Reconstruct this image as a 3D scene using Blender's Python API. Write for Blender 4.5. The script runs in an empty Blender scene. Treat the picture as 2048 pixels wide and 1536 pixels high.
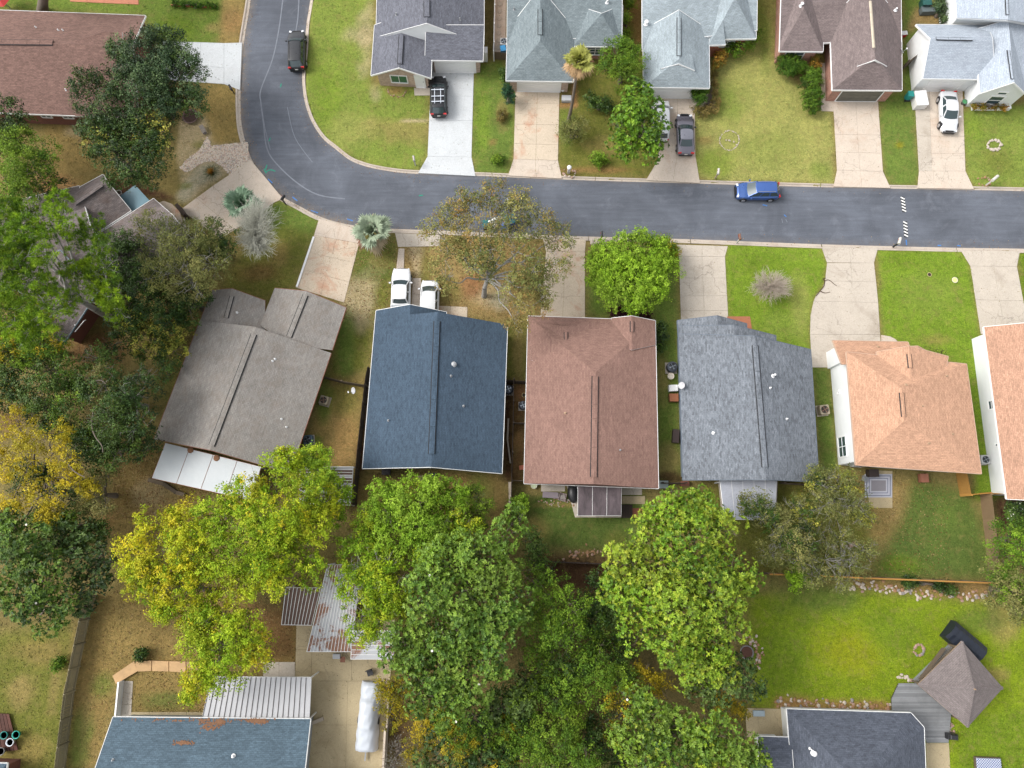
import bpy, bmesh, math, random
import numpy as np
from mathutils import Vector, Matrix
from mathutils.bvhtree import BVHTree
from mathutils.geometry import tessellate_polygon
R = math.radians
SC = bpy.context.scene
COL = SC.collection
random.seed(7)
RNG = np.random.default_rng(7)

# ------------------------------------------------------------------ camera, sky, sun, exposure
CAM_H, TILT, FPX = 70.0, R(11.4), 1422.0
cd = bpy.data.cameras.new('camera'); cam = bpy.data.objects.new('camera', cd); COL.objects.link(cam)
cam.location = (0, 0, CAM_H); cam.rotation_euler = (TILT, 0, 0)
cd.sensor_width = 36.0; cd.lens = 36.0 * FPX / 2048.0; cd.clip_start = 0.5; cd.clip_end = 2000
SC.camera = cam
W = bpy.data.worlds.new('World'); SC.world = W; W.use_nodes = True
nt = W.node_tree; bg = nt.nodes['Background']
sky = nt.nodes.new('ShaderNodeTexSky'); sky.sky_type = 'NISHITA'; sky.sun_disc = False
SUN_EL, SUN_AZ = R(46), R(-80)          # azimuth measured from +Y towards +X (west-north-west)
sky.sun_elevation = SUN_EL; sky.sun_rotation = SUN_AZ
sky.air_density = 1.0; sky.dust_density = 3.0; sky.ozone_density = 1.0
hs = nt.nodes.new('ShaderNodeHueSaturation'); hs.inputs['Saturation'].default_value = 0.15
nt.links.new(sky.outputs[0], hs.inputs['Color']); nt.links.new(hs.outputs[0], bg.inputs['Color'])
bg.inputs['Strength'].default_value = 0.15
sl = bpy.data.lights.new('sun', 'SUN'); sl.energy = 1.0; sl.angle = R(22); sl.color = (1, .955, .90)
so = bpy.data.objects.new('sun', sl); COL.objects.link(so)
sd = Vector((math.sin(SUN_AZ) * math.cos(SUN_EL), math.cos(SUN_AZ) * math.cos(SUN_EL), math.sin(SUN_EL)))
so.rotation_euler = sd.to_track_quat('Z', 'Y').to_euler()
SC.view_settings.view_transform = 'Standard'; SC.view_settings.look = 'None'
SC.view_settings.exposure = 1.1; SC.view_settings.gamma = 1.0

# ------------------------------------------------------------------ measuring: photo pixel + height -> place on the site
CT, ST = math.cos(TILT), math.sin(TILT)
def ray(u, v):
    a, b = (u - 1024) / FPX, (768 - v) / FPX
    return Vector((a, ST + b * CT, -CT + b * ST))
def P(u, v, z=0.0):
    d = ray(u, v); s = (CAM_H - z) / -d.z
    return Vector((d.x * s, d.y * s, z))
def mpp(u, v, z=0.0):                    # metres per photo pixel there
    d = ray(u, v); return (CAM_H - z) / -d.z / FPX
def lin(c, k=1.0):
    r = []
    for x in c:
        x = x / 255.0
        r.append((x / 12.92 if x <= .04045 else ((x + .055) / 1.055) ** 2.4) * k)
    return tuple(r)
KA = 0.62                                # lit surface value -> base colour

# ------------------------------------------------------------------ materials
MATS = {}
def newmat(name):
    m = bpy.data.materials.new(name); m.use_nodes = True
    return m, m.node_tree, m.node_tree.nodes['Principled BSDF']
def N(t, kind, **kw):
    n = t.nodes.new(kind)
    for k, v in kw.items():
        if k in n.inputs: n.inputs[k].default_value = v
        else: setattr(n, k, v)
    return n
def ramp(t, src, stops):
    r = t.nodes.new('ShaderNodeValToRGB'); e = r.color_ramp.elements
    while len(e) < len(stops): e.new(.5)
    for el, (p, c) in zip(e, stops):
        el.position = p; el.color = (c, c, c, 1) if isinstance(c, (int, float)) else (*c[:3], 1)
    t.links.new(src, r.inputs[0]); return r.outputs[0]
def mixc(t, fac, a, b, mode='MIX'):
    m = t.nodes.new('ShaderNodeMix'); m.data_type = 'RGBA'; m.blend_type = mode
    for s, x in ((m.inputs[0], fac), (m.inputs[6], a), (m.inputs[7], b)):
        if hasattr(x, 'links'): t.links.new(x, s)
        elif isinstance(x, (int, float)): s.default_value = x
        else: s.default_value = (*x[:3], 1)
    return m.outputs[2]
def coord(t, scale=(1, 1, 1), kind='Object'):
    tc = t.nodes.new('ShaderNodeTexCoord'); mp = t.nodes.new('ShaderNodeMapping')
    mp.inputs['Scale'].default_value = scale
    t.links.new(tc.outputs[kind], mp.inputs[0]); return mp.outputs[0]
def noise(t, vec, sc, det=4, rough=.6, dist=0):
    n = N(t, 'ShaderNodeTexNoise', Scale=sc, Detail=det, Roughness=rough, Distortion=dist)
    t.links.new(vec, n.inputs['Vector']); return n.outputs['Fac']
def bump(t, bs, h, d=.02, s=.6):
    b = N(t, 'ShaderNodeBump', Strength=s, Distance=d); t.links.new(h, b.inputs['Height'])
    t.links.new(b.outputs[0], bs.inputs['Normal'])
def plain(name, col, rough=.6, metal=0, var=.18, sc=3.0, spec=.4, coat=0):
    if name in MATS: return MATS[name]
    m, t, b = newmat(name); v = coord(t)
    c = mixc(t, noise(t, v, sc), tuple(x * (1 - var) for x in col), tuple(min(x * (1 + var), .95) for x in col))
    t.links.new(c, b.inputs['Base Color'])
    b.inputs['Roughness'].default_value = rough; b.inputs['Metallic'].default_value = metal
    b.inputs['Specular IOR Level'].default_value = spec; b.inputs['Coat Weight'].default_value = coat
    MATS[name] = m; return m
def shingle(name, col, var=.35, blotch=.15, warm=None, streak=.22):
    m, t, b = newmat(name); uv = coord(t, kind='UV'); var *= .75
    br = N(t, 'ShaderNodeTexBrick', Scale=1.0)
    br.inputs['Brick Width'].default_value = .32; br.inputs['Row Height'].default_value = .145
    br.inputs['Mortar Size'].default_value = .012; br.inputs['Mortar Smooth'].default_value = .3
    br.inputs['Color1'].default_value = (*[x * (1 - var) for x in col], 1)
    br.inputs['Color2'].default_value = (*[x * (1 + var) for x in col], 1)
    br.inputs['Mortar'].default_value = (*[x * .42 for x in col], 1)
    t.links.new(uv, br.inputs['Vector'])
    uv2 = coord(t, (3.1, 6.9, 1), 'UV'); c = br.outputs['Color']
    w = N(t, 'ShaderNodeTexVoronoi', Scale=1.0); t.links.new(uv2, w.inputs['Vector'])
    sp = t.nodes.new('ShaderNodeSeparateColor'); t.links.new(w.outputs['Color'], sp.inputs[0])
    c = mixc(t, .45, c, mixc(t, sp.outputs[0], tuple(x * (1 - var * 1.1) for x in col), tuple(min(1, x * (1 + var * 1.3)) for x in col)), 'MIX')
    ov = coord(t)
    g = noise(t, ov, .35, 5, .65); c = mixc(t, 1.0, c, ramp(t, g, [(.3, 1 - blotch), (.7, 1 + blotch)]), 'MULTIPLY')
    g2 = noise(t, ov, 11, 3, .7); c = mixc(t, 1.0, c, ramp(t, g2, [(.3, .82), (.7, 1.18)]), 'MULTIPLY')
    if warm:
        g3 = noise(t, coord(t), .9, 4, .7); c = mixc(t, ramp(t, g3, [(.45, 0), (.75, .45)]), c, warm)
    if streak:
        s3 = noise(t, coord(t, (.5, 6, 1), 'UV'), 1, 3); c = mixc(t, ramp(t, s3, [(.5, 0), (.72, streak)]), c, tuple(x * .5 for x in col))
    t.links.new(c, b.inputs['Base Color']); b.inputs['Roughness'].default_value = .9
    b.inputs['Specular IOR Level'].default_value = .25
    bump(t, b, br.outputs['Fac'], .012, .5)
    MATS[name] = m; return m
def concrete(name, col, stain=(.22, .10, .04), st=.25, crack=True, rough=.85):
    m, t, b = newmat(name); v = coord(t)
    g = noise(t, v, .6, 6, .7); c = mixc(t, g, tuple(x * .82 for x in col), tuple(min(x * 1.14, .9) for x in col))
    c = mixc(t, 1, c, ramp(t, noise(t, v, 9, 3, .7), [(.3, .88), (.7, 1.1)]), 'MULTIPLY')
    c = mixc(t, ramp(t, noise(t, v, .32, 5, .7, .6), [(.52, 0), (.75, st)]), c, stain)
    c = mixc(t, ramp(t, noise(t, v, 1.7, 5, .8, .3), [(.58, 0), (.7, .35)]), c, tuple(x * .45 for x in col))
    if crack:
        vo = N(t, 'ShaderNodeTexVoronoi', Scale=.36, feature='DISTANCE_TO_EDGE')
        wv = t.nodes.new('ShaderNodeVectorMath'); wv.operation = 'ADD'
        nz = N(t, 'ShaderNodeTexNoise', Scale=1.1, Detail=4.0); t.links.new(v, nz.inputs['Vector'])
        t.links.new(v, wv.inputs[0]); t.links.new(nz.outputs['Color'], wv.inputs[1]); t.links.new(wv.outputs[0], vo.inputs['Vector'])
        k = ramp(t, vo.outputs['Distance'], [(.0, .5), (.010, 0)])
        gate = ramp(t, noise(t, v, .22, 2), [(.47, 0), (.53, 1)])
        mm = N(t, 'ShaderNodeMath', operation='MULTIPLY'); t.links.new(k, mm.inputs[0]); t.links.new(gate, mm.inputs[1])
        c = mixc(t, mm.outputs[0], c, tuple(x * .22 for x in col))
    t.links.new(c, b.inputs['Base Color']); b.inputs['Roughness'].default_value = rough
    bump(t, b, noise(t, v, 25, 3), .004, .5)
    MATS[name] = m; return m
def brickmat(name, col, mortar, sc=1.0):
    m, t, b = newmat(name); uv = coord(t, (sc, sc, sc), 'UV')
    br = N(t, 'ShaderNodeTexBrick', Scale=1.0)
    br.inputs['Brick Width'].default_value = .21; br.inputs['Row Height'].default_value = .075
    br.inputs['Mortar Size'].default_value = .01
    br.inputs['Color1'].default_value = (*[x * .7 for x in col], 1); br.inputs['Color2'].default_value = (*[x * 1.3 for x in col], 1)
    br.inputs['Mortar'].default_value = (*mortar, 1); t.links.new(uv, br.inputs['Vector'])
    c = mixc(t, 1, br.outputs['Color'], ramp(t, noise(t, coord(t), 1.2, 4), [(.3, .85), (.7, 1.12)]), 'MULTIPLY')
    t.links.new(c, b.inputs['Base Color']); b.inputs['Roughness'].default_value = .85
    bump(t, b, br.outputs['Fac'], .01, -.5); MATS[name] = m; return m
def siding(name, col, pitch=.15):
    m, t, b = newmat(name); uv = coord(t, (1, 1 / pitch, 1), 'UV')
    w = N(t, 'ShaderNodeTexWave', Scale=.5, wave_profile='SAW'); w.bands_direction = 'Y'
    w.inputs['Scale'].default_value = 1 / 6.2832 * 2; t.links.new(uv, w.inputs['Vector'])
    c = mixc(t, noise(t, coord(t), .8, 5), tuple(x * .86 for x in col), col)
    t.links.new(c, b.inputs['Base Color']); b.inputs['Roughness'].default_value = .6
    bump(t, b, w.outputs['Fac'], .02, .6); MATS[name] = m; return m
def glass(name='window_glass', col=(.035, .06, .07)):
    if name in MATS: return MATS[name]
    m, t, b = newmat(name); b.inputs['Base Color'].default_value = (*col, 1)
    b.inputs['Roughness'].default_value = .06; b.inputs['Specular IOR Level'].default_value = .9
    MATS[name] = m; return m
def paint(name, col, metal=.35):
    m, t, b = newmat(name); b.inputs['Base Color'].default_value = (*col, 1)
    b.inputs['Metallic'].default_value = metal; b.inputs['Roughness'].default_value = .32
    b.inputs['Coat Weight'].default_value = .8 if max(col) > .05 else .35; b.inputs['Coat Roughness'].default_value = .06
    v = coord(t); g = noise(t, v, 3, 4)
    t.links.new(ramp(t, g, [(.3, .26), (.75, .42)]), b.inputs['Roughness']); MATS[name] = m; return m
def wood(name, col, var=.35, along=(1, 8, 8)):
    m, t, b = newmat(name); v = coord(t, along)
    g = noise(t, v, 2.2, 5, .7)
    inf = t.nodes.new('ShaderNodeObjectInfo')
    c = mixc(t, g, tuple(x * (1 - var) for x in col), tuple(min(1, x * (1 + var)) for x in col))
    c = mixc(t, 1, c, ramp(t, inf.outputs['Random'], [(0, .72), (1, 1.2)]), 'MULTIPLY')
    c = mixc(t, ramp(t, noise(t, coord(t), 1.1, 4), [(.5, 0), (.75, .4)]), c, tuple(x * .5 for x in col))
    t.links.new(c, b.inputs['Base Color']); b.inputs['Roughness'].default_value = .85
    bump(t, b, g, .006, .5); MATS[name] = m; return m

# ------------------------------------------------------------------ objects
def link(name, me, parent=None, loc=None):
    o = bpy.data.objects.new(name, me); COL.objects.link(o)
    if parent is not None: o.parent = parent
    if loc is not None: o.location = loc
    return o
def tag(o, label=None, cat=None, group=None, kind=None):
    if label: o['label'] = label
    if cat: o['category'] = cat
    if group: o['group'] = group
    if kind: o['kind'] = kind
    return o
def thing(name, label, cat, loc=(0, 0, 0), rz=0, group=None):
    o = link(name, None, None, loc); o.rotation_euler = (0, 0, rz); o.empty_display_size = .3
    return tag(o, label, cat, group)
def copy_tree(o, parent=None):
    c = o.copy(); COL.objects.link(c)
    if parent is not None: c.parent = parent
    for ch in [x for x in bpy.data.objects if x.parent == o]: copy_tree(ch, c)
    return c
class MB:
    """collects boxes, tubes, lofts; build() links them as one mesh object"""
    def __init__(s): s.v = []; s.f = []; s.m = []; s.sm = []; s.uv = {}
    def add(s, vs, fs, mi=0, smooth=False):
        b = len(s.v); s.v += [tuple(x) for x in vs]
        for f in fs: s.f.append(tuple(b + i for i in f)); s.m.append(mi); s.sm.append(smooth)
        return s
    def box(s, c, d, rz=0, mi=0, M=None, taper=1.0):
        x, y, z = d[0] / 2, d[1] / 2, d[2] / 2; cs, sn = math.cos(rz), math.sin(rz); vs = []
        for k in (-1, 1):
            t = taper if k > 0 else 1
            for i, j in ((-1, -1), (1, -1), (1, 1), (-1, 1)):
                px, py = i * x * t, j * y * t
                p = Vector((c[0] + px * cs - py * sn, c[1] + px * sn + py * cs, c[2] + k * z))
                vs.append(M @ p if M else p)
        return s.add(vs, [(3, 2, 1, 0), (4, 5, 6, 7), (0, 1, 5, 4), (1, 2, 6, 5), (2, 3, 7, 6), (3, 0, 4, 7)], mi)
    def tube(s, a, b, r0, r1=None, n=8, mi=0, caps=True):
        a, b = Vector(a), Vector(b); r1 = r0 if r1 is None else r1
        d = (b - a).normalized() if (b - a).length > 1e-6 else Vector((0, 0, 1))
        x = d.orthogonal().normalized(); y = d.cross(x); vs = []
        for p, r in ((a, r0), (b, r1)):
            for i in range(n):
                t = 2 * math.pi * i / n; vs.append(p + (x * math.cos(t) + y * math.sin(t)) * r)
        fs = [(i, (i + 1) % n, n + (i + 1) % n, n + i) for i in range(n)]
        s.add(vs, fs, mi, True)
        if caps: s.add(vs, [tuple(range(n - 1, -1, -1)), tuple(range(n, 2 * n))], mi)
        return s
    def path(s, pts, rs, n=6, mi=0):
        for i in range(len(pts) - 1): s.tube(pts[i], pts[i + 1], rs[i], rs[i + 1], n, mi, caps=(i == len(pts) - 2))
        return s
    def lathe(s, prof, n=16, c=(0, 0, 0), mi=0):
        vs = []; fs = []
        for r, z in prof:
            for i in range(n):
                t = 2 * math.pi * i / n; vs.append((c[0] + r * math.cos(t), c[1] + r * math.sin(t), c[2] + z))
        for k in range(len(prof) - 1):
            for i in range(n):
                j = (i + 1) % n; fs.append((k * n + i, k * n + j, (k + 1) * n + j, (k + 1) * n + i))
        fs.append(tuple(range(n - 1, -1, -1))); b = (len(prof) - 1) * n; fs.append(tuple(range(b, b + n)))
        return s.add(vs, fs, mi, n > 8)
    def quad(s, a, b, c, d, mi=0): return s.add([a, b, c, d], [(0, 1, 2, 3)], mi)
    def prism(s, poly, z0, z1, mi=0, side=None):
        n = len(poly); ar = sum(poly[i][0] * poly[(i + 1) % n][1] - poly[(i + 1) % n][0] * poly[i][1] for i in range(n))
        if ar < 0: poly = poly[::-1]
        vs = [(p[0], p[1], z0) for p in poly] + [(p[0], p[1], z1) for p in poly]
        for tri in tessellate_polygon([[Vector((p[0], p[1], 0)) for p in poly]]):
            a, b, c = tri; A = Vector(poly[a][:2]); B = Vector(poly[b][:2]); C_ = Vector(poly[c][:2])
            if (B - A).cross(C_ - A) < 0: tri = (a, c, b)
            s.add([vs[i + n] for i in tri], [(0, 1, 2)], mi)
            s.add([vs[i] for i in tri], [(2, 1, 0)], mi)
        s.add(vs, [(i, (i + 1) % n, n + (i + 1) % n, n + i) for i in range(n)], mi if side is None else side)
        return s
    def build(s, name, mats, parent=None, loc=None, bevel=0):
        me = bpy.data.meshes.new(name); me.from_pydata(s.v, [], s.f)
        for m in (mats if isinstance(mats, (list, tuple)) else [mats]): me.materials.append(m)
        me.polygons.foreach_set('material_index', s.m); me.polygons.foreach_set('use_smooth', s.sm)
        # uv: horizontal run and rise, in metres
        uvl = me.uv_layers.new(name='UVMap')
        for p in me.polygons:
            n = p.normal; e = Vector((-n.y, n.x, 0))
            if e.length < 1e-3: e = Vector((1, 0, 0))
            e.normalize(); w = n.cross(e)
            for li in p.loop_indices:
                co = me.vertices[me.loops[li].vertex_index].co; uvl.data[li].uv = (co.dot(e), co.dot(w))
        me.update(); o = link(name, me, parent, loc)
        if bevel:
            bv = o.modifiers.new('bevel', 'BEVEL'); bv.width = bevel; bv.segments = 2; bv.limit_method = 'ANGLE'
        return o
def inset(poly, d):
    n = len(poly); ar = sum(poly[i].x * poly[(i + 1) % n].y - poly[(i + 1) % n].x * poly[i].y for i in range(n))
    if ar < 0: poly = poly[::-1]
    out = []
    for i in range(n):
        a, b, c = poly[i - 1], poly[i], poly[(i + 1) % n]
        e1 = (b - a).to_2d().normalized(); e2 = (c - b).to_2d().normalized()
        n1 = Vector((-e1.y, e1.x)); n2 = Vector((-e2.y, e2.x))
        k = 1 + n1.dot(n2); q = (n1 + n2) * (d / max(k, .25)); out.append(Vector((b.x + q.x, b.y + q.y, b.z)))
    return out
def catmull(pts, n=6):
    pts = [Vector(p) for p in pts]; out = []
    for i in range(len(pts) - 1):
        p0, p1, p2, p3 = pts[max(i - 1, 0)], pts[i], pts[i + 1], pts[min(i + 2, len(pts) - 1)]
        for k in range(n):
            t = k / n
            out.append(.5 * ((2 * p1) + (p2 - p0) * t + (2 * p0 - 5 * p1 + 4 * p2 - p3) * t * t + (3 * p1 - p0 - 3 * p2 + p3) * t ** 3))
    out.append(pts[-1]); return out
# ------------------------------------------------------------------ road, kerbs
RD = [((520, -140), (640, -140)), ((501, 0), (621, 0)), ((494, 44), (613, 51)), ((487, 89), (610, 103)), ((483, 137), (605, 144)),
      ((481, 178), (606, 178)), ((481, 215), (612, 212)), ((485, 262), (625, 246)), ((501, 314), (646, 277)), ((519, 345), (670, 297)),
      ((543, 374), (700, 320)), ((567, 395), (730, 332)), ((598, 412), (760, 339)), ((636, 432), (800, 345)), ((680, 446), (840, 347.5)),
      ((748, 456), (900, 350)), ((871, 461), (970, 352)), ((1022, 468), (1060, 356)), ((1176, 473.5), (1190, 361)), ((1380, 479), (1380, 366.5)),
      ((1642, 489), (1640, 374)), ((1912, 496), (1900, 379)), ((2048, 498), (2048, 382)), ((2420, 508), (2420, 392))]
ZR = -.12
road_out = catmull([P(*a, ZR) for a, b in RD], 5); road_in = catmull([P(*b, ZR) for a, b in RD], 5)
NR = len(road_out); ACR = 14
m, t, b = newmat('asphalt'); v = coord(t)
at = N(t, 'ShaderNodeAttribute', attribute_name='edge')
base = lin((106, 111, 121), KA)
c = mixc(t, ramp(t, noise(t, v, .16, 6, .62, .8), [(.35, 0), (.66, 1)]), tuple(x * .80 for x in base), tuple(x * 1.20 for x in base))
c = mixc(t, ramp(t, noise(t, v, .55, 5, .7, .5), [(.55, 0), (.78, .55)]), c, lin((138, 142, 152), KA))
c = mixc(t, 1, c, ramp(t, noise(t, v, 14, 3, .8), [(.25, .80), (.75, 1.22)]), 'MULTIPLY')
c = mixc(t, 1, c, ramp(t, noise(t, coord(t, (.5, 5, 1)), .5, 4, .6), [(.3, .88), (.7, 1.12)]), 'MULTIPLY')
em = N(t, 'ShaderNodeMath', operation='MULTIPLY'); t.links.new(at.outputs['Fac'], em.inputs[0]); t.links.new(ramp(t, noise(t, v, 1.3, 5, .7), [(.35, .15), (.65, 1)]), em.inputs[1])
c = mixc(t, em.outputs[0], c, lin((150, 138, 126), KA))
vo = N(t, 'ShaderNodeTexVoronoi', Scale=2.4); t.links.new(v, vo.inputs['Vector'])
c = mixc(t, ramp(t, vo.outputs['Distance'], [(.0, .75), (.035, 0)]), c, (.45, .42, .36))
t.links.new(c, b.inputs['Base Color']); b.inputs['Roughness'].default_value = .88; b.inputs['Specular IOR Level'].default_value = .3
bump(t, b, noise(t, v, 40, 2), .004, .6); MATS['asphalt'] = m
vs, fs, ed = [], [], []
for i in range(NR):
    for k in range(ACR + 1):
        f = k / ACR; p = road_out[i].lerp(road_in[i], f); p.z = ZR + .05 * math.sin(math.pi * f)
        vs.append(p); ed.append(max(.0, 1 - f * 9) * (1.0 if i < 75 else .35) + max(0, 1 - (1 - f) * 12) * .35)
for i in range(NR - 1):
    for k in range(ACR):
        a = i * (ACR + 1) + k; fs.append((a, a + ACR + 1, a + ACR + 2, a + 1))
me = bpy.data.meshes.new('road'); me.from_pydata(vs, [], fs); me.materials.append(MATS['asphalt'])
if me.polygons[0].normal.z < 0: me.flip_normals()
aa = me.attributes.new('edge', 'FLOAT', 'POINT'); aa.data.foreach_set('value', ed)
me.polygons.foreach_set('use_smooth', [True] * len(me.polygons))
road = tag(link('road', me), kind='structure')
KERB = concrete('kerb_concrete', lin((214, 200, 184), KA), st=.3, crack=False)
def kerb(name, line, side, width):
    prof = [(0, ZR - .03), (0, ZR + .012), (width * .45, ZR + .03), (width * .7, .018), (width, .02), (width, -.3)]
    n = len(line); rows = []
    for i, p in enumerate(line):
        d = (line[min(i + 1, n - 1)] - line[max(i - 1, 0)]); d.z = 0; d.normalize(); q = Vector((-d.y, d.x, 0)) * side
        rows.append([Vector((p.x, p.y, 0)) + q * (o - .02) + Vector((0, 0, z)) for o, z in prof])
    # cut into pieces with joints
    step = 5; k = len(prof); root = tag(link(name, None), kind='structure')
    for s in range(0, n - 1, step):
        e = min(s + step, n - 1); mb = MB()
        vs = [x.copy() for r in rows[s:e + 1] for x in r]
        for j in range(k):   # leave a narrow joint
            vs[j] = vs[j].lerp(vs[j + k], .03)
        fs = []
        for i in range(e - s):
            for j in range(k - 1):
                a = i * k + j; f = (a, a + 1, a + k + 1, a + k); fs.append(f if side < 0 else f[::-1])
        mb.add(vs, fs, 0, False); mb.build('kerb_stone', KERB, root)
    return root
# outer edge runs down the west then the south side of the road, inner edge the north side
kerb('south_kerb', road_out, -1, .50)
kerb('north_kerb', road_in, 1, .36)

# tyre tracks and paint on the asphalt
def strip(name, pts, w, mat, dz=.012, parent=None):
    q = catmull([P(*p, ZR) for p in pts], 5) if len(pts) > 2 else [P(*p, ZR) for p in pts]; mb = MB(); n = len(q); vs = []
    for i, p in enumerate(q):
        d = q[min(i + 1, n - 1)] - q[max(i - 1, 0)]; d.normalize(); s = Vector((-d.y, d.x, 0)) * (w / 2)
        vs += [p + s, p - s]
    hit = RBVH
    for x in vs:
        h = hit.ray_cast(Vector((x.x, x.y, 5)), Vector((0, 0, -1)))
        x.z = (h[0].z if h[0] else ZR) + dz
    mb.add(vs, [(2 * i, 2 * i + 1, 2 * i + 3, 2 * i + 2) for i in range(n - 1)]); return mb.build(name, mat, parent)
RBVH = BVHTree.FromPolygons([tuple(v.co) for v in me.vertices], [tuple(p.vertices) for p in me.polygons])
TT = plain('tyre_scuff', lin((140, 145, 155), KA), .9, var=.3, sc=2)
TD = plain('spray_teal', lin((40, 165, 135), KA), .7, var=.3); TB = plain('spray_blue', lin((75, 140, 215), KA), .7, var=.3)
TW = plain('road_white', (.62, .62, .60), .7, var=.2, sc=6); TBK = plain('road_black', (.02, .02, .022), .8)
for pts, w in ([[(566, 0), (558, 60), (545, 120), (522, 180), (522, 205), (527, 245), (535, 300), (560, 335), (600, 370), (640, 391), (690, 398)], .13],
               [[(598, 0), (596, 35), (592, 62)], .12], [[(521, 195), (530, 255), (541, 300)], .08], [[(575, 215), (590, 275), (625, 325)], .07]):
    tag(strip('tyre_track', pts, w, TT), kind='structure')
mk = 0
def spray(pts, w, mat):
    tag(strip('spray_mark', pts, w, mat, .016), kind='structure')
for pts in ([(528, 338), (533, 347)], [(530, 345), (541, 340), (551, 343)], [(534, 330), (531, 340)], [(538, 283), (541, 276)], [(563, 168), (561, 175)],
            [(838, 392), (846, 391)], [(1500, 393), (1512, 395)]): spray(pts, .12, TD)
for pts in ([(536, 358), (545, 366)], [(585, 394), (595, 402)], [(622, 421), (636, 426)], [(694, 438), (706, 442)], [(1525, 410), (1534, 412)], [(1300, 471), (1300, 478)],
            [(1296, 474), (1305, 474)], [(1323, 475), (1334, 476)], [(1812, 480), (1813, 490)], [(1875, 491), (1882, 491)], [(1914, 491), (1921, 492)], [(1568, 430), (1572, 434)]): spray(pts, .11, TB)
spray([(1563, 438), (1565, 446)], .06, TT); spray([(1571, 439), (1574, 445)], .06, TT)
hump = thing('speed_hump_marking', 'black and white striped marker painted across the road, end nearer the blue car', 'road marking')
hump['kind'] = 'structure'
for (x0, y0, x1, y1) in ((1802, 394, 1808, 425), (1807, 443, 1812, 475)):
    tag(strip('marking_base', [(x0 + 2.5, y0), (x1, y1)], .42, TBK, .016, hump))
    for k in range(5):
        f = (k + .5) / 5; x = x0 + 2.5 + (x1 - x0 - 2.5) * f; y = y0 + (y1 - y0) * f
        strip('marking_stripe', [(x - 4, y - 2.4), (x + 4, y + 1.6)], .15, TW, .022, hump)

# ------------------------------------------------------------------ ground sheet with soil, lawns, litter
gx = np.concatenate([[-900, -300, -140], np.arange(-78, 78.01, .34), [140, 300, 900]])
gy = np.concatenate([[-900, -300, -120], np.arange(-38, 84.01, .34), [150, 300, 900]])
GX, GY = np.meshgrid(gx, gy); SH = GX.shape
def inpoly(poly, X, Y):
    r = np.zeros(X.shape, bool); n = len(poly)
    for i in range(n):
        x1, y1 = poly[i][0], poly[i][1]; x2, y2 = poly[(i + 1) % n][0], poly[(i + 1) % n][1]
        if y1 == y2: continue
        c = ((y1 > Y) != (y2 > Y)) & (X < (x2 - x1) * (Y - y1) / (y2 - y1) + x1); r ^= c
    return r
def blur(a, k):
    for _ in range(k):
        b = a.copy(); b[1:-1] = (a[:-2] + 2 * a[1:-1] + a[2:]) / 4; a = b.copy()
        b = a.copy(); b[:, 1:-1] = (a[:, :-2] + 2 * a[:, 1:-1] + a[:, 2:]) / 4; a = b
    return a
def vnoise(scale, seed):
    r = np.random.default_rng(seed); g = r.random((260, 260)); fx = (GX.clip(-90, 90) + 100) / scale; fy = (GY.clip(-90, 90) + 100) / scale
    ix = np.floor(fx).astype(int); iy = np.floor(fy).astype(int); tx = fx - ix; ty = fy - iy
    tx = tx * tx * (3 - 2 * tx); ty = ty * ty * (3 - 2 * ty); h = lambda a, b: g[a % 260, b % 260]
    return (h(ix, iy) * (1 - tx) + h(ix + 1, iy) * tx) * (1 - ty) + (h(ix, iy + 1) * (1 - tx) + h(ix + 1, iy + 1) * tx) * ty
NZ = .5 * vnoise(3.1, 1) + .3 * vnoise(1.3, 2) + .2 * vnoise(.7, 3)
BROWN = lin((134, 122, 76), KA)
C3 = np.zeros(SH + (3,)); C3[:] = BROWN
GREEN = dict(lawn=(128, 146, 66), sandy=(190, 174, 142), vivid=(126, 148, 32), vivid2=(104, 130, 34), bright=(120, 148, 46), dry=(158, 160, 92), olive=(112, 116, 52),
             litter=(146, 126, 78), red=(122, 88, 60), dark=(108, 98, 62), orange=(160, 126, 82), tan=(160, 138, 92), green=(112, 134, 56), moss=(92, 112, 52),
             side=(108, 130, 58), grey=(178, 174, 154), rust=(158, 116, 82), straw=(156, 136, 84), mulch=(84, 58, 44), yolk=(170, 150, 20))
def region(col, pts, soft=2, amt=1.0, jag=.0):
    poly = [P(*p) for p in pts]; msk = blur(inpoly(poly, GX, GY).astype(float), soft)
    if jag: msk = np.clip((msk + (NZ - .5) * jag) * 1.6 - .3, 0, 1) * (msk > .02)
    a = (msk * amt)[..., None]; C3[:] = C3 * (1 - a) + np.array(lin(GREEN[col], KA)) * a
def blob(col, u, v, ru, rv, amt=.7, jag=1.2):
    c = P(u, v); s = mpp(u, v); d = np.sqrt(((GX - c.x) / (ru * s)) ** 2 + ((GY - c.y) / (rv * s)) ** 2)
    msk = np.clip(1.35 - d + (NZ - .5) * jag, 0, 1); a = (np.clip(msk * 1.3, 0, 1) * amt)[..., None]
    C3[:] = C3 * (1 - a) + np.array(lin(GREEN[col], KA)) * a
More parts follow.
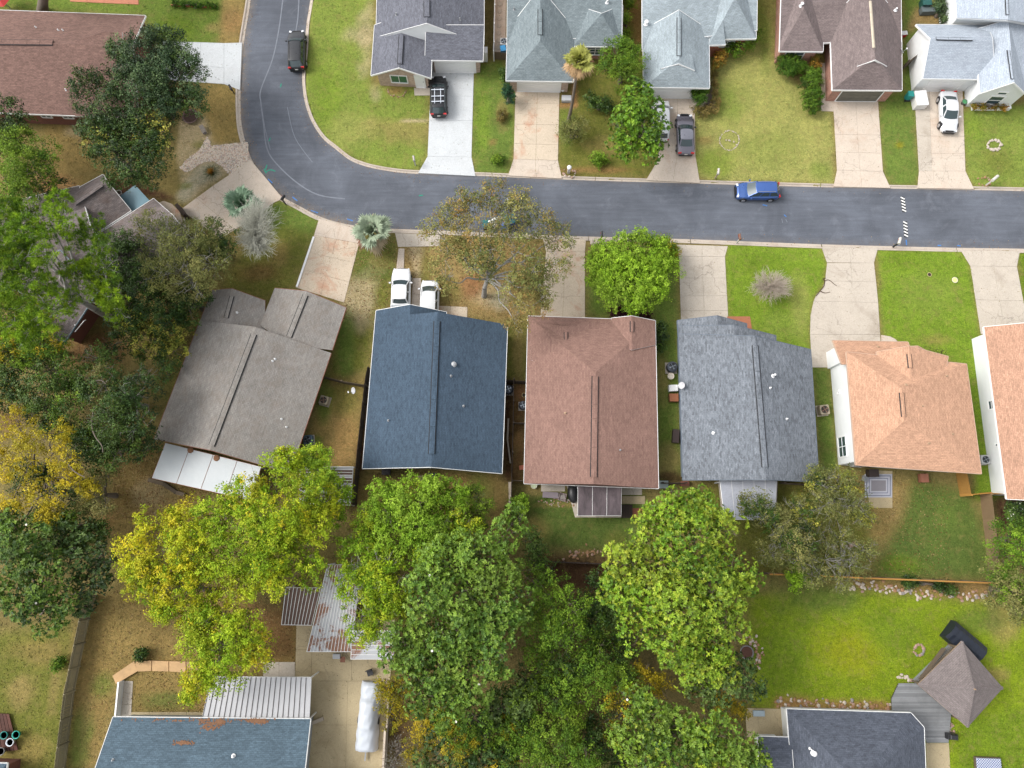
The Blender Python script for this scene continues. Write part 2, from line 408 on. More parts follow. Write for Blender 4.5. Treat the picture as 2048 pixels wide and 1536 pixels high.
# north-west corner
region('green', [(-80, -60), (445, -60), (440, 90), (300, 95), (290, 30), (-80, 18)], 2); blob('vivid2', 350, 55, 55, 25, .6); blob('tan', 425, 55, 20, 14, .6)
region('straw', [(445, -80), (520, -80), (490, 85), (440, 90)], 1); blob('rust', 465, 40, 20, 30, .4)
region('straw', [(410, 165), (485, 175), (490, 282), (425, 292), (412, 250)], 1)
region('litter', [(90, 235), (180, 240), (200, 345), (150, 380), (90, 390)], 3); blob('sandy', 150, 262, 22, 14, .6); blob('rust', 110, 370, 40, 20, .6)
region('dark', [(0, 228), (200, 235), (200, 248), (0, 244)], 1)
region('sandy', [(360, 240), (412, 235), (425, 292), (495, 285), (500, 320), (420, 375), (370, 410), (355, 330)], 2, .8, .6); blob('olive', 400, 290, 20, 10, .7)
region('grey', [(395, 330), (430, 322), (450, 350), (400, 375), (365, 410), (350, 390)], 2, .8, .6); blob('green', 372, 372, 14, 9, .6)
region('mulch', [(212, 355), (260, 358), (350, 395), (352, 402), (330, 405), (290, 392), (262, 440)], 1)
# lawn inside the bend
region('lawn', [(625, -60), (745, -60), (742, 170), (860, 170), (855, 315), (836, 345), (760, 340), (690, 312), (640, 275), (610, 215), (606, 150)], 2)
blob('sandy', 730, 75, 22, 60, .75, 1.6); blob('sandy', 700, 70, 20, 24, .5, 1.8); blob('bright', 655, 190, 30, 90, .6); blob('tan', 790, 260, 60, 30, .5, 1.8); blob('sandy', 830, 241, 28, 3, .8, .5)
blob('dry', 700, 260, 50, 40, .5); blob('rust', 792, 182, 24, 10, .6); blob('sandy', 750, 190, 14, 20, .5)
region('side', [(948, 130), (1010, 120), (1030, 190), (1027, 320), (1016, 348), (952, 350), (943, 312)], 1)
region('dark', [(972, -60), (990, -60), (987, 120), (975, 125)], 1, .7); blob('bright', 965, 240, 14, 80, .5); blob('tan', 1005, 230, 10, 30, .5); blob('rust', 985, 285, 8, 8, .5)
region('olive', [(1119, 215), (1150, 215), (1150, 120), (1330, 130), (1322, 330), (1292, 356), (1124, 352), (1116, 320)], 2); blob('tan', 1215, 290, 40, 20, .4, 1.6); blob('green', 1130, 260, 14, 50, .6); blob('rust', 1200, 340, 70, 7, .6)
region('orange', [(1143, 165), (1154, 165), (1154, 216), (1117, 218), (1118, 205), (1143, 200)], 0)
region('green', [(1246, -60), (1287, -60), (1287, 170), (1250, 160)], 1, .8); region('litter', [(1256, -60), (1285, -60), (1285, 90), (1268, 90)], 1)
# north lawns
region('dry', [(1420, 100), (1515, -60), (1550, -60), (1548, 130), (1660, 225), (1672, 370), (1399, 362), (1391, 310), (1386, 200)], 1)
blob('lawn', 1450, 200, 40, 50, .8); blob('bright', 1430, 330, 40, 30, .6); blob('green', 1525, 60, 14, 80, .8); blob('lawn', 1540, 300, 60, 50, .4); blob('orange', 1410, 280, 16, 8, .5); blob('green', 1640, 340, 20, 20, .6)
region('side', [(1805, -60), (1880, -60), (1830, 130), (1828, 212), (1838, 342), (1835, 373), (1780, 373), (1766, 342), (1758, 200), (1805, 180)], 1); blob('yolk', 1800, 290, 8, 8, .5)
region('tan', [(1813, 60), (1830, 15), (1880, 10), (1890, 48), (1832, 52), (1822, 68)], 1)
region('lawn', [(1922, 220), (2120, 200), (2120, 386), (1946, 374), (1931, 342)], 1); blob('olive', 1990, 320, 40, 30, .5); blob('bright', 1950, 260, 20, 30, .5)
# south of the road, west to east
region('side', [(560, 400), (640, 436), (628, 468), (600, 530), (560, 510), (520, 420)], 1); region('olive', [(560, 450), (628, 470), (590, 575), (530, 600), (440, 575), (480, 510)], 3, .9); blob('red', 520, 545, 40, 22, .6); blob('litter', 560, 510, 20, 30, .7)
region('olive', [(718, 487), (795, 495), (780, 612), (752, 620), (735, 740), (655, 755), (700, 600)], 2); blob('sandy', 730, 590, 34, 60, .75, 1.6); blob('side', 690, 700, 18, 60, .9); blob('straw', 760, 520, 22, 18, .7)
region('moss', [(715, 470), (795, 470), (795, 560), (700, 560)], 2, .5)
region('straw', [(660, 755), (735, 762), (708, 985), (560, 985), (600, 905)], 2); blob('side', 650, 800, 14, 40, .8); blob('side', 632, 885, 14, 14, .8); blob('orange', 690, 880, 26, 60, .55); blob('olive', 690, 800, 30, 30, .6)
region('mulch', [(738, 745), (752, 745), (730, 945), (722, 945), (710, 1020), (700, 1020)], 1)
region('tan', [(795, 495), (1080, 478), (1080, 640), (1010, 640), (870, 622), (790, 612)], 2); region('sandy', [(815, 495), (850, 495), (846, 560), (826, 560)], 2, .8, 1.0)
blob('olive', 850, 540, 14, 50, .7); blob('sandy', 985, 590, 34, 26, .75); blob('rust', 945, 568, 24, 26, .9, .8); blob('litter', 1010, 540, 50, 50, .5); blob('grey', 1000, 600, 22, 16, .6); blob('olive', 900, 580, 20, 30, .5)
region('olive', [(1012, 640), (1056, 632), (1050, 760), (1010, 760)], 2); blob('tan', 1035, 700, 12, 60, .6)
region('mulch', [(1005, 762), (1028, 762), (1024, 965), (1003, 965)], 1); region('red', [(1028, 762), (1052, 765), (1048, 965), (1026, 965)], 1, .8); blob('rust', 1040, 790, 12, 20, .8); blob('orange', 1038, 880, 10, 16, .7)
region('side', [(1172, 560), (1350, 485), (1358, 640), (1365, 960), (1317, 975), (1311, 640), (1175, 632)], 2); blob('tan', 1325, 740, 9, 60, .5, 1.5); blob('tan', 1340, 920, 20, 34, .6, 1.5); blob('mulch', 1345, 955, 26, 10, .8)
region('bright', [(1455, 487), (1643, 492), (1653, 525), (1648, 565), (1624, 602), (1620, 650), (1620, 705), (1455, 700), (1450, 513)], 1); blob('dry', 1600, 620, 20, 60, .6); blob('vivid2', 1520, 530, 50, 24, .5); blob('lawn', 1560, 650, 40, 30, .5)
region('side', [(1620, 730), (1655, 732), (1675, 945), (1645, 945)], 1); region('bright', [(1756, 495), (1924, 500), (1941, 531), (1960, 665), (2012, 1000), (1950, 1000), (1930, 735), (1763, 672)], 1); blob('lawn', 1850, 590, 60, 50, .45); blob('vivid2', 1800, 520, 40, 26, .5); blob('straw', 1870, 680, 40, 12, .5)
region('vivid2', [(2033, 500), (2140, 500), (2140, 640), (2048, 640)], 1)
# back gardens
region('litter', [(725, 947), (1004, 950), (1020, 1060), (700, 1060)], 2); blob('dark', 800, 948, 60, 10, .8); blob('orange', 900, 965, 40, 14, .5); blob('green', 960, 1000, 30, 50, .5)
region('moss', [(1030, 985), (1290, 985), (1290, 1110), (1040, 1100)], 2); blob('straw', 1120, 1010, 60, 6, .7); blob('tan', 1070, 985, 24, 12, .5); blob('litter', 1060, 1060, 34, 30, .6); blob('orange', 1170, 1108, 36, 8, .8); blob('olive', 1230, 1080, 30, 20, .6)
region('straw', [(1700, 950), (1830, 960), (1830, 1060), (1690, 1100)], 4, .9); region('moss', [(1830, 955), (1940, 990), (1985, 1100), (1980, 1160), (1740, 1155), (1790, 1060)], 4); region('olive', [(1360, 985), (1700, 960), (1750, 1100), (1700, 1155), (1500, 1140)], 3)
blob('vivid2', 1800, 1130, 50, 20, .7); blob('tan', 1790, 1000, 30, 50, .6, 1.6); blob('side', 1900, 1030, 40, 40, .5)
region('mulch', [(1985, 990), (2120, 990), (2120, 1050), (1995, 1060)], 1)
region('orange', [(1690, 1155), (1975, 1165), (1975, 1205), (1850, 1190), (1700, 1178)], 1, .6, 1.2)
region('vivid', [(1480, 1190), (1700, 1178), (1850, 1192), (2000, 1210), (2120, 1240), (2120, 1600), (1850, 1600), (1820, 1425), (1500, 1415), (1490, 1330)], 3)
blob('moss', 1640, 1200, 90, 36, .75, 1.5); blob('vivid2', 1560, 1320, 50, 70, .7); blob('vivid2', 1780, 1260, 60, 50, .6); blob('vivid2', 1850, 1380, 40, 40, .5); blob('tan', 2010, 1240, 34, 40, .6, 1.6); blob('tan', 1990, 1350, 30, 14, .6); blob('moss', 1950, 1240, 50, 26, .6); blob('yolk', 1700, 1300, 60, 50, .25)
region('vivid2', [(1930, 1440), (2120, 1400), (2120, 1600), (1900, 1600)], 2, .7)
region('orange', [(1550, 1396), (1790, 1408), (1790, 1424), (1550, 1416)], 1)
# west side and south-west
blob('red', 190, 700, 60, 40, .9); blob('red', 20, 830, 40, 40, .7); blob('red', 230, 1040, 30, 24, .7); blob('litter', 330, 960, 60, 40, .8); blob('olive', 350, 760, 30, 60, .5)
region('litter', [(230, 900), (320, 880), (300, 960), (410, 985), (380, 1060), (220, 1080)], 3); blob('sandy', 300, 985, 34, 26, .4, 1.8)
region('olive', [(-80, 1280), (150, 1240), (120, 1600), (-80, 1600)], 3); blob('tan', 40, 1380, 34, 34, .6, 1.6); blob('litter', 80, 1300, 60, 30, .6); blob('straw', 50, 1500, 50, 30, .6); blob('tan', 110, 1360, 12, 60, .5)
region('litter', [(160, 1180), (400, 1180), (600, 1240), (595, 1350), (235, 1360), (200, 1540), (120, 1540)], 3); blob('side', 160, 1480, 22, 60, .8, 1.6); blob('green', 205, 1370, 24, 26, .6); blob('tan', 170, 1440, 10, 60, .4); blob('straw', 250, 1260, 50, 40, .5)
region('litter', [(262, 1345), (415, 1345), (410, 1425), (262, 1425)], 1); blob('moss', 330, 1400, 50, 18, .7); region('red', [(480, 1200), (590, 1200), (592, 1320), (480, 1320)], 2, .7)
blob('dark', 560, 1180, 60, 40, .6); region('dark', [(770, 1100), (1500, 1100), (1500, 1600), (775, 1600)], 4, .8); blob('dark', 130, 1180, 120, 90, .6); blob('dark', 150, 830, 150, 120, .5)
blob('mulch', 800, 1460, 24, 50, .7)
region('mulch', [(1060, 1118), (1220, 1118), (1220, 1180), (1060, 1180)], 2, .9)
mid = [a.lerp(b, .0) for a, b in zip(road_out, road_in)]
rp = []
n = NR
for line, side, dd in ((road_out, -1, .28), (road_in, 1, .2)):
    q = []
    for i, p in enumerate(line):
        d = (line[min(i + 1, n - 1)] - line[max(i - 1, 0)]); d.z = 0; d.normalize(); q.append(p + Vector((-d.y, d.x, 0)) * side * dd)
    rp.append(q)
rmask = inpoly([(p.x, p.y) for p in rp[0] + rp[1][::-1]], GX, GY)
GZ = np.where(rmask, -.30, 0.0) + np.where(rmask, 0, (NZ - .5) * .03 - .012)
co = np.stack([GX, GY, GZ], -1).reshape(-1, 3); ny, nx = SH
idx = np.arange(nx * ny).reshape(ny, nx)
fq = np.stack([idx[:-1, :-1], idx[:-1, 1:], idx[1:, 1:], idx[1:, :-1]], -1).reshape(-1, 4)
def npmesh(name, co, faces, k, col=None, smooth=False):
    me = bpy.data.meshes.new(name); me.vertices.add(len(co)); me.vertices.foreach_set('co', co.astype(np.float32).ravel())
    me.loops.add(faces.size); me.loops.foreach_set('vertex_index', faces.astype(np.int32).ravel())
    me.polygons.add(len(faces)); me.polygons.foreach_set('loop_start', np.arange(0, faces.size, k, dtype=np.int32))
    if col is not None:
        a = me.color_attributes.new('col', 'FLOAT_COLOR', 'POINT'); cc = np.ones((len(co), 4), np.float32); cc[:, :3] = col; a.data.foreach_set('color', cc.ravel())
    if smooth: me.polygons.foreach_set('use_smooth', np.ones(len(faces), bool))
    me.update(calc_edges=True); return me
C3 *= 1.14
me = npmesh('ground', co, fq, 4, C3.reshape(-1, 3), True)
m, t, b = newmat('soil_and_grass'); v = coord(t); at = N(t, 'ShaderNodeVertexColor', layer_name='col'); c = at.outputs[0]
c = mixc(t, 1, c, ramp(t, noise(t, v, .45, 6, .7), [(.3, (.80, .82, .8)), (.7, (1.2, 1.17, 1.15))]), 'MULTIPLY')
c = mixc(t, 1, c, ramp(t, noise(t, v, 2.6, 5, .75), [(.3, (.72, .76, .7)), (.7, (1.30, 1.24, 1.3))]), 'MULTIPLY')
c = mixc(t, 1, c, ramp(t, noise(t, v, 9, 3, .8), [(.3, (.62, .66, .6)), (.7, (1.4, 1.34, 1.3))]), 'MULTIPLY')
c = mixc(t, ramp(t, noise(t, v, 1.1, 6, .8, .5), [(.50, 0), (.70, .55)]), c, lin((158, 140, 88), KA))
c = mixc(t, ramp(t, noise(t, v, 5, 4, .8), [(.62, 0), (.74, .5)]), c, lin((70, 62, 34), KA))
vo = N(t, 'ShaderNodeTexVoronoi', Scale=1.7); t.links.new(v, vo.inputs['Vector'])
c = mixc(t, ramp(t, vo.outputs['Distance'], [(.0, .6), (.05, 0)]), c, lin((196, 178, 128), KA))
t.links.new(c, b.inputs['Base Color']); b.inputs['Roughness'].default_value = .95; b.inputs['Specular IOR Level'].default_value = .15
bump(t, b, noise(t, v, 12, 4, .8), .06, .9); me.materials.append(m)
ground = tag(link('ground', me), kind='structure')

# ------------------------------------------------------------------ driveways and slabs
CW = concrete('concrete_white', lin((226, 230, 232), KA), st=.06, crack=False)
CB = concrete('concrete_beige', lin((230, 214, 196), KA), stain=lin((186, 128, 84), KA), st=.35)
CO_ = concrete('concrete_stained', lin((230, 212, 188), KA), stain=lin((204, 118, 66), KA), st=.75)
CG = concrete('concrete_old', lin((218, 206, 190), KA), stain=lin((150, 134, 112), KA), st=.5)
CY = concrete('concrete_cream', lin((204, 186, 148), KA), stain=lin((150, 130, 90), KA), st=.5)
CF = concrete('concrete_fill', lin((120, 104, 80), KA), crack=False)
def quadgrid(root, q, us, vs_, mat, z=.03, gap=.009, name='slab'):
    A, B, C_, D = [P(*p, z) for p in q]
    pt = lambda u, v: A.lerp(B, u).lerp(D.lerp(C_, u), v)
    for i in range(len(us) - 1):
        for j in range(len(vs_) - 1):
            c4 = [pt(us[i], vs_[j]), pt(us[i + 1], vs_[j]), pt(us[i + 1], vs_[j + 1]), pt(us[i], vs_[j + 1])]
            c4 = inset(c4, gap); dz = random.uniform(-.004, .006)
            MB().prism(c4, z - .12, z + dz).build(name, mat, root, bevel=0)
def drive(name, quads, kind='structure'):
    root = tag(link(name, None), kind=kind)
    for q in quads:
        quadgrid(root, *q[:4], **(q[4] if len(q) > 4 else {}))
    return root
U1 = [0, 1]; U2 = [0, .5, 1]
drive('driveway', [([(325, 82), (448, 86), (448, 168), (330, 160)], [0, .38, .62, 1], [0, .6, 1], CW), ([(448, 86), (484, 85), (480, 180), (448, 168)], U1, U1, CW)])
drive('driveway', [([(425, 372), (474, 339), (548, 405), (500, 440)], U1, U1, CB), ([(361, 419), (425, 372), (500, 440), (440, 478)], U2, U2, CB), ([(474, 339), (500, 318), (566, 397), (535, 411)], U1, U1, CB)])
drive('driveway', [([(628, 470), (718, 487), (688, 605), (592, 575)], U2, [0, .33, .66, 1], CO_), ([(638, 437), (726, 461), (719, 487), (628, 470)], U2, U1, CB)])
drive('driveway', [([(863, 130), (948, 130), (943, 314), (855, 313)], U1, [0, .345, .61, 1], CW), ([(855, 313), (943, 314), (951, 352), (836, 346)], U1, U1, CW)])
drive('driveway', [([(1031, 180), (1119, 180), (1116, 321), (1027, 318)], U2, [0, .2, .5, .78, 1], CO_), ([(1027, 318), (1116, 321), (1124, 357), (1016, 351)], U2, U1, CB)])
drive('driveway', [([(1322, 188), (1389, 188), (1391, 312), (1316, 320)], U2, [0, .3, .62, 1], CB), ([(1316, 320), (1391, 312), (1400, 366), (1292, 360)], U2, U1, CB)])
drive('driveway', [([(1666, 198), (1756, 199), (1766, 343), (1674, 340)], [0, .5, 1], [0, .5, .75, 1], CB), ([(1674, 340), (1766, 343), (1781, 376), (1667, 373)], U2, U1, CB)])
drive('driveway', [([(1828, 168), (1858, 170), (1864, 342), (1838, 342)], U1, [0, .3, .6, 1], CG), ([(1858, 170), (1925, 172), (1931, 342), (1864, 342)], U1, [0, .32, .6, .8, 1], CB), ([(1838, 342), (1931, 342), (1948, 378), (1835, 376)], [0, .3, 1], U1, CB)])
drive('driveway', [([(790, 466), (880, 470), (880, 492), (796, 494)], U2, U1, CG), ([(797, 497), (809, 497), (805, 620), (783, 620)], U1, [0, .3, .6, 1], CB), ([(826, 556), (842, 556), (842, 622), (822, 622)], U1, U2, CB)])
drive('path', [([(866, 611), (935, 614), (934, 638), (866, 636)], [0, .5, 1], U1, CO_)])
drive('driveway', [([(1092, 503), (1170, 503), (1170, 640), (1080, 640)], U2, [0, .33, .66, 1], CO_), ([(1086, 477), (1172, 479), (1170, 503), (1092, 503)], U2, U1, CO_)])
drive('driveway', [([(1358, 513), (1450, 513), (1457, 645), (1362, 645)], U2, [0, .33, .6, .82, 1], CG), ([(1353, 489), (1456, 492), (1450, 513), (1358, 513)], U2, U1, CG)])
drive('driveway', [([(1643, 494), (1756, 497), (1748, 526), (1654, 525)], U2, U1, CG)])
drive('driveway', [([(1941, 532), (2034, 533), (2060, 672), (1962, 668)], U2, [0, .5, 1], CG), ([(1922, 501), (2040, 503), (2034, 533), (1941, 532)], U2, U1, CG)])
cdv = tag(link('driveway', None), kind='structure')
for q in ([(1654, 526), (1702, 526), (1704, 563), (1650, 562)], [(1702, 526), (1748, 526), (1752, 564), (1704, 563)], [(1650, 562), (1752, 564), (1756, 605), (1627, 603), (1633, 588), (1645, 576)],
          [(1627, 603), (1756, 605), (1760, 669), (1620, 669), (1621, 630)], [(1620, 669), (1760, 669), (1765, 735), (1624, 735)]):
    MB().prism(inset([P(*p) for p in q], .008), -.1, .03 + random.uniform(-.004, .006)).build('slab', CG, cdv)
rp_ = tag(link('path', None), kind='structure')
MB().prism([P(*p) for p in ((1762, 670), (1780, 673), (1790, 678), (1796, 684), (1796, 692), (1762, 692))], -.1, .026).build('slab', CB, rp_)
MB().prism([P(*p) for p in ((1641, 126), (1650, 126), (1654, 198), (1666, 200), (1667, 223), (1642, 222))], -.1, .026).build('slab', CB, rp_)
MB().prism([P(*p) for p in ((1386, 190), (1419, 188), (1419, 213), (1387, 215))], -.1, .026).build('slab', CB, rp_)
MB().prism([P(*p) for p in ((828, 176), (861, 176), (861, 191), (829, 191))], -.1, .03).build('slab', CG, rp_)
MB().prism([P(*p) for p in ((315, 406), (328, 402), (344, 408), (360, 424), (366, 446), (350, 450), (322, 425))], -.1, .03).build('slab', CO_, rp_)
MB().prism([P(*p) for p in ((1454, 633), (1500, 633), (1504, 660), (1456, 660))], -.1, .03).build('slab', concrete('terracotta_slab', lin((190, 122, 88), KA), crack=False), rp_)
MB().prism([P(*p) for p in ((990, -40), (1012, -40), (1011, 104), (988, 104))], -.1, .02).build('slab', CB, rp_)
for k in range(7):
    u, v = 1000 - k * .6, 8 + k * 14.5; c = P(u, v, .04)
    MB().lathe([(.30, -.04), (.30, .015), (.26, .03)], 12).build('stepping_stone', CG, rp_, c)
# back patio of the south-west house
pt_ = tag(link('patio', None), kind='structure')
quadgrid(pt_, [(593, 1238), (626, 1238), (622, 1362), (590, 1362)], U1, [0, .5, 1], CY); quadgrid(pt_, [(626, 1238), (705, 1238), (703, 1362), (622, 1362)], U1, [0, .5, 1], CY)
quadgrid(pt_, [(705, 1238), (790, 1238), (780, 1362), (703, 1362)], U1, [0, .5, 1], CY)
quadgrid(pt_, [(622, 1362), (696, 1362), (693, 1450), (620, 1450)], U1, U1, CY); quadgrid(pt_, [(696, 1362), (778, 1362), (773, 1450), (693, 1450)], U1, U1, CY)
quadgrid(pt_, [(620, 1450), (693, 1450), (690, 1620), (590, 1620)], U1, U2, CY); quadgrid(pt_, [(693, 1450), (773, 1450), (768, 1620), (690, 1620)], U1, U2, CY)
quadgrid(pt_, [(526, 1324), (590, 1324), (590, 1355), (526, 1355)], U2, U1, CG)
quadgrid(pt_, [(246, 1362), (266, 1362), (262, 1434), (240, 1434)], U1, [0, .33, .66, 1], CG); quadgrid(pt_, [(262, 1424), (410, 1424), (410, 1440), (262, 1440)], [0, .25, .5, .75, 1], U1, CY)
# back patios
pt2 = tag(link('patio', None), kind='structure')
quadgrid(pt2, [(1082, 960), (1130, 960), (1130, 983), (1082, 983)], U1, U1, CG); quadgrid(pt2, [(1243, 966), (1284, 966), (1284, 990), (1243, 990)], U1, U1, CG)
quadgrid(pt2, [(1243, 992), (1290, 992), (1290, 1008), (1243, 1008)], U1, U1, CY); quadgrid(pt2, [(1130, 960), (1243, 960), (1243, 1035), (1150, 1035)], U2, U2, CG)
quadgrid(pt2, [(1263, 1016), (1289, 1016), (1289, 1036), (1263, 1036)], [0, .33, .66, 1], U2, concrete('terracotta_tile', lin((160, 96, 72), KA), crack=False))
pt3 = tag(link('patio', None), kind='structure')
quadgrid(pt3, [(1735, 940), (1785, 942), (1785, 1016), (1738, 1016)], U1, [0, .5, 1], CY); quadgrid(pt3, [(1436, 962), (1556, 962), (1552, 1036), (1444, 1036)], U2, U2, CG)
quadgrid(pt3, [(1490, 1416), (1582, 1418), (1584, 1474), (1494, 1474)], U1, U1, CY); quadgrid(pt3, [(1852, 1486), (1898, 1486), (1905, 1620), (1855, 1620)], U1, U2, CY)
# ------------------------------------------------------------------ houses
WHT = plain('white_trim', (.74, .74, .73), .5, var=.06); TAN = plain('tan_trim', lin((190, 160, 130), KA), .6)
BRN = plain('brown_trim', lin((96, 62, 50), KA), .7); DRK = plain('dark_void', (.012, .012, .014), .8)
WALLW = siding('white_siding', (.74, .76, .76)); WALLG = siding('grey_siding', lin((160, 170, 176), KA))
BRICKP = brickmat('pink_brick', lin((196, 130, 108), KA), lin((200, 180, 165), KA)); BRICKR = brickmat('red_brick', lin((128, 66, 48), KA), lin((120, 96, 84), KA))
BRICKB = brickmat('beige_brick', lin((212, 180, 158), KA), lin((214, 200, 188), KA)); BRICKO = brickmat('orange_brick', lin((190, 104, 70), KA), lin((190, 150, 130), KA))
GLS = glass(); PIPE = plain('vent_pipe', (.30, .31, .32), .5, .3); PIPEW = plain('vent_white', (.7, .7, .7), .5)
class House:
    def __init__(s, name, label, cat, roofmat, wallmat, at, trim=WHT):
        c = P(*at, 0); s.root = thing(name, label, cat, (c.x, c.y, 0)); s.o = Vector((c.x, c.y, 0)); s.rm = roofmat; s.wm = wallmat; s.trim = trim
        s.bv = []; s.bf = []; s.walls_ = []
    def L(s, p): return Vector(p) - s.o
    def roof(s, V, F, thick=.13, dz=0, mat=None, fascia=True, trim=None, name='roof', skip=()):
        """V: corners measured as (u, v, height); F: planes"""
        vs = [P(u, v, z) + Vector((0, 0, dz)) for u, v, z in V]; mb = MB(); edges = {}
        n = len(vs); loc = [s.L(p) for p in vs]; low = [p - Vector((0, 0, thick)) for p in loc]
        F2 = []
        for f in F:
            if len(f) > 3:
                A = Vector()
                for i in range(len(f)): A += loc[f[i]].cross(loc[f[(i + 1) % len(f)]])
                A.normalize(); c_ = sum((loc[i] for i in f), Vector()) / len(f)
                if max(abs((loc[i] - c_).dot(A)) for i in f) > .025:
                    F2 += [tuple(f[i] for i in t3) for t3 in tessellate_polygon([[Vector((loc[i].x, loc[i].y, 0)) for i in f]])]; continue
            F2.append(f)
        F = F2
        for f in F:
            A = Vector()
            for i in range(len(f)): A += loc[f[i]].cross(loc[f[(i + 1) % len(f)]])
            if A.z < 0: f = f[::-1]
            mb.add(loc, [], 0); b = len(mb.v) - n; mb.f.append(tuple(b + i for i in f)); mb.m.append(0); mb.sm.append(False)
            mb.add([low[i] for i in f], [tuple(range(len(f) - 1, -1, -1))], 1)
            for i in range(len(f)):
                e = (f[i], f[(i + 1) % len(f)]); k = tuple(sorted(e)); edges.setdefault(k, []).append(e)
            s.bf.append(tuple(len(s.bv) + i for i in range(len(f)))); s.bv += [tuple(vs[i]) for i in f]
        be = [e[0] for e in edges.values() if len(e) == 1]
        for a, b in be: mb.add([loc[a], low[a], low[b], loc[b]], [(0, 1, 2, 3)], 1)
        ob = mb.build(name, [mat or s.rm, trim or s.trim], s.root)
        if fascia:
            fb = MB()
            for a, b in be:
                if tuple(sorted((a, b))) in skip: continue
                pa, pb = loc[a], loc[b]; d = pb - pa; q = Vector((d.y, -d.x, 0))
                if q.length < 1e-4: continue
                q.normalize(); i_, o_ = q * .004, q * .045; up = Vector((0, 0, .012)); dn = Vector((0, 0, -.2))
                fb.add([pa + i_ + dn, pb + i_ + dn, pb + o_ + dn, pa + o_ + dn, pa + i_ + up, pb + i_ + up, pb + o_ + up, pa + o_ + up],
                       [(0, 1, 2, 3), (7, 6, 5, 4), (0, 4, 5, 1), (1, 5, 6, 2), (2, 6, 7, 3), (3, 7, 4, 0)])
            fb.build('fascia', trim or s.trim, ob)
        s._bv = None; return ob
    def bvh(s):
        if s._bv is None: s._bv = BVHTree.FromPolygons(s.bv, s.bf)
        return s._bv
    def walls(s, pts, mat=None, ins=.42, top=None, skip=(), drop=.12):
        poly = inset([P(*p) for p in pts], ins); n = len(poly); m = mat or s.wm; res = []
        for i in range(n):
            a, b = poly[i].copy(), poly[(i + 1) % n].copy(); a.z = b.z = 0; d = b - a; Ln = d.length; d.normalize(); out = Vector((d.y, -d.x, 0))
            res.append((a, b, out, Ln))
            if i in skip: continue
            k = max(1, int(Ln / .35)); o_, in_ = [], []
            for j in range(k + 1):
                p = a + d * (Ln * j / k); h = top
                if h is None:
                    q = a + d * min(max(Ln * j / k, .05), Ln - .05) - out * .03
                    hit = s.bvh().ray_cast(Vector((q.x, q.y, .5)), Vector((0, 0, 1)))
                    h = (hit[0].z - drop) if hit[0] else poly[i].z - drop
                o_.append((p, h))
            mb = MB(); vs = []
            for p, h in o_: vs += [s.L(p), s.L(p) + Vector((0, 0, h)), s.L(p - out * .14), s.L(p - out * .14) + Vector((0, 0, h))]
            fs = []
            for j in range(k):
                c = 4 * j; fs += [(c, c + 4, c + 5, c + 1), (c + 1, c + 5, c + 7, c + 3), (c + 2, c + 3, c + 7, c + 6)]
            fs += [(0, 1, 3, 2), (4 * k, 4 * k + 2, 4 * k + 3, 4 * k + 1)]
            mb.add(vs, fs); mb.build('wall', m, s.root)
        s.walls_.append(res); return res
    def opening(s, wall, f, w, h, z0, kind='window', cols=2, rows=2, frame=None, pane=None, glow=None):
        a, b, out, Ln = wall; d = (b - a).normalized(); c = s.L(a + d * (Ln * f)); fm = frame or WHT
        def bar(x0, x1, z_0, z_1, d0, d1, mb, mi=0):
            A = c + d * x0 + out * d0; B = c + d * x1 + out * d0; C2 = c + d * x1 + out * d1; D = c + d * x0 + out * d1
            vs = [p + Vector((0, 0, z)) for z in (z_0, z_1) for p in (A, B, C2, D)]
            mb.add(vs, [(3, 2, 1, 0), (4, 5, 6, 7), (0, 1, 5, 4), (1, 2, 6, 5), (2, 3, 7, 6), (3, 0, 4, 7)][::1], mi)
        mb = MB(); t = .09; x0, x1, z1 = -w / 2, w / 2, z0 + h
        bar(x0 - t, x0, z0 - t, z1 + t, .002, .07, mb); bar(x1, x1 + t, z0 - t, z1 + t, .002, .07, mb)
        bar(x0, x1, z1, z1 + t, .002, .07, mb); bar(x0, x1, z0 - t, z0, .002, .09, mb)
        if kind == 'window':
            for i in range(1, cols): x = x0 + w * i / cols; bar(x - .03, x + .03, z0, z1, .002, .06, mb)
            for i in range(1, rows): z = z0 + h * i / rows; bar(x0, x1, z - .02, z + .02, .003, .055, mb)
            fr = mb.build('window', fm, s.root)
            for i in range(cols):
                for j in range(rows):
                    g = MB(); q = .035; bar(x0 + w * i / cols + q, x0 + w * (i + 1) / cols - q, z0 + h * j / rows + .025, z0 + h * (j + 1) / rows - .025, .004, .022, g); g.build('pane', pane or GLS, fr)
        elif kind == 'garage':
            fr = mb.build('garage_door', fm, s.root)
            for j in range(4):
                g = MB(); bar(x0 + .01, x1 - .01, z0 + h * j / 4 + .012, z0 + h * (j + 1) / 4 - .012, .004, .035, g); g.build('door_panel', pane or WHT, fr)
        elif kind == 'door':
            g = MB(); bar(x0, x1, z0, z1, .004, .04, g); fr = g.build('door', pane or BRN, s.root)
            mb.build('frame', fm, fr); k = MB(); bar(x1 - .16, x1 - .1, z0 + .95, z0 + 1.05, .042, .1, k); k.build('handle', PIPE, fr)
        return fr
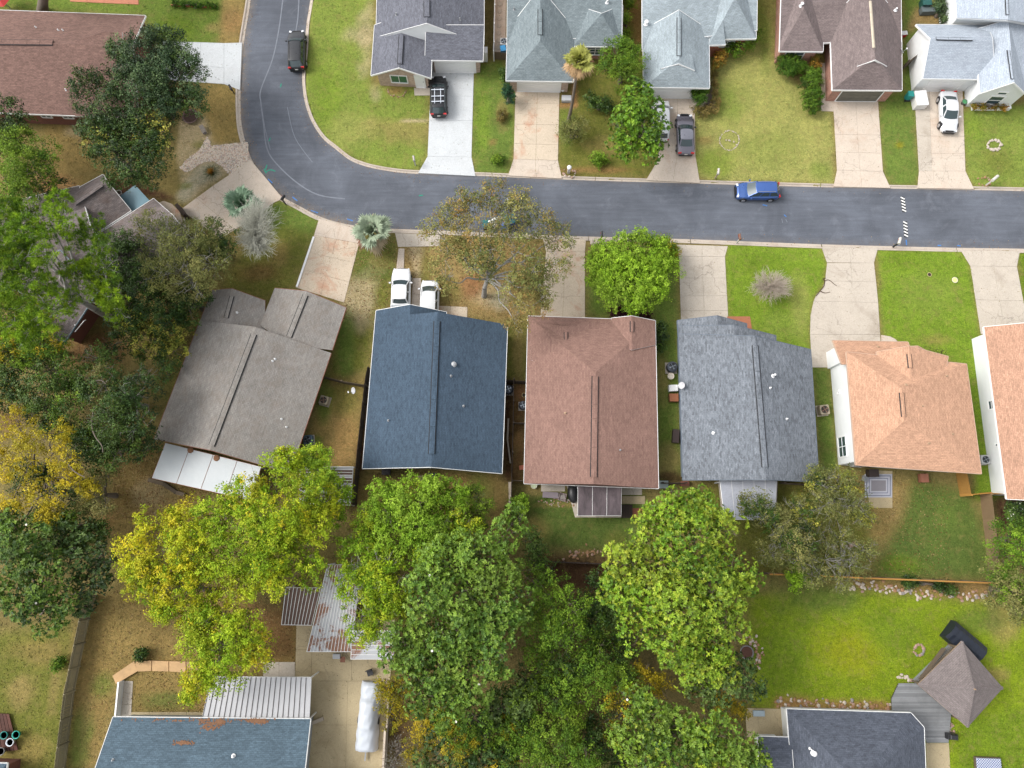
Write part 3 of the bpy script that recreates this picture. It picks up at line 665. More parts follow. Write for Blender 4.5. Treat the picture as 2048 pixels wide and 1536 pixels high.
    def ridge(s, a, b, w=.34, h=.07, piece=1.25, name='ridge_vent', mat=None, dark=True):
        A, B = s.L(P(*a)), s.L(P(*b)); d = B - A; Ln = d.length; d.normalize(); q = Vector((-d.y, d.x, 0)).normalized(); n = max(1, int(Ln / piece)); root = None
        for i in range(n):
            p0, p1 = A + d * (Ln * i / n + .012), A + d * (Ln * (i + 1) / n - .012); u = Vector((0, 0, 1)); mb = MB()
            vs = []
            for p in (p0, p1): vs += [p - q * w - u * .02, p - q * (w - .08) + u * (h - .03), p + u * h, p + q * (w - .08) + u * (h - .03), p + q * w - u * .02]
            mb.add(vs, [(1, 6, 7, 2), (2, 7, 8, 3)], 0); mb.add(vs, [(0, 5, 6, 1), (3, 8, 9, 4)], 1); mb.add(vs, [(0, 1, 2, 3, 4), (9, 8, 7, 6, 5)], 1)
            ob = mb.build(name, [mat or s.rm, DRK if dark else (mat or s.rm)], s.root)
    def on(s, u, v):
        d = ray(u, v).normalized(); h = s.bvh().ray_cast(Vector((0, 0, CAM_H)), d)
        return h[0], h[1]
    def pipe(s, u, v, r=.06, h=.35, mat=None, name='vent_pipe', cap=False):
        p, n = s.on(u, v)
        if p is None: return
        p = s.L(p); mb = MB().tube(p - Vector((0, 0, .1)), p + Vector((0, 0, h)), r, n=10); mb.tube(p - Vector((0, 0, .02)), p + Vector((0, 0, .05)), r * 2.2, r * 1.2, n=10)
        if cap: mb.tube(p + Vector((0, 0, h)), p + Vector((0, 0, h + .08)), r * 1.9, r * .6, n=10)
        mb.build(name, mat or PIPE, s.root)
def gable(nl, nr_, ne, sl, sr, se):      # eave, ridge, eave at one end, then at the other
    return [nl, nr_, ne, sl, sr, se], [(0, 3, 4, 1), (1, 4, 5, 2)]
def hip(c4, r2):                        # corners a b c d, ridge r0 (near a-b), r1 (near c-d)
    return list(c4) + list(r2), [(0, 1, 4), (1, 2, 5, 4), (2, 3, 5), (3, 0, 4, 5)]
def hx(p, z): return (p[0], p[1], z)

S_BLUE = shingle('slate_blue_shingle', lin((80, 98, 116), KA), .28, .10)
S_PINK = shingle('rose_brown_shingle', lin((160, 126, 114), KA), .24, .10)
S_GREY = shingle('charcoal_shingle', lin((132, 138, 146), KA), .46, .12)
S_ORNG = shingle('terracotta_shingle', lin((218, 172, 142), KA), .24, .08)
S_ORN2 = shingle('tan_shingle', lin((206, 162, 136), KA), .28, .08)
S_TAUP = shingle('taupe_shingle', lin((160, 155, 149), KA), .22, .12, lin((142, 126, 112), KA))
S_TOPG = shingle('bluegrey_shingle', lin((122, 124, 134), KA), .32, .10)
S_SAGE = shingle('sage_grey_shingle', lin((140, 152, 156), KA), .26, .12)
S_SILV = shingle('silver_shingle', lin((172, 184, 190), KA), .22, .14)
S_BROW = shingle('mauve_brown_shingle', lin((140, 126, 124), KA), .24, .14)
S_PALE = shingle('pale_blue_shingle', lin((192, 202, 214), KA), .16, .08)
S_RUST = shingle('red_brown_shingle', lin((142, 112, 102), KA), .34, .14)
S_LAKE = shingle('lake_blue_shingle', lin((98, 118, 132), KA), .30, .12)
S_NITE = shingle('dark_slate_shingle', lin((96, 102, 114), KA), .36, .08)
S_GZBO = shingle('gazebo_shingle', lin((142, 132, 130), KA), .22, .08)

# slate blue house
H = House('house', 'house with slate blue shingle roof, a white pickup poking out from under its front eave', 'house', S_BLUE, WALLG, (868, 780), trim=WHT)
H.roof(*gable((751, 634, 2.6), (875, 624, 4.7), (1015, 649, 2.6), (725, 937, 2.6), (862, 934, 4.7), (1004, 947, 2.6)), skip=((0, 1), (1, 2)))
H.roof(*gable((752, 621, 2.6), (820, 609, 3.78), (893, 624, 2.6), (749, 655, 2.6), (819, 660, 3.78), (888, 660, 2.6)), dz=-.03)
w = H.walls([(751, 634, 2.6), (1015, 649, 2.6), (1004, 947, 2.6), (725, 937, 2.6)]); H.walls([(753, 622, 2.6), (891, 624, 2.6), (888, 655, 2.6), (750, 655, 2.6)], skip=())
for i, e in enumerate(w):
    if e[2].y < -.8:
        for f in (.15, .35, .62, .85): H.opening(e, f, 1.3, 1.2, 1.0)
H.ridge((874, 642, 4.70), (863, 908, 4.70)); H.pipe(908, 729, .12, .3, cap=True); H.pipe(902, 752); H.pipe(927, 812); H.pipe(777, 841)
HB = H
# rose brown house
H = House('house', 'rose brown shingle house with a dark netted patio awning at its back', 'house', S_PINK, WALLG, (1185, 800))
H.roof(*hip([(1056, 632, 2.6), (1310.5, 641, 2.6), (1317, 977, 2.6), (1048, 967, 2.6)], [(1191, 745, 4.4), (1187, 968, 4.4)]))
H.roof(*gable((1062, 645, 2.65), (1132, 652, 3.3), (1200, 640, 2.75), (1062, 720, 2.75), (1132, 745, 3.3), (1195, 720, 2.75)), dz=.02, fascia=False)
H.roof(*gable((1223, 636.5, 2.65), (1263, 632, 3.5), (1310, 641.5, 2.65), (1225, 690, 2.7), (1264, 700, 3.5), (1311, 690, 2.7)), dz=.02, skip=((2, 5), (0, 3), (4, 5), (3, 4)))
w = H.walls([(1056, 632, 2.6), (1310.5, 641, 2.6), (1317, 977, 2.6), (1048, 967, 2.6)])
for e in w:
    if e[2].y < -.8: H.opening(e, .52, 4.2, 1.9, .4, cols=5, rows=1)
H.ridge((1190.5, 752, 4.4), (1187.5, 954, 4.4)); H.ridge((1132, 664, 3.34), (1132, 690, 3.34), w=.22); H.ridge((1264, 642, 3.54), (1264, 664, 3.54), w=.22)
H.pipe(1131, 826, .07, .25, TAN); H.pipe(1240, 900); HP = H
# charcoal house
H = House('house', 'charcoal shingle house with three stepped front gables and white dish on its west eave', 'house', S_GREY, WALLG, (1495, 800), trim=plain('slate_trim', lin((110, 122, 136), KA)))
H.roof(*gable((1357, 668, 2.6), (1509, 672, 5.0), (1621.5, 699, 2.95), (1366, 960, 2.6), (1532, 959, 5.0), (1638, 964, 2.95)))
H.roof(*gable((1356, 652, 2.6), (1468, 650, 4.33), (1552, 671, 3.0), (1359, 700, 2.6), (1470, 705, 4.33), (1552, 705, 3.0)), dz=-.03)
H.roof(*gable((1355, 640.5, 2.6), (1435, 631, 3.8), (1494, 647, 2.85), (1358, 690, 2.6), (1437, 690, 3.8), (1494, 690, 2.85)), dz=-.06)
w = H.walls([(1357, 655, 2.6), (1494, 660, 2.6), (1494, 675, 2.6), (1620, 700, 2.6), (1636, 963, 2.6), (1366, 959, 2.6)])
H.ridge((1510, 690, 5.0), (1530, 935, 5.0), w=.32); H.pipe(1545, 752, .1, .7, PIPEW); H.pipe(1540, 776, .06, .3, PIPEW); H.pipe(1573, 838, .06, .3, PIPEW); H.pipe(1427, 866, .08, .25, PIPEW)
HG = H
# terracotta house
H = House('house', 'white walled house with terracotta roof and stepped front gables beside a curved driveway', 'house', S_ORNG, WALLW, (1810, 815), trim=plain('peach_trim', lin((224, 190, 166), KA)))
H.roof(*hip([(1693, 704, 4.5), (1933, 728, 4.3), (1963, 947.5, 4.3), (1712, 930, 4.5)], [(1803, 776, 5.8), (1808, 842, 5.8)]))
H.roof(*gable((1753, 704, 4.4), (1818, 692, 5.3), (1896, 713, 4.5), (1760, 775, 4.5), (1822, 790, 5.35), (1885, 775, 4.5)), dz=.03)
H.roof(*gable((1815, 693, 4.2), (1836, 692, 4.5), (1856, 703, 4.2), (1815, 740, 4.4), (1836, 740, 4.6), (1856, 740, 4.4)), dz=-.02)
H.roof([(1666, 681, 2.9), (1816, 684, 2.9), (1832, 730, 4.2), (1684, 728, 4.2)], [(0, 1, 2, 3)])
w = H.walls([(1693, 706, 4.5), (1933, 729, 4.3), (1963, 947.5, 4.3), (1712, 930, 4.5)], drop=.14)
H.walls([(1668, 682, 2.9), (1814, 685, 2.9), (1830, 728, 4.2), (1686, 727, 4.2)], drop=.14)
for e in w:
    if e[2].x < -.8: H.opening(e, .83, 1.9, 1.5, .5, cols=2, rows=2); H.opening(e, .28, .3, .25, 1.2, cols=1, rows=1)
    if e[2].y < -.8:
        H.opening(e, .16, 1.0, 2.05, .05, 'door', pane=BRN); H.opening(e, .3, 1.2, 1.3, 1.0); H.opening(e, .62, 1.8, 1.2, 1.0); H.opening(e, .8, 1.6, 1.2, 1.0)
H.ridge((1803, 785, 5.8), (1807.5, 834, 5.8), w=.25); H.ridge((1818, 708, 5.36), (1821, 736, 5.36), w=.25)
for p in ((1812, 770), (1893, 752), (1845, 812), (1858, 886), (1756, 694), (1905, 868)): H.pipe(*p, .07, .15, TAN)
HO = H
# tan house on the east edge
H = House('house', 'white walled house with tan shingle roof beyond the narrow side yard at the east edge', 'house', S_ORN2, WALLW, (2120, 830))
H.roof(*gable((1968, 654, 2.8), (2110, 640, 5.2), (2270, 640, 2.8), (2014, 998, 2.8), (2170, 1005, 5.2), (2350, 1010, 2.8)))
w = H.walls([(1968, 654, 2.8), (2270, 640, 2.8), (2350, 1010, 2.8), (2014, 998, 2.8)], ins=.5)
for e in w:
    if e[2].x < -.8: H.opening(e, .45, .8, .8, 1.3, cols=1, rows=2); H.opening(e, .7, .2, .3, 1.5, cols=1, rows=1)
H.ridge((2112, 660, 5.2), (2165, 980, 5.2))
# taupe house
H = House('house', 'long taupe shingle house turned toward the bend with white flat patio roof behind', 'house', S_TAUP, WALLG, (500, 760), trim=plain('rust_trim', lin((150, 96, 74), KA)))
H.roof(*gable((400, 640, 2.6), (512, 654, 4.4), (662, 706, 2.6), (308, 878, 2.6), (420, 900, 4.4), (580, 946, 2.6)), skip=((0, 1), (1, 2)))
H.roof(*gable((424, 580, 2.6), (464, 577, 3.15), (530, 601, 2.5), (398, 646, 2.6), (446, 655, 3.15), (530, 662, 2.3)), dz=-.03, skip=((2, 5), (4, 5), (3, 4)))
H.roof(*gable((549, 576, 2.5), (613, 582, 3.4), (692, 615, 2.6), (520, 650, 2.5), (574, 690, 3.4), (664, 700, 2.6)), dz=-.03, skip=((3, 4), (4, 5), (0, 3)))
H.walls([(400, 642, 2.6), (512, 655, 2.6), (662, 706, 2.6), (580, 946, 2.6), (308, 878, 2.6)], ins=.8)
H.walls([(424, 580, 2.6), (530, 601, 2.6), (514, 650, 2.6), (398, 645, 2.6)], ins=.8); w = H.walls([(549, 576, 2.6), (692, 615, 2.6), (664, 700, 2.6), (524, 640, 2.6)], ins=.8)
H.ridge((508, 668, 4.4), (423, 892, 4.4), w=.32); H.ridge((464, 592, 3.15), (452, 636, 3.15), w=.25); H.ridge((611, 590, 3.4), (578, 674, 3.4), w=.3)
for p in ((474, 625), (545, 722), (550, 718), (563, 838), (573, 854)): H.pipe(*p, .055, .2, PIPEW)
HT = H
# north row
H = House('house', 'blue-grey shingle house with white gable peak above the wide white driveway', 'house', S_TOPG, BRICKB, (855, 60))
H.roof(*gable((752, 74, 2.6), (853.6, 46, 5.0), (968, 88, 2.6), (757, -140, 2.6), (856, -170, 5.0), (968, -140, 2.6)))
H.roof(*gable((742, 150, 2.6), (798, 135, 3.6), (862, 156, 2.6), (749, 50, 2.6), (804, 30, 3.6), (866, 50, 2.6)), dz=-.02)
H.roof([(850, 120, 2.6), (966, 121.5, 2.6), (968, 50, 4.2), (852, 50, 4.2)], [(0, 1, 2, 3)], dz=-.01)
gb = H.root
pk = MB(); A = [H.L(P(u, v, z)) + Vector((0, -.03, 0)) for u, v, z in ((758, 76, 2.75), (853.6, 48, 4.84), (962, 87, 2.75))]
pk.add(A + [p + Vector((0, .1, 0)) for p in A], [(0, 2, 1), (3, 4, 5)]); pk.build('gable_panel', WALLW, H.root)
H.walls([(752, 74, 2.6), (968, 88, 2.6), (968, -140, 2.6), (757, -140, 2.6)])
w = H.walls([(742, 149, 2.6), (862, 155, 2.6), (865, 55, 2.6), (749, 55, 2.6)], ins=.5)
w2 = H.walls([(856, 121, 2.6), (966, 121.5, 2.6), (968, 60, 2.6), (858, 60, 2.6)])
for e in w:
    if e[2].y < -.8: H.opening(e, .42, 1.7, 1.15, .75, cols=2, rows=1, pane=glass('green_glass', (.03, .12, .07))); H.opening(e, .84, .95, 2.0, .1, 'door', pane=WHT)
for e in w2:
    if e[2].y < -.8: H.opening(e, .47, 4.3, 2.15, .05, 'garage')
H.ridge((853.6, 60 - 60, 5.0), (853.8, 34, 5.0), w=.35); H.ridge((803, 70, 3.6), (799.5, 128, 3.6), w=.3)
H.pipe(793, 30); H.pipe(920, 40)
H9 = H
H = House('house', 'sage grey hip roofed house with pink brick front behind the shaggy fan palm', 'house', S_SAGE, BRICKP, (1120, 80))
H.roof([(1012, 161, 2.6), (1147, 163, 2.6), (1150, 60, 2.6), (1015, 60, 2.6), (1080.5, 82, 4.6), (1080.5, -25, 4.6), (1080.5, -25, 4.6)], [(0, 1, 4), (1, 2, 5, 4), (3, 0, 4, 5)], fascia=True)
H.roof([(1148, 92, 2.6), (1243, 94, 2.6), (1246, 10, 2.6), (1150, 10, 2.6), (1203, 27, 4.1)], [(0, 1, 4), (1, 2, 4), (3, 0, 4)])
H.roof([(1014, 92, 2.62), (1148, 76, 2.75), (1243.5, 76, 2.75), (1246, -160, 5.5), (1016, -160, 5.5)], [(0, 1, 2, 3, 4)], dz=-.05)
w = H.walls([(1012, 160, 2.6), (1146, 162, 2.6), (1147, 88, 2.6), (1148, -140, 2.6), (1016, -140, 2.6)], mat=BRICKB)
w2 = H.walls([(1155, 93, 2.6), (1242, 94, 2.6), (1246, -140, 2.6), (1155, -140, 2.6)])
for e in w:
    if e[2].y < -.8 and e[3] > 5: H.opening(e, .5, 4.6, 2.1, .05, 'garage')
for e in w2:
    if e[2].y < -.8: H.opening(e, .42, 1.7, 1.3, .8, cols=2, rows=3)
H.ridge((1080.5, 18, 4.6), (1080.5, 70, 4.6), w=.28); H.pipe(1028, 19); H.pipe(1214, 5, .1, .4, PIPEW)
H10 = H
H = House('house', 'silver grey hip roofed house behind the big round tree and dark sedan', 'house', S_SILV, BRICKO, (1390, 80))
H.roof([(1287, 174, 2.6), (1419, 176, 2.6), (1418, 60, 2.6), (1286, 60, 2.6), (1358, 118, 4.4), (1358, 20, 4.4)], [(0, 1, 4), (1, 2, 5, 4), (3, 0, 4, 5)])
H.roof([(1418, 90, 2.6), (1451, 89.5, 2.6), (1449, 78, 2.6), (1512, 77, 2.6), (1514, -50, 2.6), (1420, -50, 2.6), (1446, 40, 3.8), (1470, -5, 4.6)], [(0, 1, 6), (1, 2, 6), (2, 3, 7, 6), (3, 4, 7), (4, 5, 7), (5, 0, 6, 7)])
H.roof([(1285, 100, 2.65), (1360, 78, 3.0), (1514, 60, 2.8), (1516, -170, 5.4), (1284, -170, 5.4)], [(0, 1, 2, 3, 4)], dz=-.06)
H.roof([(1322, 138, 3.55), (1389, 142, 3.55), (1357, 128.5, 4.1), (1358, 100, 4.1), (1330, 110, 3.6), (1384, 112, 3.6)], [(0, 4, 3, 2), (2, 3, 5, 1)], dz=.12, thick=.08, skip=((0, 4), (1, 5), (3, 4), (3, 5)))
w = H.walls([(1287, 173, 2.6), (1418, 175, 2.6), (1417, -140, 2.6), (1286, -140, 2.6)], mat=BRICKO)
w2 = H.walls([(1410, 89, 2.6), (1450, 89, 2.6), (1450, 78, 2.6), (1511, 77, 2.6), (1514, -140, 2.6), (1410, -140, 2.6)])
for e in w:
    if e[2].y < -.8: H.opening(e, .52, 4.7, 2.1, .05, 'garage')
for e in w2:
    if e[2].y < -.8 and e[3] > 2.2: H.opening(e, .3, 1.5, 1.3, .8, cols=2, rows=3)
H.ridge((1358, 35, 4.4), (1358, 112, 4.4), w=.25); H.pipe(1292, 48, .12, .4, PIPEW, cap=True)
H = House('house', 'mauve brown hip roofed house with pink brick garage piers and clipped hedges', 'house', S_BROW, BRICKP, (1690, 80))
H.roof([(1665, 179.5, 2.7), (1804, 180.5, 2.7), (1803, 40, 2.7), (1660, 40, 2.7), (1750, 112, 4.9), (1738, -40, 4.9)], [(0, 1, 4), (1, 2, 5, 4), (3, 0, 4, 5)])
H.roof([(1559, 102, 2.7), (1646, 103, 2.7), (1648, 0, 2.7), (1564, 0, 2.7), (1608, 16, 4.4), (1608, -20, 4.4)], [(0, 1, 4), (1, 2, 5, 4), (3, 0, 4, 5)])
H.roof([(1560, 90, 2.72), (1646, 85, 2.75), (1660, 84, 2.75), (1803, 84, 2.75), (1802, -170, 5.8), (1568, -170, 5.8)], [(0, 1, 2, 3, 4, 5)], dz=-.05)
H.roof([(1713, 134, 3.9), (1773, 134, 3.9), (1749.5, 121, 4.75), (1747, 90, 4.75), (1722, 104, 4.0), (1768, 104, 4.0)], [(0, 4, 3, 2), (2, 3, 5, 1)], dz=.14, thick=.08, skip=((0, 4), (1, 5), (3, 4), (3, 5)))
w = H.walls([(1665, 179, 2.7), (1804, 180, 2.7), (1803, -140, 2.7), (1660, -140, 2.7)])
w2 = H.walls([(1559, 101, 2.7), (1646, 102, 2.7), (1655, 40, 2.7), (1655, -140, 2.7), (1566, -140, 2.7)])
for e in w:
    if e[2].y < -.8: H.opening(e, .5, 4.4, 2.1, .05, 'garage', pane=plain('garage_grey', lin((120, 118, 106), KA), var=.4, sc=1.5))
for e in w2:
    if e[2].y < -.8: H.opening(e, .42, 1.9, 1.3, .8, cols=2, rows=2)
H.ridge((1741, 2, 4.9), (1748, 96, 4.9), w=.16, mat=plain('ridge_cream', lin((214, 200, 178), KA)), dark=False); H.pipe(1602, 12, .1, .4, PIPEW, cap=True); H.pipe(1791, 20, .1, .3, PIPEW)
H12 = H
# white house in the north-east corner
H = House('house', 'white walled house with pale blue-grey roofs and an arched window above a planter box', 'house', S_PALE, WALLW, (1930, 110))
H.roof(*gable((1832, 49, 2.7), (1861, 77, 4.6), (1846, 157, 2.7), (1975, 50, 2.7), (1985, 77, 4.6), (1990, 159, 2.7)))
H.roof(*gable((1960, 187, 2.9), (2028, 165, 4.6), (2056, 192, 2.9), (1948, 60, 2.9), (2016, 40, 4.6), (2110, 60, 2.9)), dz=.03)
H.roof(*hip([(1913, 36, 3.6), (2130, 60, 3.6), (2130, -160, 3.6), (1903, -160, 3.6)], [(2016, 40, 5.6), (2010, -160, 5.6)]), dz=.04)
w = H.walls([(1834, 50, 2.7), (1975, 50, 2.7), (1988, 157, 2.7), (1846, 156, 2.7)], ins=.3)
w2 = H.walls([(1960, 186, 2.9), (2056, 191, 2.9), (2085, 60, 2.9), (1950, 60, 2.9)], ins=.3)
w3 = H.walls([(1913, 36, 3.6), (2130, 60, 3.6), (2130, -160, 3.6), (1903, -160, 3.6)], ins=.35, drop=.16)
for e in w:
    if e[2].y < -.8: H.opening(e, .42, 3.6, 2.1, .05, 'garage')
for e in w2:
    if e[2].y < -.8: H.opening(e, .5, 1.4, 1.3, .75, cols=1, rows=2); H.opening(e, .5, .9, .35, 2.45, cols=1, rows=1)
for e in w3:
    if e[2].x < -.8: H.opening(e, .2, 1.1, 1.6, 1.2, cols=1, rows=2)
mb = MB(); c0 = H.L(P(1979, 215)); mb.box(c0 + Vector((0, 0, .22)), (4.1, .75, .44)); pb = mb.build('planter_box', WHT, H.root)
MB().box(c0 + Vector((0, 0, .42)), (3.8, .45, .06)).build('planter_soil', plain('red_mulch', lin((130, 70, 44), KA), var=.5, sc=9), pb)
H.ridge((1872, 77, 4.6), (1945, 78.5, 4.6), w=.2); H.ridge((2017, 100, 4.65), (2025, 158, 4.65), w=.2); H.ridge((2011, -60, 5.66), (2015, 30, 5.66), w=.2)
H13 = H
# north-west corner
H = House('house', 'long red-brown shingle house half hidden by dark trees west of the bend', 'house', S_RUST, BRICKR, (120, 130), trim=WHT)
H.roof(*gable((-140, 15, 2.6), (-140, 82, 5.0), (-140, 220, 2.6), (291, 31, 2.6), (265, 90, 5.0), (276, 236, 2.6)))
H.roof([(150, 84, 4.9), (206, 64, 5.4), (244, 64, 5.4), (262, 232, 2.7), (150, 232, 2.7)], [(0, 1, 2, 3, 4)], dz=.02, fascia=False)
w = H.walls([(-140, 15, 2.6), (291, 31, 2.6), (276, 236, 2.6), (-140, 220, 2.6)])
for e in w:
    if e[2].y < -.8:
        for f in (.53, .64): H.opening(e, f, 1.0, .8, 1.4, cols=2, rows=1)
H.ridge((-100, 83, 5.0), (106, 85, 5.0), w=.35)
for p in ((72, 55), (117, 61), (126, 61), (132, 180)): H.pipe(*p, .05, .2, PIPEW)
# wooded house
H = House('house', 'weathered shingle house with teal porch panel buried under pines', 'house', shingle('mottled_grey_shingle', lin((138, 128, 126), KA), .4, .16, lin((120, 96, 80), KA)), BRICKR, (170, 470), trim=WHT)
H.roof(*gable((206, 349, 2.6), (215, 364, 4.2), (262, 421, 2.6), (130, 390, 2.6), (130, 418, 4.2), (140, 500, 2.6)))
H.roof(*gable((-140, 440, 2.6), (-120, 520, 4.8), (-60, 600, 2.6), (158, 372, 2.6), (180, 450, 4.8), (230, 530, 2.6)), dz=.02)
H.roof(*gable((307, 397, 2.7), (345, 430, 4.3), (400, 500, 2.6), (180, 479, 2.7), (220, 520, 4.3), (260, 590, 2.6)))
H.roof([(125, 690, 2.9), (196, 582, 2.9), (120, 500, 4.6), (20, 560, 4.6)], [(0, 1, 2, 3)], trim=plain('pale_rake', lin((150, 176, 190), KA)))
H.walls([(206, 350, 2.6), (262, 421, 2.6), (150, 490, 2.6), (130, 390, 2.6)]); H.walls([(307, 398, 2.6), (400, 500, 2.6), (262, 585, 2.6), (182, 480, 2.6)])
H.walls([(125, 688, 2.9), (196, 583, 2.9), (122, 502, 4.4), (24, 560, 4.4)], mat=siding('rose_siding', lin((150, 96, 84), KA)))
H.ridge((150, 408, 4.25), (205, 370, 4.25), w=.25)
A = [H.L(P(u, v, 2.2)) for u, v in ((240, 392), (270, 370), (299, 401), (262, 425))]
MB().add(A + [p - Vector((0, 0, .08)) for p in A], [(3, 2, 1, 0), (4, 5, 6, 7), (0, 1, 5, 4), (1, 2, 6, 5), (2, 3, 7, 6), (3, 0, 4, 7)]).build('porch_roof', plain('teal_panel', lin((110, 150, 166), KA), .4, var=.08, sc=1), H.root)
mb = MB()
for u, v in ((128, 682), (150, 650), (176, 610)):
    p = H.L(P(u, v, 2.95)); mb.box(p, (.1, .1, .1))
mb.path([H.L(P(150, 664, 3.1)), H.L(P(168, 642, 3.3)), H.L(P(172, 640, 3.2))], [.04, .04, .04]); mb.build('roof_rail', PIPEW, H.root)
# south-west house with corrugated covers
H = House('house', 'lake blue shingle house with leaf-stained roof behind a white gutter at the south edge', 'house', S_LAKE, WALLG, (400, 1500))
H.roof(*gable((226, 1434, 2.6), (165, 1610, 5.0), (150, 1780, 2.6), (621, 1438, 2.6), (602, 1610, 5.0), (590, 1780, 2.6)))
H.walls([(226, 1434, 2.6), (621, 1438, 2.6), (590, 1780, 2.6), (150, 1780, 2.6)]); HL = H
LEAFLIT = plain('rust_leaf_litter', lin((148, 108, 80), KA), .9, var=.45, sc=8)
def litter(H, spots, n, name='leaf_litter'):
    mb = MB()
    for _ in range(n):
        u, v, ru, rv = random.choice(spots); p, nn = H.on(u + random.gauss(0, ru), v + random.gauss(0, rv))
        if p is None: continue
        c = H.L(p) + nn * .02; s = random.uniform(.06, .14); a = random.uniform(0, 6.28); x = Vector((math.cos(a), math.sin(a), 0)); x = (x - nn * x.dot(nn)) * s; y = nn.cross(x) * .7
        mb.add([c - x, c - y, c + x + nn * .015, c + y], [(0, 1, 2, 3)])
    tag(mb.build(name, LEAFLIT, H.root), kind='stuff')
litter(HL, [(414, 1452, 8, 5), (425, 1445, 14, 3), (366, 1486, 10, 2), (441, 1444, 4, 3), (505, 1440, 10, 2), (520, 1442, 8, 3), (385, 1440, 60, 1.5)], 480)
HL.pipe(467, 1512, .09, .3, PIPEW); HL.pipe(226, 1520, .06, .2)
H = House('house', 'dark slate shingle house with clipped corner beside the grey timber deck', 'house', S_NITE, WALLG, (1700, 1480))
H.roof([(1573.5, 1418, 2.7), (1822, 1426, 2.7), (1848, 1455, 2.7), (1860, 1760, 2.7), (1600, 1760, 2.7), (1720, 1570, 5.2), (1720, 1700, 5.2)], [(0, 1, 5), (1, 2, 5), (2, 3, 6, 5), (4, 0, 5, 6), (3, 4, 6)])
H.roof([(1516, 1473, 2.6), (1582, 1475, 2.6), (1600, 1700, 4.2), (1530, 1700, 4.2)], [(0, 1, 2, 3)])
H.walls([(1573.5, 1418, 2.7), (1822, 1426, 2.7), (1848, 1455, 2.7), (1860, 1760, 2.7), (1600, 1760, 2.7)], mat=WALLW); H.walls([(1518, 1474, 2.6), (1578, 1475, 2.6), (1596, 1700, 2.6), (1532, 1700, 2.6)], mat=WALLW)
H.pipe(1627, 1506, .12, .25, PIPEW, cap=True); H.pipe(1620, 1497, .06, .3, PIPEW); HD = H
# a stub of a neighbour's roof at the south-west corner
H = House('shed', 'small blue roofed brick shed cut by the south-west corner', 'shed', S_LAKE, BRICKR, (-10, 1560))
H.roof([(-60, 1525, 2.3), (14, 1527, 2.3), (2, 1640, 2.3), (-70, 1640, 2.3), (-28, 1580, 3.2)], [(0, 1, 4), (1, 2, 4), (2, 3, 4), (3, 0, 4)]); H.walls([(-60, 1525, 2.3), (14, 1527, 2.3), (2, 1640, 2.3), (-70, 1640, 2.3)], ins=.3)

# ------------------------------------------------------------------ patio covers
PANW = plain('weathered_white_metal', lin((206, 206, 208), KA), .45, .1, var=.12, sc=1.3); 
mR, tR, bR = newmat('rusty_white_metal'); vR = coord(tR)
cR = mixc(tR, ramp(tR, noise(tR, vR, .55, 6, .75, .5), [(.50, 0), (.56, 1)]), lin((204, 206, 210), KA), mixc(tR, noise(tR, vR, 3, 4), lin((120, 78, 56), KA), lin((178, 128, 98), KA)))
tR.links.new(cR, bR.inputs['Base Color']); bR.inputs['Roughness'].default_value = .6; RUSTM = mR
RUSTD = plain('leaf_covered_metal', lin((122, 98, 88), KA), .8, var=.35, sc=2.5)
def cover(name, label, q, z, n, mat, slope=.12, horizontal=False, posts=True, ribw=.03, rib=None):
    A, B, C_, D = [P(u, v, z + (slope if i < 2 else -slope)) for i, (u, v) in enumerate(q)]
    c = (A + B + C_ + D) / 4; root = thing(name, label, 'patio cover', (c.x, c.y, 0)); o = Vector((c.x, c.y, 0)); rt = rib or WHT
    if horizontal: A, B, C_, D = B, C_, D, A
    for i in range(n):
        f0, f1 = i / n, (i + 1) / n; a, b, cc, d = A.lerp(B, f0), A.lerp(B, f1), D.lerp(C_, f1), D.lerp(C_, f0); e = (b - a) * .06; u = Vector((0, 0, 1))
        vs = [a, a + e + u * .05, a + e * 1.6, b - e * .3, b, d, d + e + u * .05, d + e * 1.6, cc - e * .3, cc]
        vs = [p - o for p in vs]; mb = MB().add(vs, [(0, 1, 6, 5), (1, 2, 7, 6), (2, 3, 8, 7), (3, 4, 9, 8)][::1]); mb.f = [f if (Vector(mb.v[f[1]]) - Vector(mb.v[f[0]])).cross(Vector(mb.v[f[2]]) - Vector(mb.v[f[1]])).z > 0 else f[::-1] for f in mb.f]
        mb.build('roof_panel', mat(i) if callable(mat) else mat, root)
        rb = MB().tube(a + e * .5 + u * .03 - o, d + e * .5 + u * .03 - o, ribw, n=4); rb.build('rib', rt, root)
    fr = MB()
    for p, r in ((A, B), (B, C_), (C_, D), (D, A)): fr.tube(p - o - Vector((0, 0, .06)), r - o - Vector((0, 0, .06)), .06, n=4)
    fr.build('edge_beam', WHT, root)
    if posts:
        for p in (A, B, C_, D): MB().box((p.x - o.x, p.y - o.y, z / 2 - .08), (.1, .1, z - .2)).build('post', WHT, root)
    return root
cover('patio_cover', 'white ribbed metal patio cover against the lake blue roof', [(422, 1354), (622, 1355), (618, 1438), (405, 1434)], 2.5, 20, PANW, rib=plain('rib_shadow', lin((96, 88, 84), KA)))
cover('patio_cover', 'brown leaf-covered ribbed patio cover under the yellow-green oak', [(572, 1176), (640, 1176), (622, 1250), (563, 1249)], 2.6, 9, RUSTD)
cover('patio_cover', 'rust-blotched white metal patio cover, widest of the ribbed covers', [(655, 1130), (722, 1130), (702, 1303), (614, 1303)], 2.7, 13, RUSTM)
cover('patio_cover', 'short white metal cover with cross ribs next to the leafy magnolia', [(705, 1262), (790, 1262), (786, 1318), (702, 1318)], 2.6, 6, RUSTM, horizontal=True)
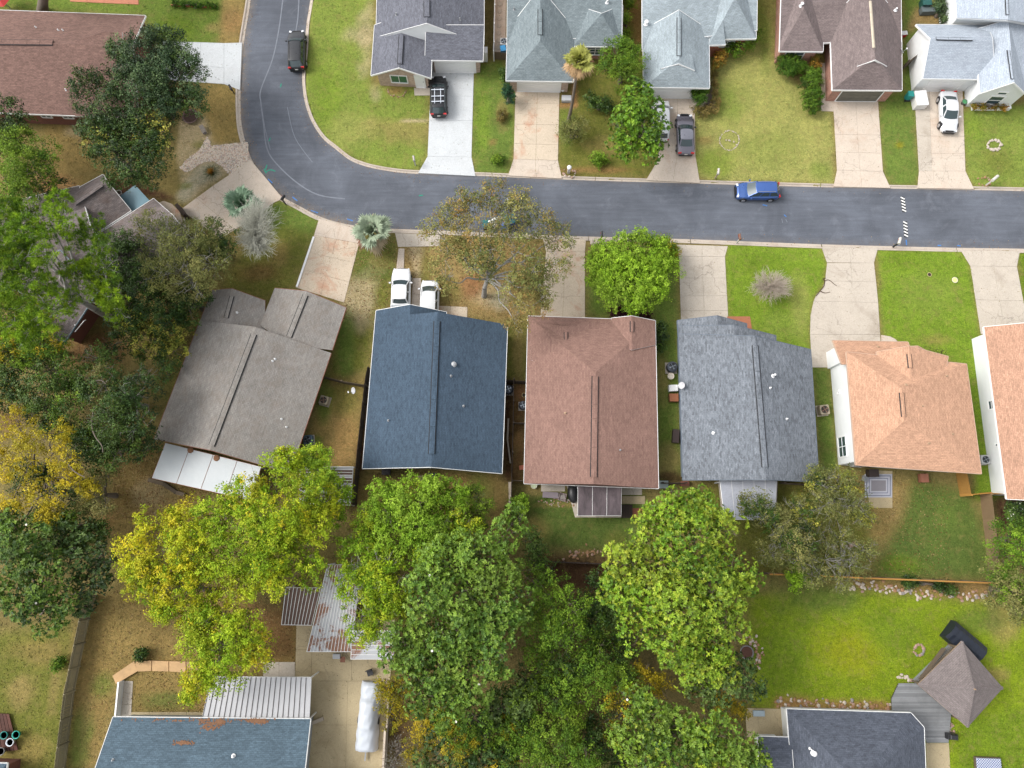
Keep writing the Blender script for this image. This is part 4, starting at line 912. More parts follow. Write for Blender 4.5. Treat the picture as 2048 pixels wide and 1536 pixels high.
cover('garden_shed', 'small slatted metal shed roof by the dark board fence', [(600, 934), (706, 934), (700, 1010), (600, 1006)], 2.0, 14, lambda i: RUSTD if i % 3 else PANW, horizontal=True)
def flat_roof(name, label, q, z, mat, edge, rustedge=None, th=.1, seams=0):
    pts = [P(u, v, z) for u, v in q]; c = sum(pts, Vector()) / len(pts); root = thing(name, label, 'patio cover', (c.x, c.y, 0)); o = Vector((c.x, c.y, 0))
    MB().prism([p - o for p in pts], z - th, z).build('roof', mat, root)
    fr = MB(); n = len(pts)
    for i in range(n):
        a, b = pts[i] - o, pts[(i + 1) % n] - o; a.z = b.z = z - th / 2; fr.tube(a, b, th * .62, n=4)
    fr.build('gutter', edge, root)
    for p in pts: MB().box((p.x * .94 - o.x * .94, p.y * .94 - o.y * .94, (z - th) / 2), (.1, .1, z - th)).build('post', WHT, root)
    for i in range(1, seams + 1):
        f = i / (seams + 1); a, b = pts[0].lerp(pts[1], f) - o, pts[3].lerp(pts[2], f) - o; a.z = b.z = z + .012; MB().tube(a, b, .02, n=4).build('seam', edge, root)
    return root
m, t, b = newmat('patched_white_membrane'); v = coord(t)
c = mixc(t, noise(t, v, .8, 5, .7), lin((214, 222, 228), KA), lin((236, 240, 240), KA)); c = mixc(t, ramp(t, noise(t, v, .7, 6, .8), [(.66, 0), (.7, .8)]), c, lin((176, 124, 92), KA))
t.links.new(c, b.inputs['Base Color']); b.inputs['Roughness'].default_value = .6; bump(t, b, noise(t, v, 2, 4), .03, .4)
fr = flat_roof('patio_cover', 'flat white membrane patio roof with two rust spots behind the taupe house', [(331, 886), (522, 934), (500, 1000), (304, 956)], 2.35, m, plain('rusty_gutter', lin((170, 110, 80), KA), var=.35, sc=4), seams=3)
for u, v_ in ((381, 900), (433, 916)):
    p = P(u, v_, 2.37); MB().lathe([(.32, 0), (.30, .02), (.15, .05)], 9, p - fr.location).build('rust_patch', LEAFLIT, fr)
flat_roof('patio_cover', 'stained white flat patio cover behind the charcoal house', [(1440, 961), (1553, 961), (1550, 1040), (1450, 1038)], 2.3, concrete('stained_white', lin((206, 210, 222), KA), st=.1, crack=False), WHT, seams=4)
m, t, b = newmat('dark_mesh'); v = coord(t)
c = mixc(t, ramp(t, noise(t, coord(t, (1.6, .5, 1)), 1.2, 6, .7, .6), [(.3, 0), (.7, 1)]), lin((64, 54, 58), KA), lin((116, 102, 106), KA)); t.links.new(c, b.inputs['Base Color']); b.inputs['Roughness'].default_value = .7; bump(t, b, noise(t, v, 2.5, 4), .05, .5)
flat_roof('awning', 'dark mildewed mesh awning in white frame behind the rose brown house', [(1156, 972), (1243, 972), (1242, 1031), (1156, 1031)], 2.4, m, WHT, th=.06, seams=2)
# ------------------------------------------------------------------ vehicles
TYRE = plain('tyre_rubber', (.015, .015, .016), .8); RIM = plain('alloy_rim', (.5, .5, .52), .35, .8); CGL = glass('car_glass', (.03, .05, .055))
LRED = plain('tail_light_red', (.45, .01, .01), .2, spec=.8); LWHT = plain('head_light_glass', (.6, .62, .65), .15, spec=.9); BPL = plain('black_plastic', (.02, .02, .022), .55)
def loft(mb, rings, mi=0, closed=False, cap=True, smooth=True):
    n = len(rings[0]); vs = [p for r in rings for p in r]; fs = []
    for i in range(len(rings) - 1):
        for j in range(n if closed else n - 1):
            k = (j + 1) % n; fs.append((i * n + j, i * n + k, (i + 1) * n + k, (i + 1) * n + j))
    mb.add(vs, fs, mi, smooth)
    if cap: b = (len(rings) - 1) * n; mb.add(vs, [tuple(range(n - 1, -1, -1)), tuple(range(b, b + n))], mi)
def interp(x, tab):
    for (a, p), (b, q) in zip(tab, tab[1:]):
        if x <= b: f = (x - a) / (b - a); f = f * f * (3 - 2 * f); return p + (q - p) * f
    return tab[-1][1]
def car(name, label, u, v, du, dv, col, style='suv', L=4.6, Wd=1.86, group=None, z0=ZR, roofc=None, at_z=.8, rack=False, metal=.35, cat='car', dim=1):
    """front points along photo direction (du, dv)"""
    c = P(u, v, z0 + at_z); a = P(u, v, z0); b2 = P(u + du * 30, v + dv * 30, z0); d = b2 - a; rz = math.atan2(d.y, d.x)
    root = thing(name, label, cat, (c.x, c.y, z0), rz, group)
    pm = paint('car_paint_' + '_'.join(str(int(x * 999)) for x in col), col, metal); h2 = L / 2; w2 = Wd / 2
    hood = {'suv': 1.0, 'sedan': .86, 'pickup': 1.08, 'van': 1.08}[style]; top = {'suv': 1.66, 'sedan': 1.42, 'pickup': 1.8, 'van': 1.9}[style]
    if style == 'sedan': zt = [(-h2, .62), (-h2 + .12, .92), (-h2 + .9, .96), (0, .95), (h2 - 1.3, .88), (h2 - .25, .66), (h2, .45)]
    elif style == 'suv': zt = [(-h2, .75), (-h2 + .1, 1.02), (0, 1.02), (h2 - 1.1, .98), (h2 - .2, .80), (h2, .5)]
    else: zt = [(-h2, .95), (-h2 + .06, 1.06), (0, 1.08), (h2 - 1.2, 1.10), (h2 - .15, .95), (h2, .6)]
    wt = [(-h2, .80), (-h2 + .25, .95), (-h2 + .9, 1), (h2 - 1.0, 1), (h2 - .3, .92), (h2, .70)]
    rings = []; K = 22; xs = [-h2 + L * (.5 - .5 * math.cos(math.pi * i / K)) for i in range(K + 1)]
    bed = None
    if style == 'pickup': bed = (-h2 + .08, -h2 + 1.95)
    for x in xs:
        z = interp(x, zt); w = w2 * interp(x, wt); bot = .28 if abs(x) < h2 - .1 else .38
        rings.append([Vector(p) for p in ((x, -w * .93, bot), (x, -w * .99, .5), (x, -w, .62), (x, -w * .985, z * .82), (x, -w * .93, z - .04), (x, -w * .80, z), (x, -w * .35, z + .025), (x, 0, z + .03),
                     (x, w * .35, z + .025), (x, w * .80, z), (x, w * .93, z - .04), (x, w * .985, z * .82), (x, w, .62), (x, w * .99, .5), (x, w * .93, bot))])
    mb = MB(); loft(mb, rings)
    mb.f = [f[::-1] for f in mb.f]
    body = mb.build('body', pm, root)
    # hood seam, bumpers
    sm = MB(); xh = h2 - {'sedan': 1.25, 'suv': 1.15, 'pickup': 1.35, 'van': .9}[style]
    sm.box((h2 - .02, 0, .42), (.10, Wd * .66, .22)); sm.box((-h2 + .02, 0, .45), (.10, Wd * .74, .2)); sm.build('bumper', BPL, root)
    g = MB().box((h2 - .06, 0, .66), (.12, Wd * .42, .16)); g.build('grille', BPL, root)
    # cabin
    if style == 'sedan': base = (h2 - 1.45, -h2 + .75); ro = (h2 - 2.2, -h2 + 1.45)
    elif style == 'suv': base = (h2 - 1.2, -h2 + .1); ro = (h2 - 1.95, -h2 + .55)
    elif style == 'van': base = (h2 - .8, -h2 + .08); ro = (h2 - 1.6, -h2 + .25)
    else: base = (h2 - 1.45, -h2 + 2.05); ro = (h2 - 2.15, -h2 + 2.35)
    bw, rw = w2 * .90, w2 * .70; zb = interp((base[0] + base[1]) / 2, zt) - .02; zf = interp(base[0], zt) - .01
    def ringc(x, hw, z, nose=0): return [Vector((x, -hw, z)), Vector((x + nose, -hw * .5, z)), Vector((x + nose * 1.3, 0, z)), Vector((x + nose, hw * .5, z)), Vector((x, hw, z))]
    lo_f = ringc(base[0], bw * .95, zf, .10); lo_b = ringc(base[1], bw * .92, interp(base[1], zt), -.06); hi_f = ringc(ro[0], rw, top - .05, .06); hi_b = ringc(ro[1], rw * .97, top - .07, -.04)
    mb = MB(); sh = MB()
    # solid cabin in body colour (pillars), glass panels proud of it
    lowr = lo_f + lo_b[::-1]; hir = hi_f + hi_b[::-1]
    n = 10; vs = lowr + hir; mb.add(vs, [(i, (i + 1) % n, n + (i + 1) % n, n + i) for i in range(n)], 0, False); cab = mb.build('cabin', pm if style != 'suv' or True else BPL, root)
    def panel(nm, A, B, C_, D, s=.9, off=.012, sy=None, mat=CGL, parent=root):
        cc = (A + B + C_ + D) / 4; nn = (B - A).cross(D - A).normalized(); 
        if nn.dot(cc - Vector((cc.x * .5, 0, .8))) < 0: nn = -nn
        q = []
        for p in (A, B, C_, D):
            w_ = p - cc; q.append(cc + Vector((w_.x * s, w_.y * s, w_.z * s)) + nn * off)
        m_ = MB(); m_.add(q + [p - nn * .01 for p in q], [(0, 1, 2, 3), (7, 6, 5, 4)]); 
        if (q[1] - q[0]).cross(q[3] - q[0]).dot(nn) < 0: m_.f = [f[::-1] for f in m_.f]
        return m_.build(nm, mat, parent)
    def strip3(nm, lo, hi, s=.9):
        cc = sum(lo + hi, Vector()) / 10; nn = (lo[4] - lo[0]).cross(hi[2] - lo[2]).normalized()
        if nn.dot(Vector((cc.x, 0, .3))) < 0: nn = -nn
        ql = [cc + (p - cc) * s + nn * .012 for p in lo]; qh = [cc + (p - cc) * s + nn * .012 for p in hi]
        m_ = MB().add(ql + qh, [(i, i + 1, i + 6, i + 5) for i in range(4)], 0, True)
        if (ql[1] - ql[0]).cross(qh[0] - ql[0]).dot(nn) < 0: m_.f = [f[::-1] for f in m_.f]
        return m_.build(nm, CGL, root)
    strip3('windscreen', lo_f, hi_f); strip3('rear_window', lo_b, hi_b, .84)
    ns = 2 if style in ('sedan', 'pickup') else 3
    for sgn in (0, 4):
        for i in range(ns):
            f0, f1 = i / ns + .03, (i + 1) / ns - .01; A = lo_f[sgn].lerp(lo_b[sgn], f0); B = lo_f[sgn].lerp(lo_b[sgn], f1); C_ = hi_f[sgn].lerp(hi_b[sgn], f1); D = hi_f[sgn].lerp(hi_b[sgn], f0); panel('side_window', A, B, C_, D, .90)
    # domed roof
    mb = MB(); rr = []
    for i in range(7):
        f = i / 6; x = ro[0] + .07 + (ro[1] - .05 - ro[0] - .07) * f; z = top - .05 + .055 * math.sin(math.pi * min(max(f, .06), .94)) ; w = rw * (1.02 - .05 * abs(f - .4)) * (.93 if i in (0, 6) else 1)
        rr.append([Vector((x, w * y, z - .05 * abs(y) ** 3 + (0 if i not in (0, 6) else -.02))) for y in (-1, -.8, -.4, 0, .4, .8, 1)])
    loft(mb, rr, cap=False); mb.f = [f if (Vector(mb.v[f[1]]) - Vector(mb.v[f[0]])).cross(Vector(mb.v[f[2]]) - Vector(mb.v[f[1]])).z > 0 else f[::-1] for f in mb.f]
    mb.build('roof', paint('car_paint_roof_%d' % int(roofc[0] * 999), roofc, metal) if roofc else pm, root)
    if style == 'suv':
        MB().tube((ro[0] - .1, rw * .86, top + .03), (ro[1] + .15, rw * .86, top + .02), .022, n=5).tube((ro[0] - .1, -rw * .86, top + .03), (ro[1] + .15, -rw * .86, top + .02), .022, n=5).build('roof_rail', BPL if not roofc else RIM, root)
    if rack:
        k = MB()
        for x in (ro[0] - .35, (ro[0] + ro[1]) / 2, ro[1] + .5): k.box((x, 0, top + .10), (.09, rw * 2.05, .05))
        for y in (-.32, .32): k.box((ro[0] * .5 + ro[1] * .5, y, top + .13), (abs(ro[1] - ro[0]) * .78, .06, .05))
        k.build('roof_rack', plain('rack_silver', (.62, .66, .72), .35, .6), root)
    if style == 'pickup':
        k = MB(); x0, x1 = bed; k.box(((x0 + x1) / 2, 0, 1.10), (x1 - x0 - .12, Wd * .82, .03)); k.build('bed_cover', plain('bed_grey', lin((196, 200, 204), KA), .6), root)
        k = MB()
        for y in (-1, 1): k.box(((x0 + x1) / 2, y * w2 * .90, 1.12), (x1 - x0, .10, .09))
        k.box((x0 + .02, 0, 1.12), (.08, Wd * .86, .09)); k.build('bed_rail', pm, root)
    wx = L * .315; wr = .34 if style != 'pickup' else .40
    for sx in (1, -1):
        for sy in (1, -1):
            y = sy * (w2 - .10); MB().tube((sx * wx, sy * (w2 - .02) * 1.004 - sy * .12, wr + .05), (sx * wx, sy * (w2 + .004), wr + .05), wr * 1.20, n=20).build('wheel_arch', BPL, root)
            wobj = MB().tube((sx * wx, y - sy * .11, wr), (sx * wx, y + sy * .125, wr), wr, n=20).build('wheel', TYRE, root)
            rb = MB().tube((sx * wx, y + sy * .10, wr), (sx * wx, y + sy * .14, wr), wr * .66, wr * .6, n=14); rb.build('rim', RIM, wobj)
    for sy in (1, -1):
        MB().box((h2 - .17, sy * w2 * .68, .66 if style == 'sedan' else .80), (.20, .26, .10), rz=-sy * .45).build('headlight', LWHT, root)
        MB().box((-h2 + .07, sy * w2 * .72, .86 if style != 'suv' else .96), (.12, .34, .20), rz=sy * .2).build('tail_light', LRED, root)
        MB().box((base[0] - .25, sy * (w2 + .09), zf + .06), (.14, .2, .13), rz=sy * .2).build('mirror', pm if metal < .5 else BPL, root)
    MB().box((-h2 - .035, 0, .74), (.02, .32, .16)).build('number_plate', plain('plate_white', (.6, .6, .58), .5), root)
    return root
BLK = (.012, .013, .016)
car('parked_car', 'black SUV with red tail lights on the bend of the road', 593, 99, 0, -1, BLK, 'suv', 4.8, 1.95, metal=.0)
car('parked_car', 'black SUV with silver roof rack on the white driveway', 877, 191, -.01, -1, BLK, 'suv', 4.75, 1.9, z0=.03, rack=True, metal=.0)
car('parked_car', 'grey sedan with dark glass beside the curved brown hedge', 1371, 267, -.03, -1, (.17, .16, .19), 'sedan', 4.75, 1.88, z0=.03, metal=.7, roofc=(.26, .26, .30))
car('parked_car', 'white car mostly hidden under the big round tree', 1322, 240, .02, -1, (.57, .58, .59), 'van', 4.7, 1.9, z0=.03, metal=.05)
car('parked_car', 'white sedan facing the street in front of the white house', 1899, 222, .05, 1, (.58, .59, .61), 'sedan', 4.8, 1.86, z0=.03, metal=.1)
car('parked_car', 'blue hatchback SUV with silver roof rails on the asphalt', 1515, 381, -1, .0, (.030, .085, .27), 'suv', 4.55, 1.86, metal=.4, roofc=(.045, .11, .34))
car('pickup_truck', 'white pickup with covered bed nosing out from the slate blue roof', 801, 590, .03, -1, (.60, .61, .62), 'pickup', 5.9, 2.0, z0=.03, metal=.05, cat='pickup truck', at_z=1.0)
car('parked_car', 'white SUV parked beside the white pickup, leaves on its hood', 859, 606, .03, -1, (.57, .58, .59), 'van', 4.9, 1.95, z0=.03, metal=.05)
# boat or trailer under a white tarpaulin
c = P(737, 1432, .5); tr = thing('covered_trailer', 'long load wrapped in a white tarpaulin on the back patio', 'trailer', (c.x, c.y, 0), R(90 - 3))
rings = []; NX = 30
for i in range(NX + 1):
    f = i / NX; x = -2.95 + 5.9 * f; w = 1.02 - .08 * f + .03 * math.sin(9 * f); h = 1.15 + .35 * math.sin(math.pi * min(1, f * 1.3)) + (.25 if .35 < f < .75 else 0)
    if i in (0, NX): h *= .75
    row = []
    for j in range(15):
        a = -1 + 2 * j / 14; yy = a * w; zz = h * (1 - abs(a) ** 3.2 * .62) if abs(a) < .99 else .08
        zz += .05 * math.sin(a * 17 + f * 23) * (abs(a) > .3) + .03 * math.sin(f * 41 + a * 5); row.append(Vector((x, yy * (1 + .03 * math.sin(f * 30)), max(zz, .06))))
    rings.append(row)
mb = MB(); loft(mb, rings); mb.f = [f[::-1] for f in mb.f]; mb.build('tarpaulin', plain('white_tarpaulin', lin((222, 228, 236), KA), .4, var=.05), tr)
for sy in (1, -1): MB().tube((-.4, sy * .85 - sy * .1, .32), (-.4, sy * .85 + sy * .12, .32), .32, n=16).build('wheel', TYRE, tr)
MB().box((-3.3, 0, .35), (1.0, .12, .1)).build('tow_bar', PIPE, tr)

# ------------------------------------------------------------------ fences and garden walls
FD = wood('fence_dark', lin((72, 58, 48), KA)); FG = wood('fence_grey', lin((124, 108, 88), KA)); FY = wood('fence_new_pine', lin((212, 156, 74), KA), .2); FO = wood('fence_olive', lin((160, 150, 120), KA)); FW = wood('white_rail', lin((222, 206, 186), KA), .1)
FT = wood('fence_tan', lin((160, 132, 98), KA), .25)
def fence(label, pts, h, mat, board=.145, step=2.4, side=1, cap=None, rails=True, postm=None, cat='fence'):
    """solid board fence: one board_panel object per bay, posts and rails; side=+1 puts rails left of travel"""
    q = [P(u, v, 0) for u, v in pts]; root = thing('fence', label, cat, q[0]); o = q[0].copy(); first = True
    for a, b in zip(q, q[1:]):
        L_ = (b - a).length; d = (b - a).normalized(); nrm = Vector((-d.y, d.x, 0)) * side; nb = max(1, round(L_ / step)); rz = math.atan2(d.y, d.x)
        for i in range(nb + 1):
            if i == 0 and not first: continue
            p = a + d * (L_ * i / nb) - o; MB().box((p.x + nrm.x * .06, p.y + nrm.y * .06, h / 2 + .03), (.1, .1, h + .06), rz).build('post', postm or mat, root)
        first = False
        for i in range(nb):
            p0 = a + d * (L_ * i / nb) - o; w = L_ / nb; k = max(1, round(w / board)); mb = MB()
            for j in range(k):
                c = p0 + d * (w * (j + .5) / k); hh = h + random.uniform(-.03, .02); lean = random.uniform(-.012, .012)
                mb.box((c.x + nrm.x * lean, c.y + nrm.y * lean, hh / 2), (w / k - .014, .022, hh), rz)
            mb.build('board_panel', mat, root)
            if rails:
                r = MB(); c = p0 + d * (w / 2) + nrm * .035
                for z in (.35, h - .3): r.box((c.x, c.y, z), (w, .045, .09), rz)
                r.build('rail', mat, root)
        if cap:
            c = (a + b) / 2 - o; MB().box((c.x, c.y, h + .05), (L_, .14, .04), rz).build('top_rail', cap, root)
    return root
fence('olive stained board fence running down the west yard, posts on its east face', [(192, 1190), (179, 1238), (150, 1380), (131, 1536), (120, 1620)], 1.75, FO, side=1)
fence('dark board fence along the west side of the slate blue house', [(742, 742), (737, 765), (722, 900), (713, 1010)], 1.8, FD, side=1)
fence('low weathered fence between taupe house and dark side fence', [(644, 756), (690, 768), (737, 776)], 1.5, FG, side=1)
fence('narrow dark fence in the gap between slate blue and rose brown houses', [(1027, 764), (1026, 850), (1023, 965), (1021, 1060)], 1.8, FD, side=1)
fence('short dark gate fence across the gap behind the oak', [(1010, 766), (1053, 769)], 1.6, FD, side=1, cat='gate')
fence('weathered board gate beside the dark gap garden', [(1028, 848), (1052, 849)], 1.1, FG, side=1, cat='gate')
fence('thin grey gate near the south corner of the gap garden', [(1024, 962), (1049, 963)], 1.1, FG, side=1, cat='gate')
fence('new yellow pine fence jutting south from the terracotta house', [(1912, 948), (1920, 992)], 1.75, FY, side=1)
fence('thin new pine fence joining the yellow fence to the tan house', [(1920, 991), (1960, 988), (1992, 990)], 1.7, FY, side=1)
fence('weathered tan board fence beside the east garden trees', [(1960, 990), (1972, 1092), (1977, 1150)], 1.75, FT, side=1)
fence('straight fence with pale orange cap above the garden stones', [(1526, 1146), (1620, 1149), (1700, 1153), (1978, 1164)], 1.75, FG, side=1, cap=FY)
fence('dark boundary fence in shade below the rose house lawn', [(1080, 1122), (1220, 1128), (1340, 1134), (1526, 1146)], 1.6, FD, side=1)
fence('tilted grey gate between brown house garage and white house', [(1801, 142), (1826, 124)], 1.8, FG, side=1, cat='gate')
fence('white vinyl side fence along the stepping stone strip', [(991, -40), (988, 104), (987, 122)], 1.7, WHT, side=1, board=.2)
fence('low grey picket gate at the foot of the stepping stone strip', [(988, 118), (1013, 120)], 1.2, FG, side=1, cat='gate')
fence('dark fence behind the charcoal house west corner', [(1320, 968), (1366, 968)], 1.6, FD, side=1)
fence('brown timber fence at the edge of the white patio wall', [(1560, 968), (1630, 972)], 1.4, FG, side=1)
def lowwall(label, pts, w, h, mat, name='garden_wall', cat='wall'):
    q = [P(u, v, 0) for u, v in pts]; root = thing(name, label, cat, q[0])
    for a, b in zip(q, q[1:]):
        L_ = (b - a).length; n = max(1, round(L_ / 1.6)); d = (b - a).normalized(); rz = math.atan2(d.y, d.x)
        for i in range(n):
            c = a.lerp(b, (i + .5) / n) - q[0]; MB().box((c.x, c.y, h / 2), (L_ / n - .015, w, h + random.uniform(-.01, .01)), rz).build('wall_block', mat, root)
    return root
lowwall('white rail lying along the gap by the slate blue house', [(1017, 838), (1015, 880), (1021, 927)], .16, .5, FW, 'timber', 'timber')
lowwall('white topped post wall south of the gap garden', [(1020, 965), (1021, 1016)], .3, .9, FW, 'timber', 'timber')
lowwall('white coping wall at the east edge of the cream patio', [(775, 1452), (771, 1536), (768, 1620)], .18, 1.4, FW)
lowwall('thin white wall beside the yellow bush and tarpaulin', [(782, 1362), (777, 1450)], .12, 1.0, FW)
lowwall('white porch wall at the corner of the lake blue house', [(247, 1360), (240, 1432)], .14, .9, WHT)
lowwall('pale retaining kerb curling beneath the white membrane roof', [(300, 960), (330, 968), (355, 985), (372, 990)], .35, .4, FG)
lowwall('cream log edge at the corner of the cream patio', [(622, 1446), (648, 1436)], .3, .3, FW, 'timber', 'timber')
lowwall('white edging board beside the stained driveway', [(628, 474), (594, 574)], .2, .12, WHT, 'timber', 'timber')
lowwall('dark brown fence rail at the foot of the west driveway', [(362, 418), (378, 440)], .35, 1.2, FD, 'garden_wall', 'wall')
# plywood walkway
ww = thing('walkway', 'tan plywood walkway bending round the lake blue house garden', 'walkway', P(300, 1340)); o = P(300, 1340)
PLY = wood('plywood', lin((208, 170, 122), KA), .14, (1, 3, 3))
for q in ([(228, 1350), (271, 1321), (279, 1341), (235, 1367)], [(271, 1321), (306, 1320), (306, 1341), (279, 1342)], [(307, 1320), (340, 1321), (340, 1342), (307, 1341)], [(341, 1321), (374, 1322), (375, 1344), (341, 1342)], [(375, 1322), (410, 1322), (411, 1344), (376, 1344)]):
    pts = inset([P(*p, 0) for p in q], .012); MB().prism([p - o for p in pts], .06, .3 + random.uniform(-.01, .01)).build('plank', PLY, ww)
# ------------------------------------------------------------------ air conditioners
FANB = plain('fan_black', (.02, .02, .022), .4, .4); FINS = plain('fan_metal', (.30, .34, .38), .3, .8)
def ac(label, u, v, kind, rz=0, s=1.0, z=0):
    cols = {'dark': lin((92, 96, 108), KA), 'beige': lin((200, 186, 160), KA), 'white': lin((220, 222, 222), KA), 'blue': lin((110, 134, 150), KA)}[kind]
    m = plain('cabinet_' + kind, cols, .5, .3); c = P(u, v, .8); r = thing('air_conditioner', label, 'air conditioner', (c.x, c.y, 0), rz, 'air conditioners beside the houses')
    MB().box((0, 0, .04), (1.0 * s, 1.0 * s, .08)).build('pad', CG, r)
    if kind == 'dark':
        MB().lathe([(.42 * s, .08), (.46 * s, .12), (.46 * s, .78), (.42 * s, .84), (.33 * s, .86)], 20).build('cabinet', m, r)
    else:
        MB().box((0, 0, .44), (.86 * s, .86 * s, .72)).build('cabinet', m, r, bevel=.08)
        lv = MB()
        for k in range(6):
            for a in (0, 90, 180, 270): lv.box(Matrix.Rotation(R(a), 3, 'Z') @ Vector((.435 * s, 0, .18 + k * .1)), (.02, .7 * s, .02), R(a))
        lv.build('louvre', m, r)
    zt = .87 if kind == 'dark' else .805
    MB().tube((0, 0, zt - .01), (0, 0, zt + .02), .34 * s, n=20).build('fan_well', FANB, r)
    g = MB()
    for rr in (.10, .20, .31):
        for k in range(20):
            a0, a1 = R(18 * k), R(18 * k + 18); g.tube((rr * s * math.cos(a0), rr * s * math.sin(a0), zt + .045), (rr * s * math.cos(a1), rr * s * math.sin(a1), zt + .045), .009, n=3, caps=False)
    g.build('fan_guard', FINS if kind != 'beige' else m, r)
    f = MB().tube((0, 0, zt + .02), (0, 0, zt + .05), .07 * s, n=10)
    for k in range(4):
        a = R(90 * k + 20); f.add([Vector((.07 * math.cos(a), .07 * math.sin(a), zt + .03)), Vector((.29 * s * math.cos(a - .2), .29 * s * math.sin(a - .2), zt + .025)), Vector((.29 * s * math.cos(a + .35), .29 * s * math.sin(a + .35), zt + .04))], [(0, 1, 2)])
    f.build('fan', FINS if kind != 'beige' else plain('fan_rust', (.2, .1, .07), .6), r)
    return r
ac('square beige unit by the low fence of the taupe house', 647, 800, 'beige', R(-15))
ac('square blue-grey unit at the south-east eave of the taupe house', 615, 879, 'blue', R(8))
ac('round dark unit under the east eave of the slate blue house', 1017, 778, 'dark')
ac('small dark unit on a pad at the west wall of the rose brown house', 1046, 810, 'dark', s=.9)
ac('round dark unit north of the white dish and boxes', 1345, 733, 'dark', s=1.15)
ac('cream unit against the tall white wall of the terracotta house', 1650, 819, 'beige', R(6), 1.1)
ac('white square unit beside the tan house wall', 1972, 919, 'white', R(3))
ac('white unit on the stepping stone strip of the sage house', 1008, 82, 'white', 0, 1.0)

# ------------------------------------------------------------------ satellite dishes
DISH = plain('dish_grey', lin((222, 222, 226), KA), .4, .1)
def dish(label, u, v, z, az, base=None):
    c = P(u, v, z); r = thing('satellite_dish', label, 'satellite dish', (c.x, c.y, z), az, 'satellite dishes')
    M = Matrix.Rotation(R(50), 3, 'Y'); vs, fs = [], []; rings, n = 5, 18
    for i in range(rings + 1):
        q = i / rings
        for k in range(n):
            t_ = 2 * math.pi * k / n; p = M @ Vector((.40 * q * math.cos(t_), .33 * q * math.sin(t_), .09 * q * q)); vs.append(p)
    for i in range(rings):
        for k in range(n): a = i * n + k; b_ = i * n + (k + 1) % n; fs.append((a, b_, b_ + n, a + n))
    mb = MB().add(vs, fs, 0, True); o_ = mb.build('reflector', DISH, r); so_ = o_.modifiers.new('t', 'SOLIDIFY'); so_.thickness = .015
    arm = MB().tube(M @ Vector((.38, 0, .08)), M @ Vector((.25, 0, .5)), .018, n=5); arm.build('arm', PIPE, r)
    MB().box(M @ Vector((.24, 0, .52)), (.09, .16, .09)).build('receiver', PIPEW, r)
    MB().tube((0, 0, -min(z, .7)), (0, 0, -.02), .03, n=6).build('mast', PIPE, r)
    return r
dish('white dish on a pole in the brown side yard by the dark fence', 708, 781, 1.9, R(200))
dish('white dish on the west eave of the charcoal house', 1364, 771, 3.1, R(190))
dish('white dish at the garage corner of the mauve brown house', 1803, 102, 2.9, R(20))

# ------------------------------------------------------------------ mailboxes
POSTW = wood('mailbox_post', lin((220, 216, 206), KA), .1); POSTB = plain('mailbox_black', (.02, .02, .022), .4)
def mailbox(label, u, v, az, post, box, h=1.1, s=1.0):
    c = P(u, v, 0); r = thing('mailbox', label, 'mailbox', c, R(az), 'mailboxes at the kerb')
    MB().box((0, 0, h / 2), (.1 * s, .1 * s, h)).build('post', post, r); MB().box((.14 * s, 0, h - .08), (.4 * s, .07, .07)).build('bracket', post, r)
    b_ = MB(); n = 8; rg = []
    for x in (-.12 * s, .40 * s):
        rg.append([Vector((x, .10 * s * math.cos(math.pi * k / n), h + .12 * s + .1 * s * math.sin(math.pi * k / n))) for k in range(n + 1)] + [Vector((x, -.10 * s, h - .02)), Vector((x, .10 * s, h - .02))])
    loft(b_, rg, closed=True); ob = b_.build('box', box, r)
    MB().box((.405 * s, 0, h + .08), (.012, .17 * s, .2 * s)).build('door', box, ob); MB().box((.2 * s, .115 * s, h + .2), (.12, .015, .06)).build('flag', LRED, ob)
    return r
mailbox('black mailbox at the end of the pale west driveway', 468, 186, -60, POSTB, POSTB, s=1.2)
mailbox('black mailbox on the lawn edge inside the bend south side', 571, 408, 60, POSTB, POSTB, s=1.2)
mailbox('white mailbox at the flare of the white driveway', 831, 331, 100, POSTW, POSTW, s=1.1)
mailbox('tan mailbox at the kerb behind the blue hatchback', 1430, 357, 80, wood('mailbox_tan', lin((200, 180, 150), KA)), POSTW, s=1.2)
mailbox('black mailbox between pale rocks beside the lime green tree', 1201, 480, 90, POSTB, POSTB, s=1.1)
mailbox('brown topped mailbox at the flare south of the hatchback', 1473, 486, 95, POSTW, wood('mailbox_brown', lin((150, 110, 90), KA)), s=1.2)
mailbox('white mailbox facing the striped road marker', 1786, 494, 70, POSTB, POSTW, s=1.3)
mailbox('tall white mailbox in the flower ring at the east driveway', 1972, 370, 40, POSTW, POSTW, s=1.5)

# ------------------------------------------------------------------ rocks and stone rings
ICO = []
def stone_mesh(seed, mat, flat=.55):
    bm = bmesh.new(); bmesh.ops.create_icosphere(bm, subdivisions=1, radius=.5); r = random.Random(seed)
    for v_ in bm.verts: v_.co *= r.uniform(.75, 1.15); v_.co.z *= flat
    me_ = bpy.data.meshes.new('stone'); bm.to_mesh(me_); bm.free(); me_.materials.append(mat); return me_
STO = plain('pale_stone', lin((212, 198, 182), KA), .85, var=.3, sc=4); STR_ = plain('orange_stone', lin((176, 136, 100), KA), .85, var=.3, sc=4); STG = plain('grey_stone', lin((160, 152, 146), KA), .85, var=.3, sc=4); STP = plain('pink_stone', lin((186, 154, 136), KA), .85, var=.3, sc=4)
SM = {k: [stone_mesh(i, m_) for i in range(4)] for k, m_ in (('o', STO), ('r', STR_), ('g', STG), ('p', STP))}
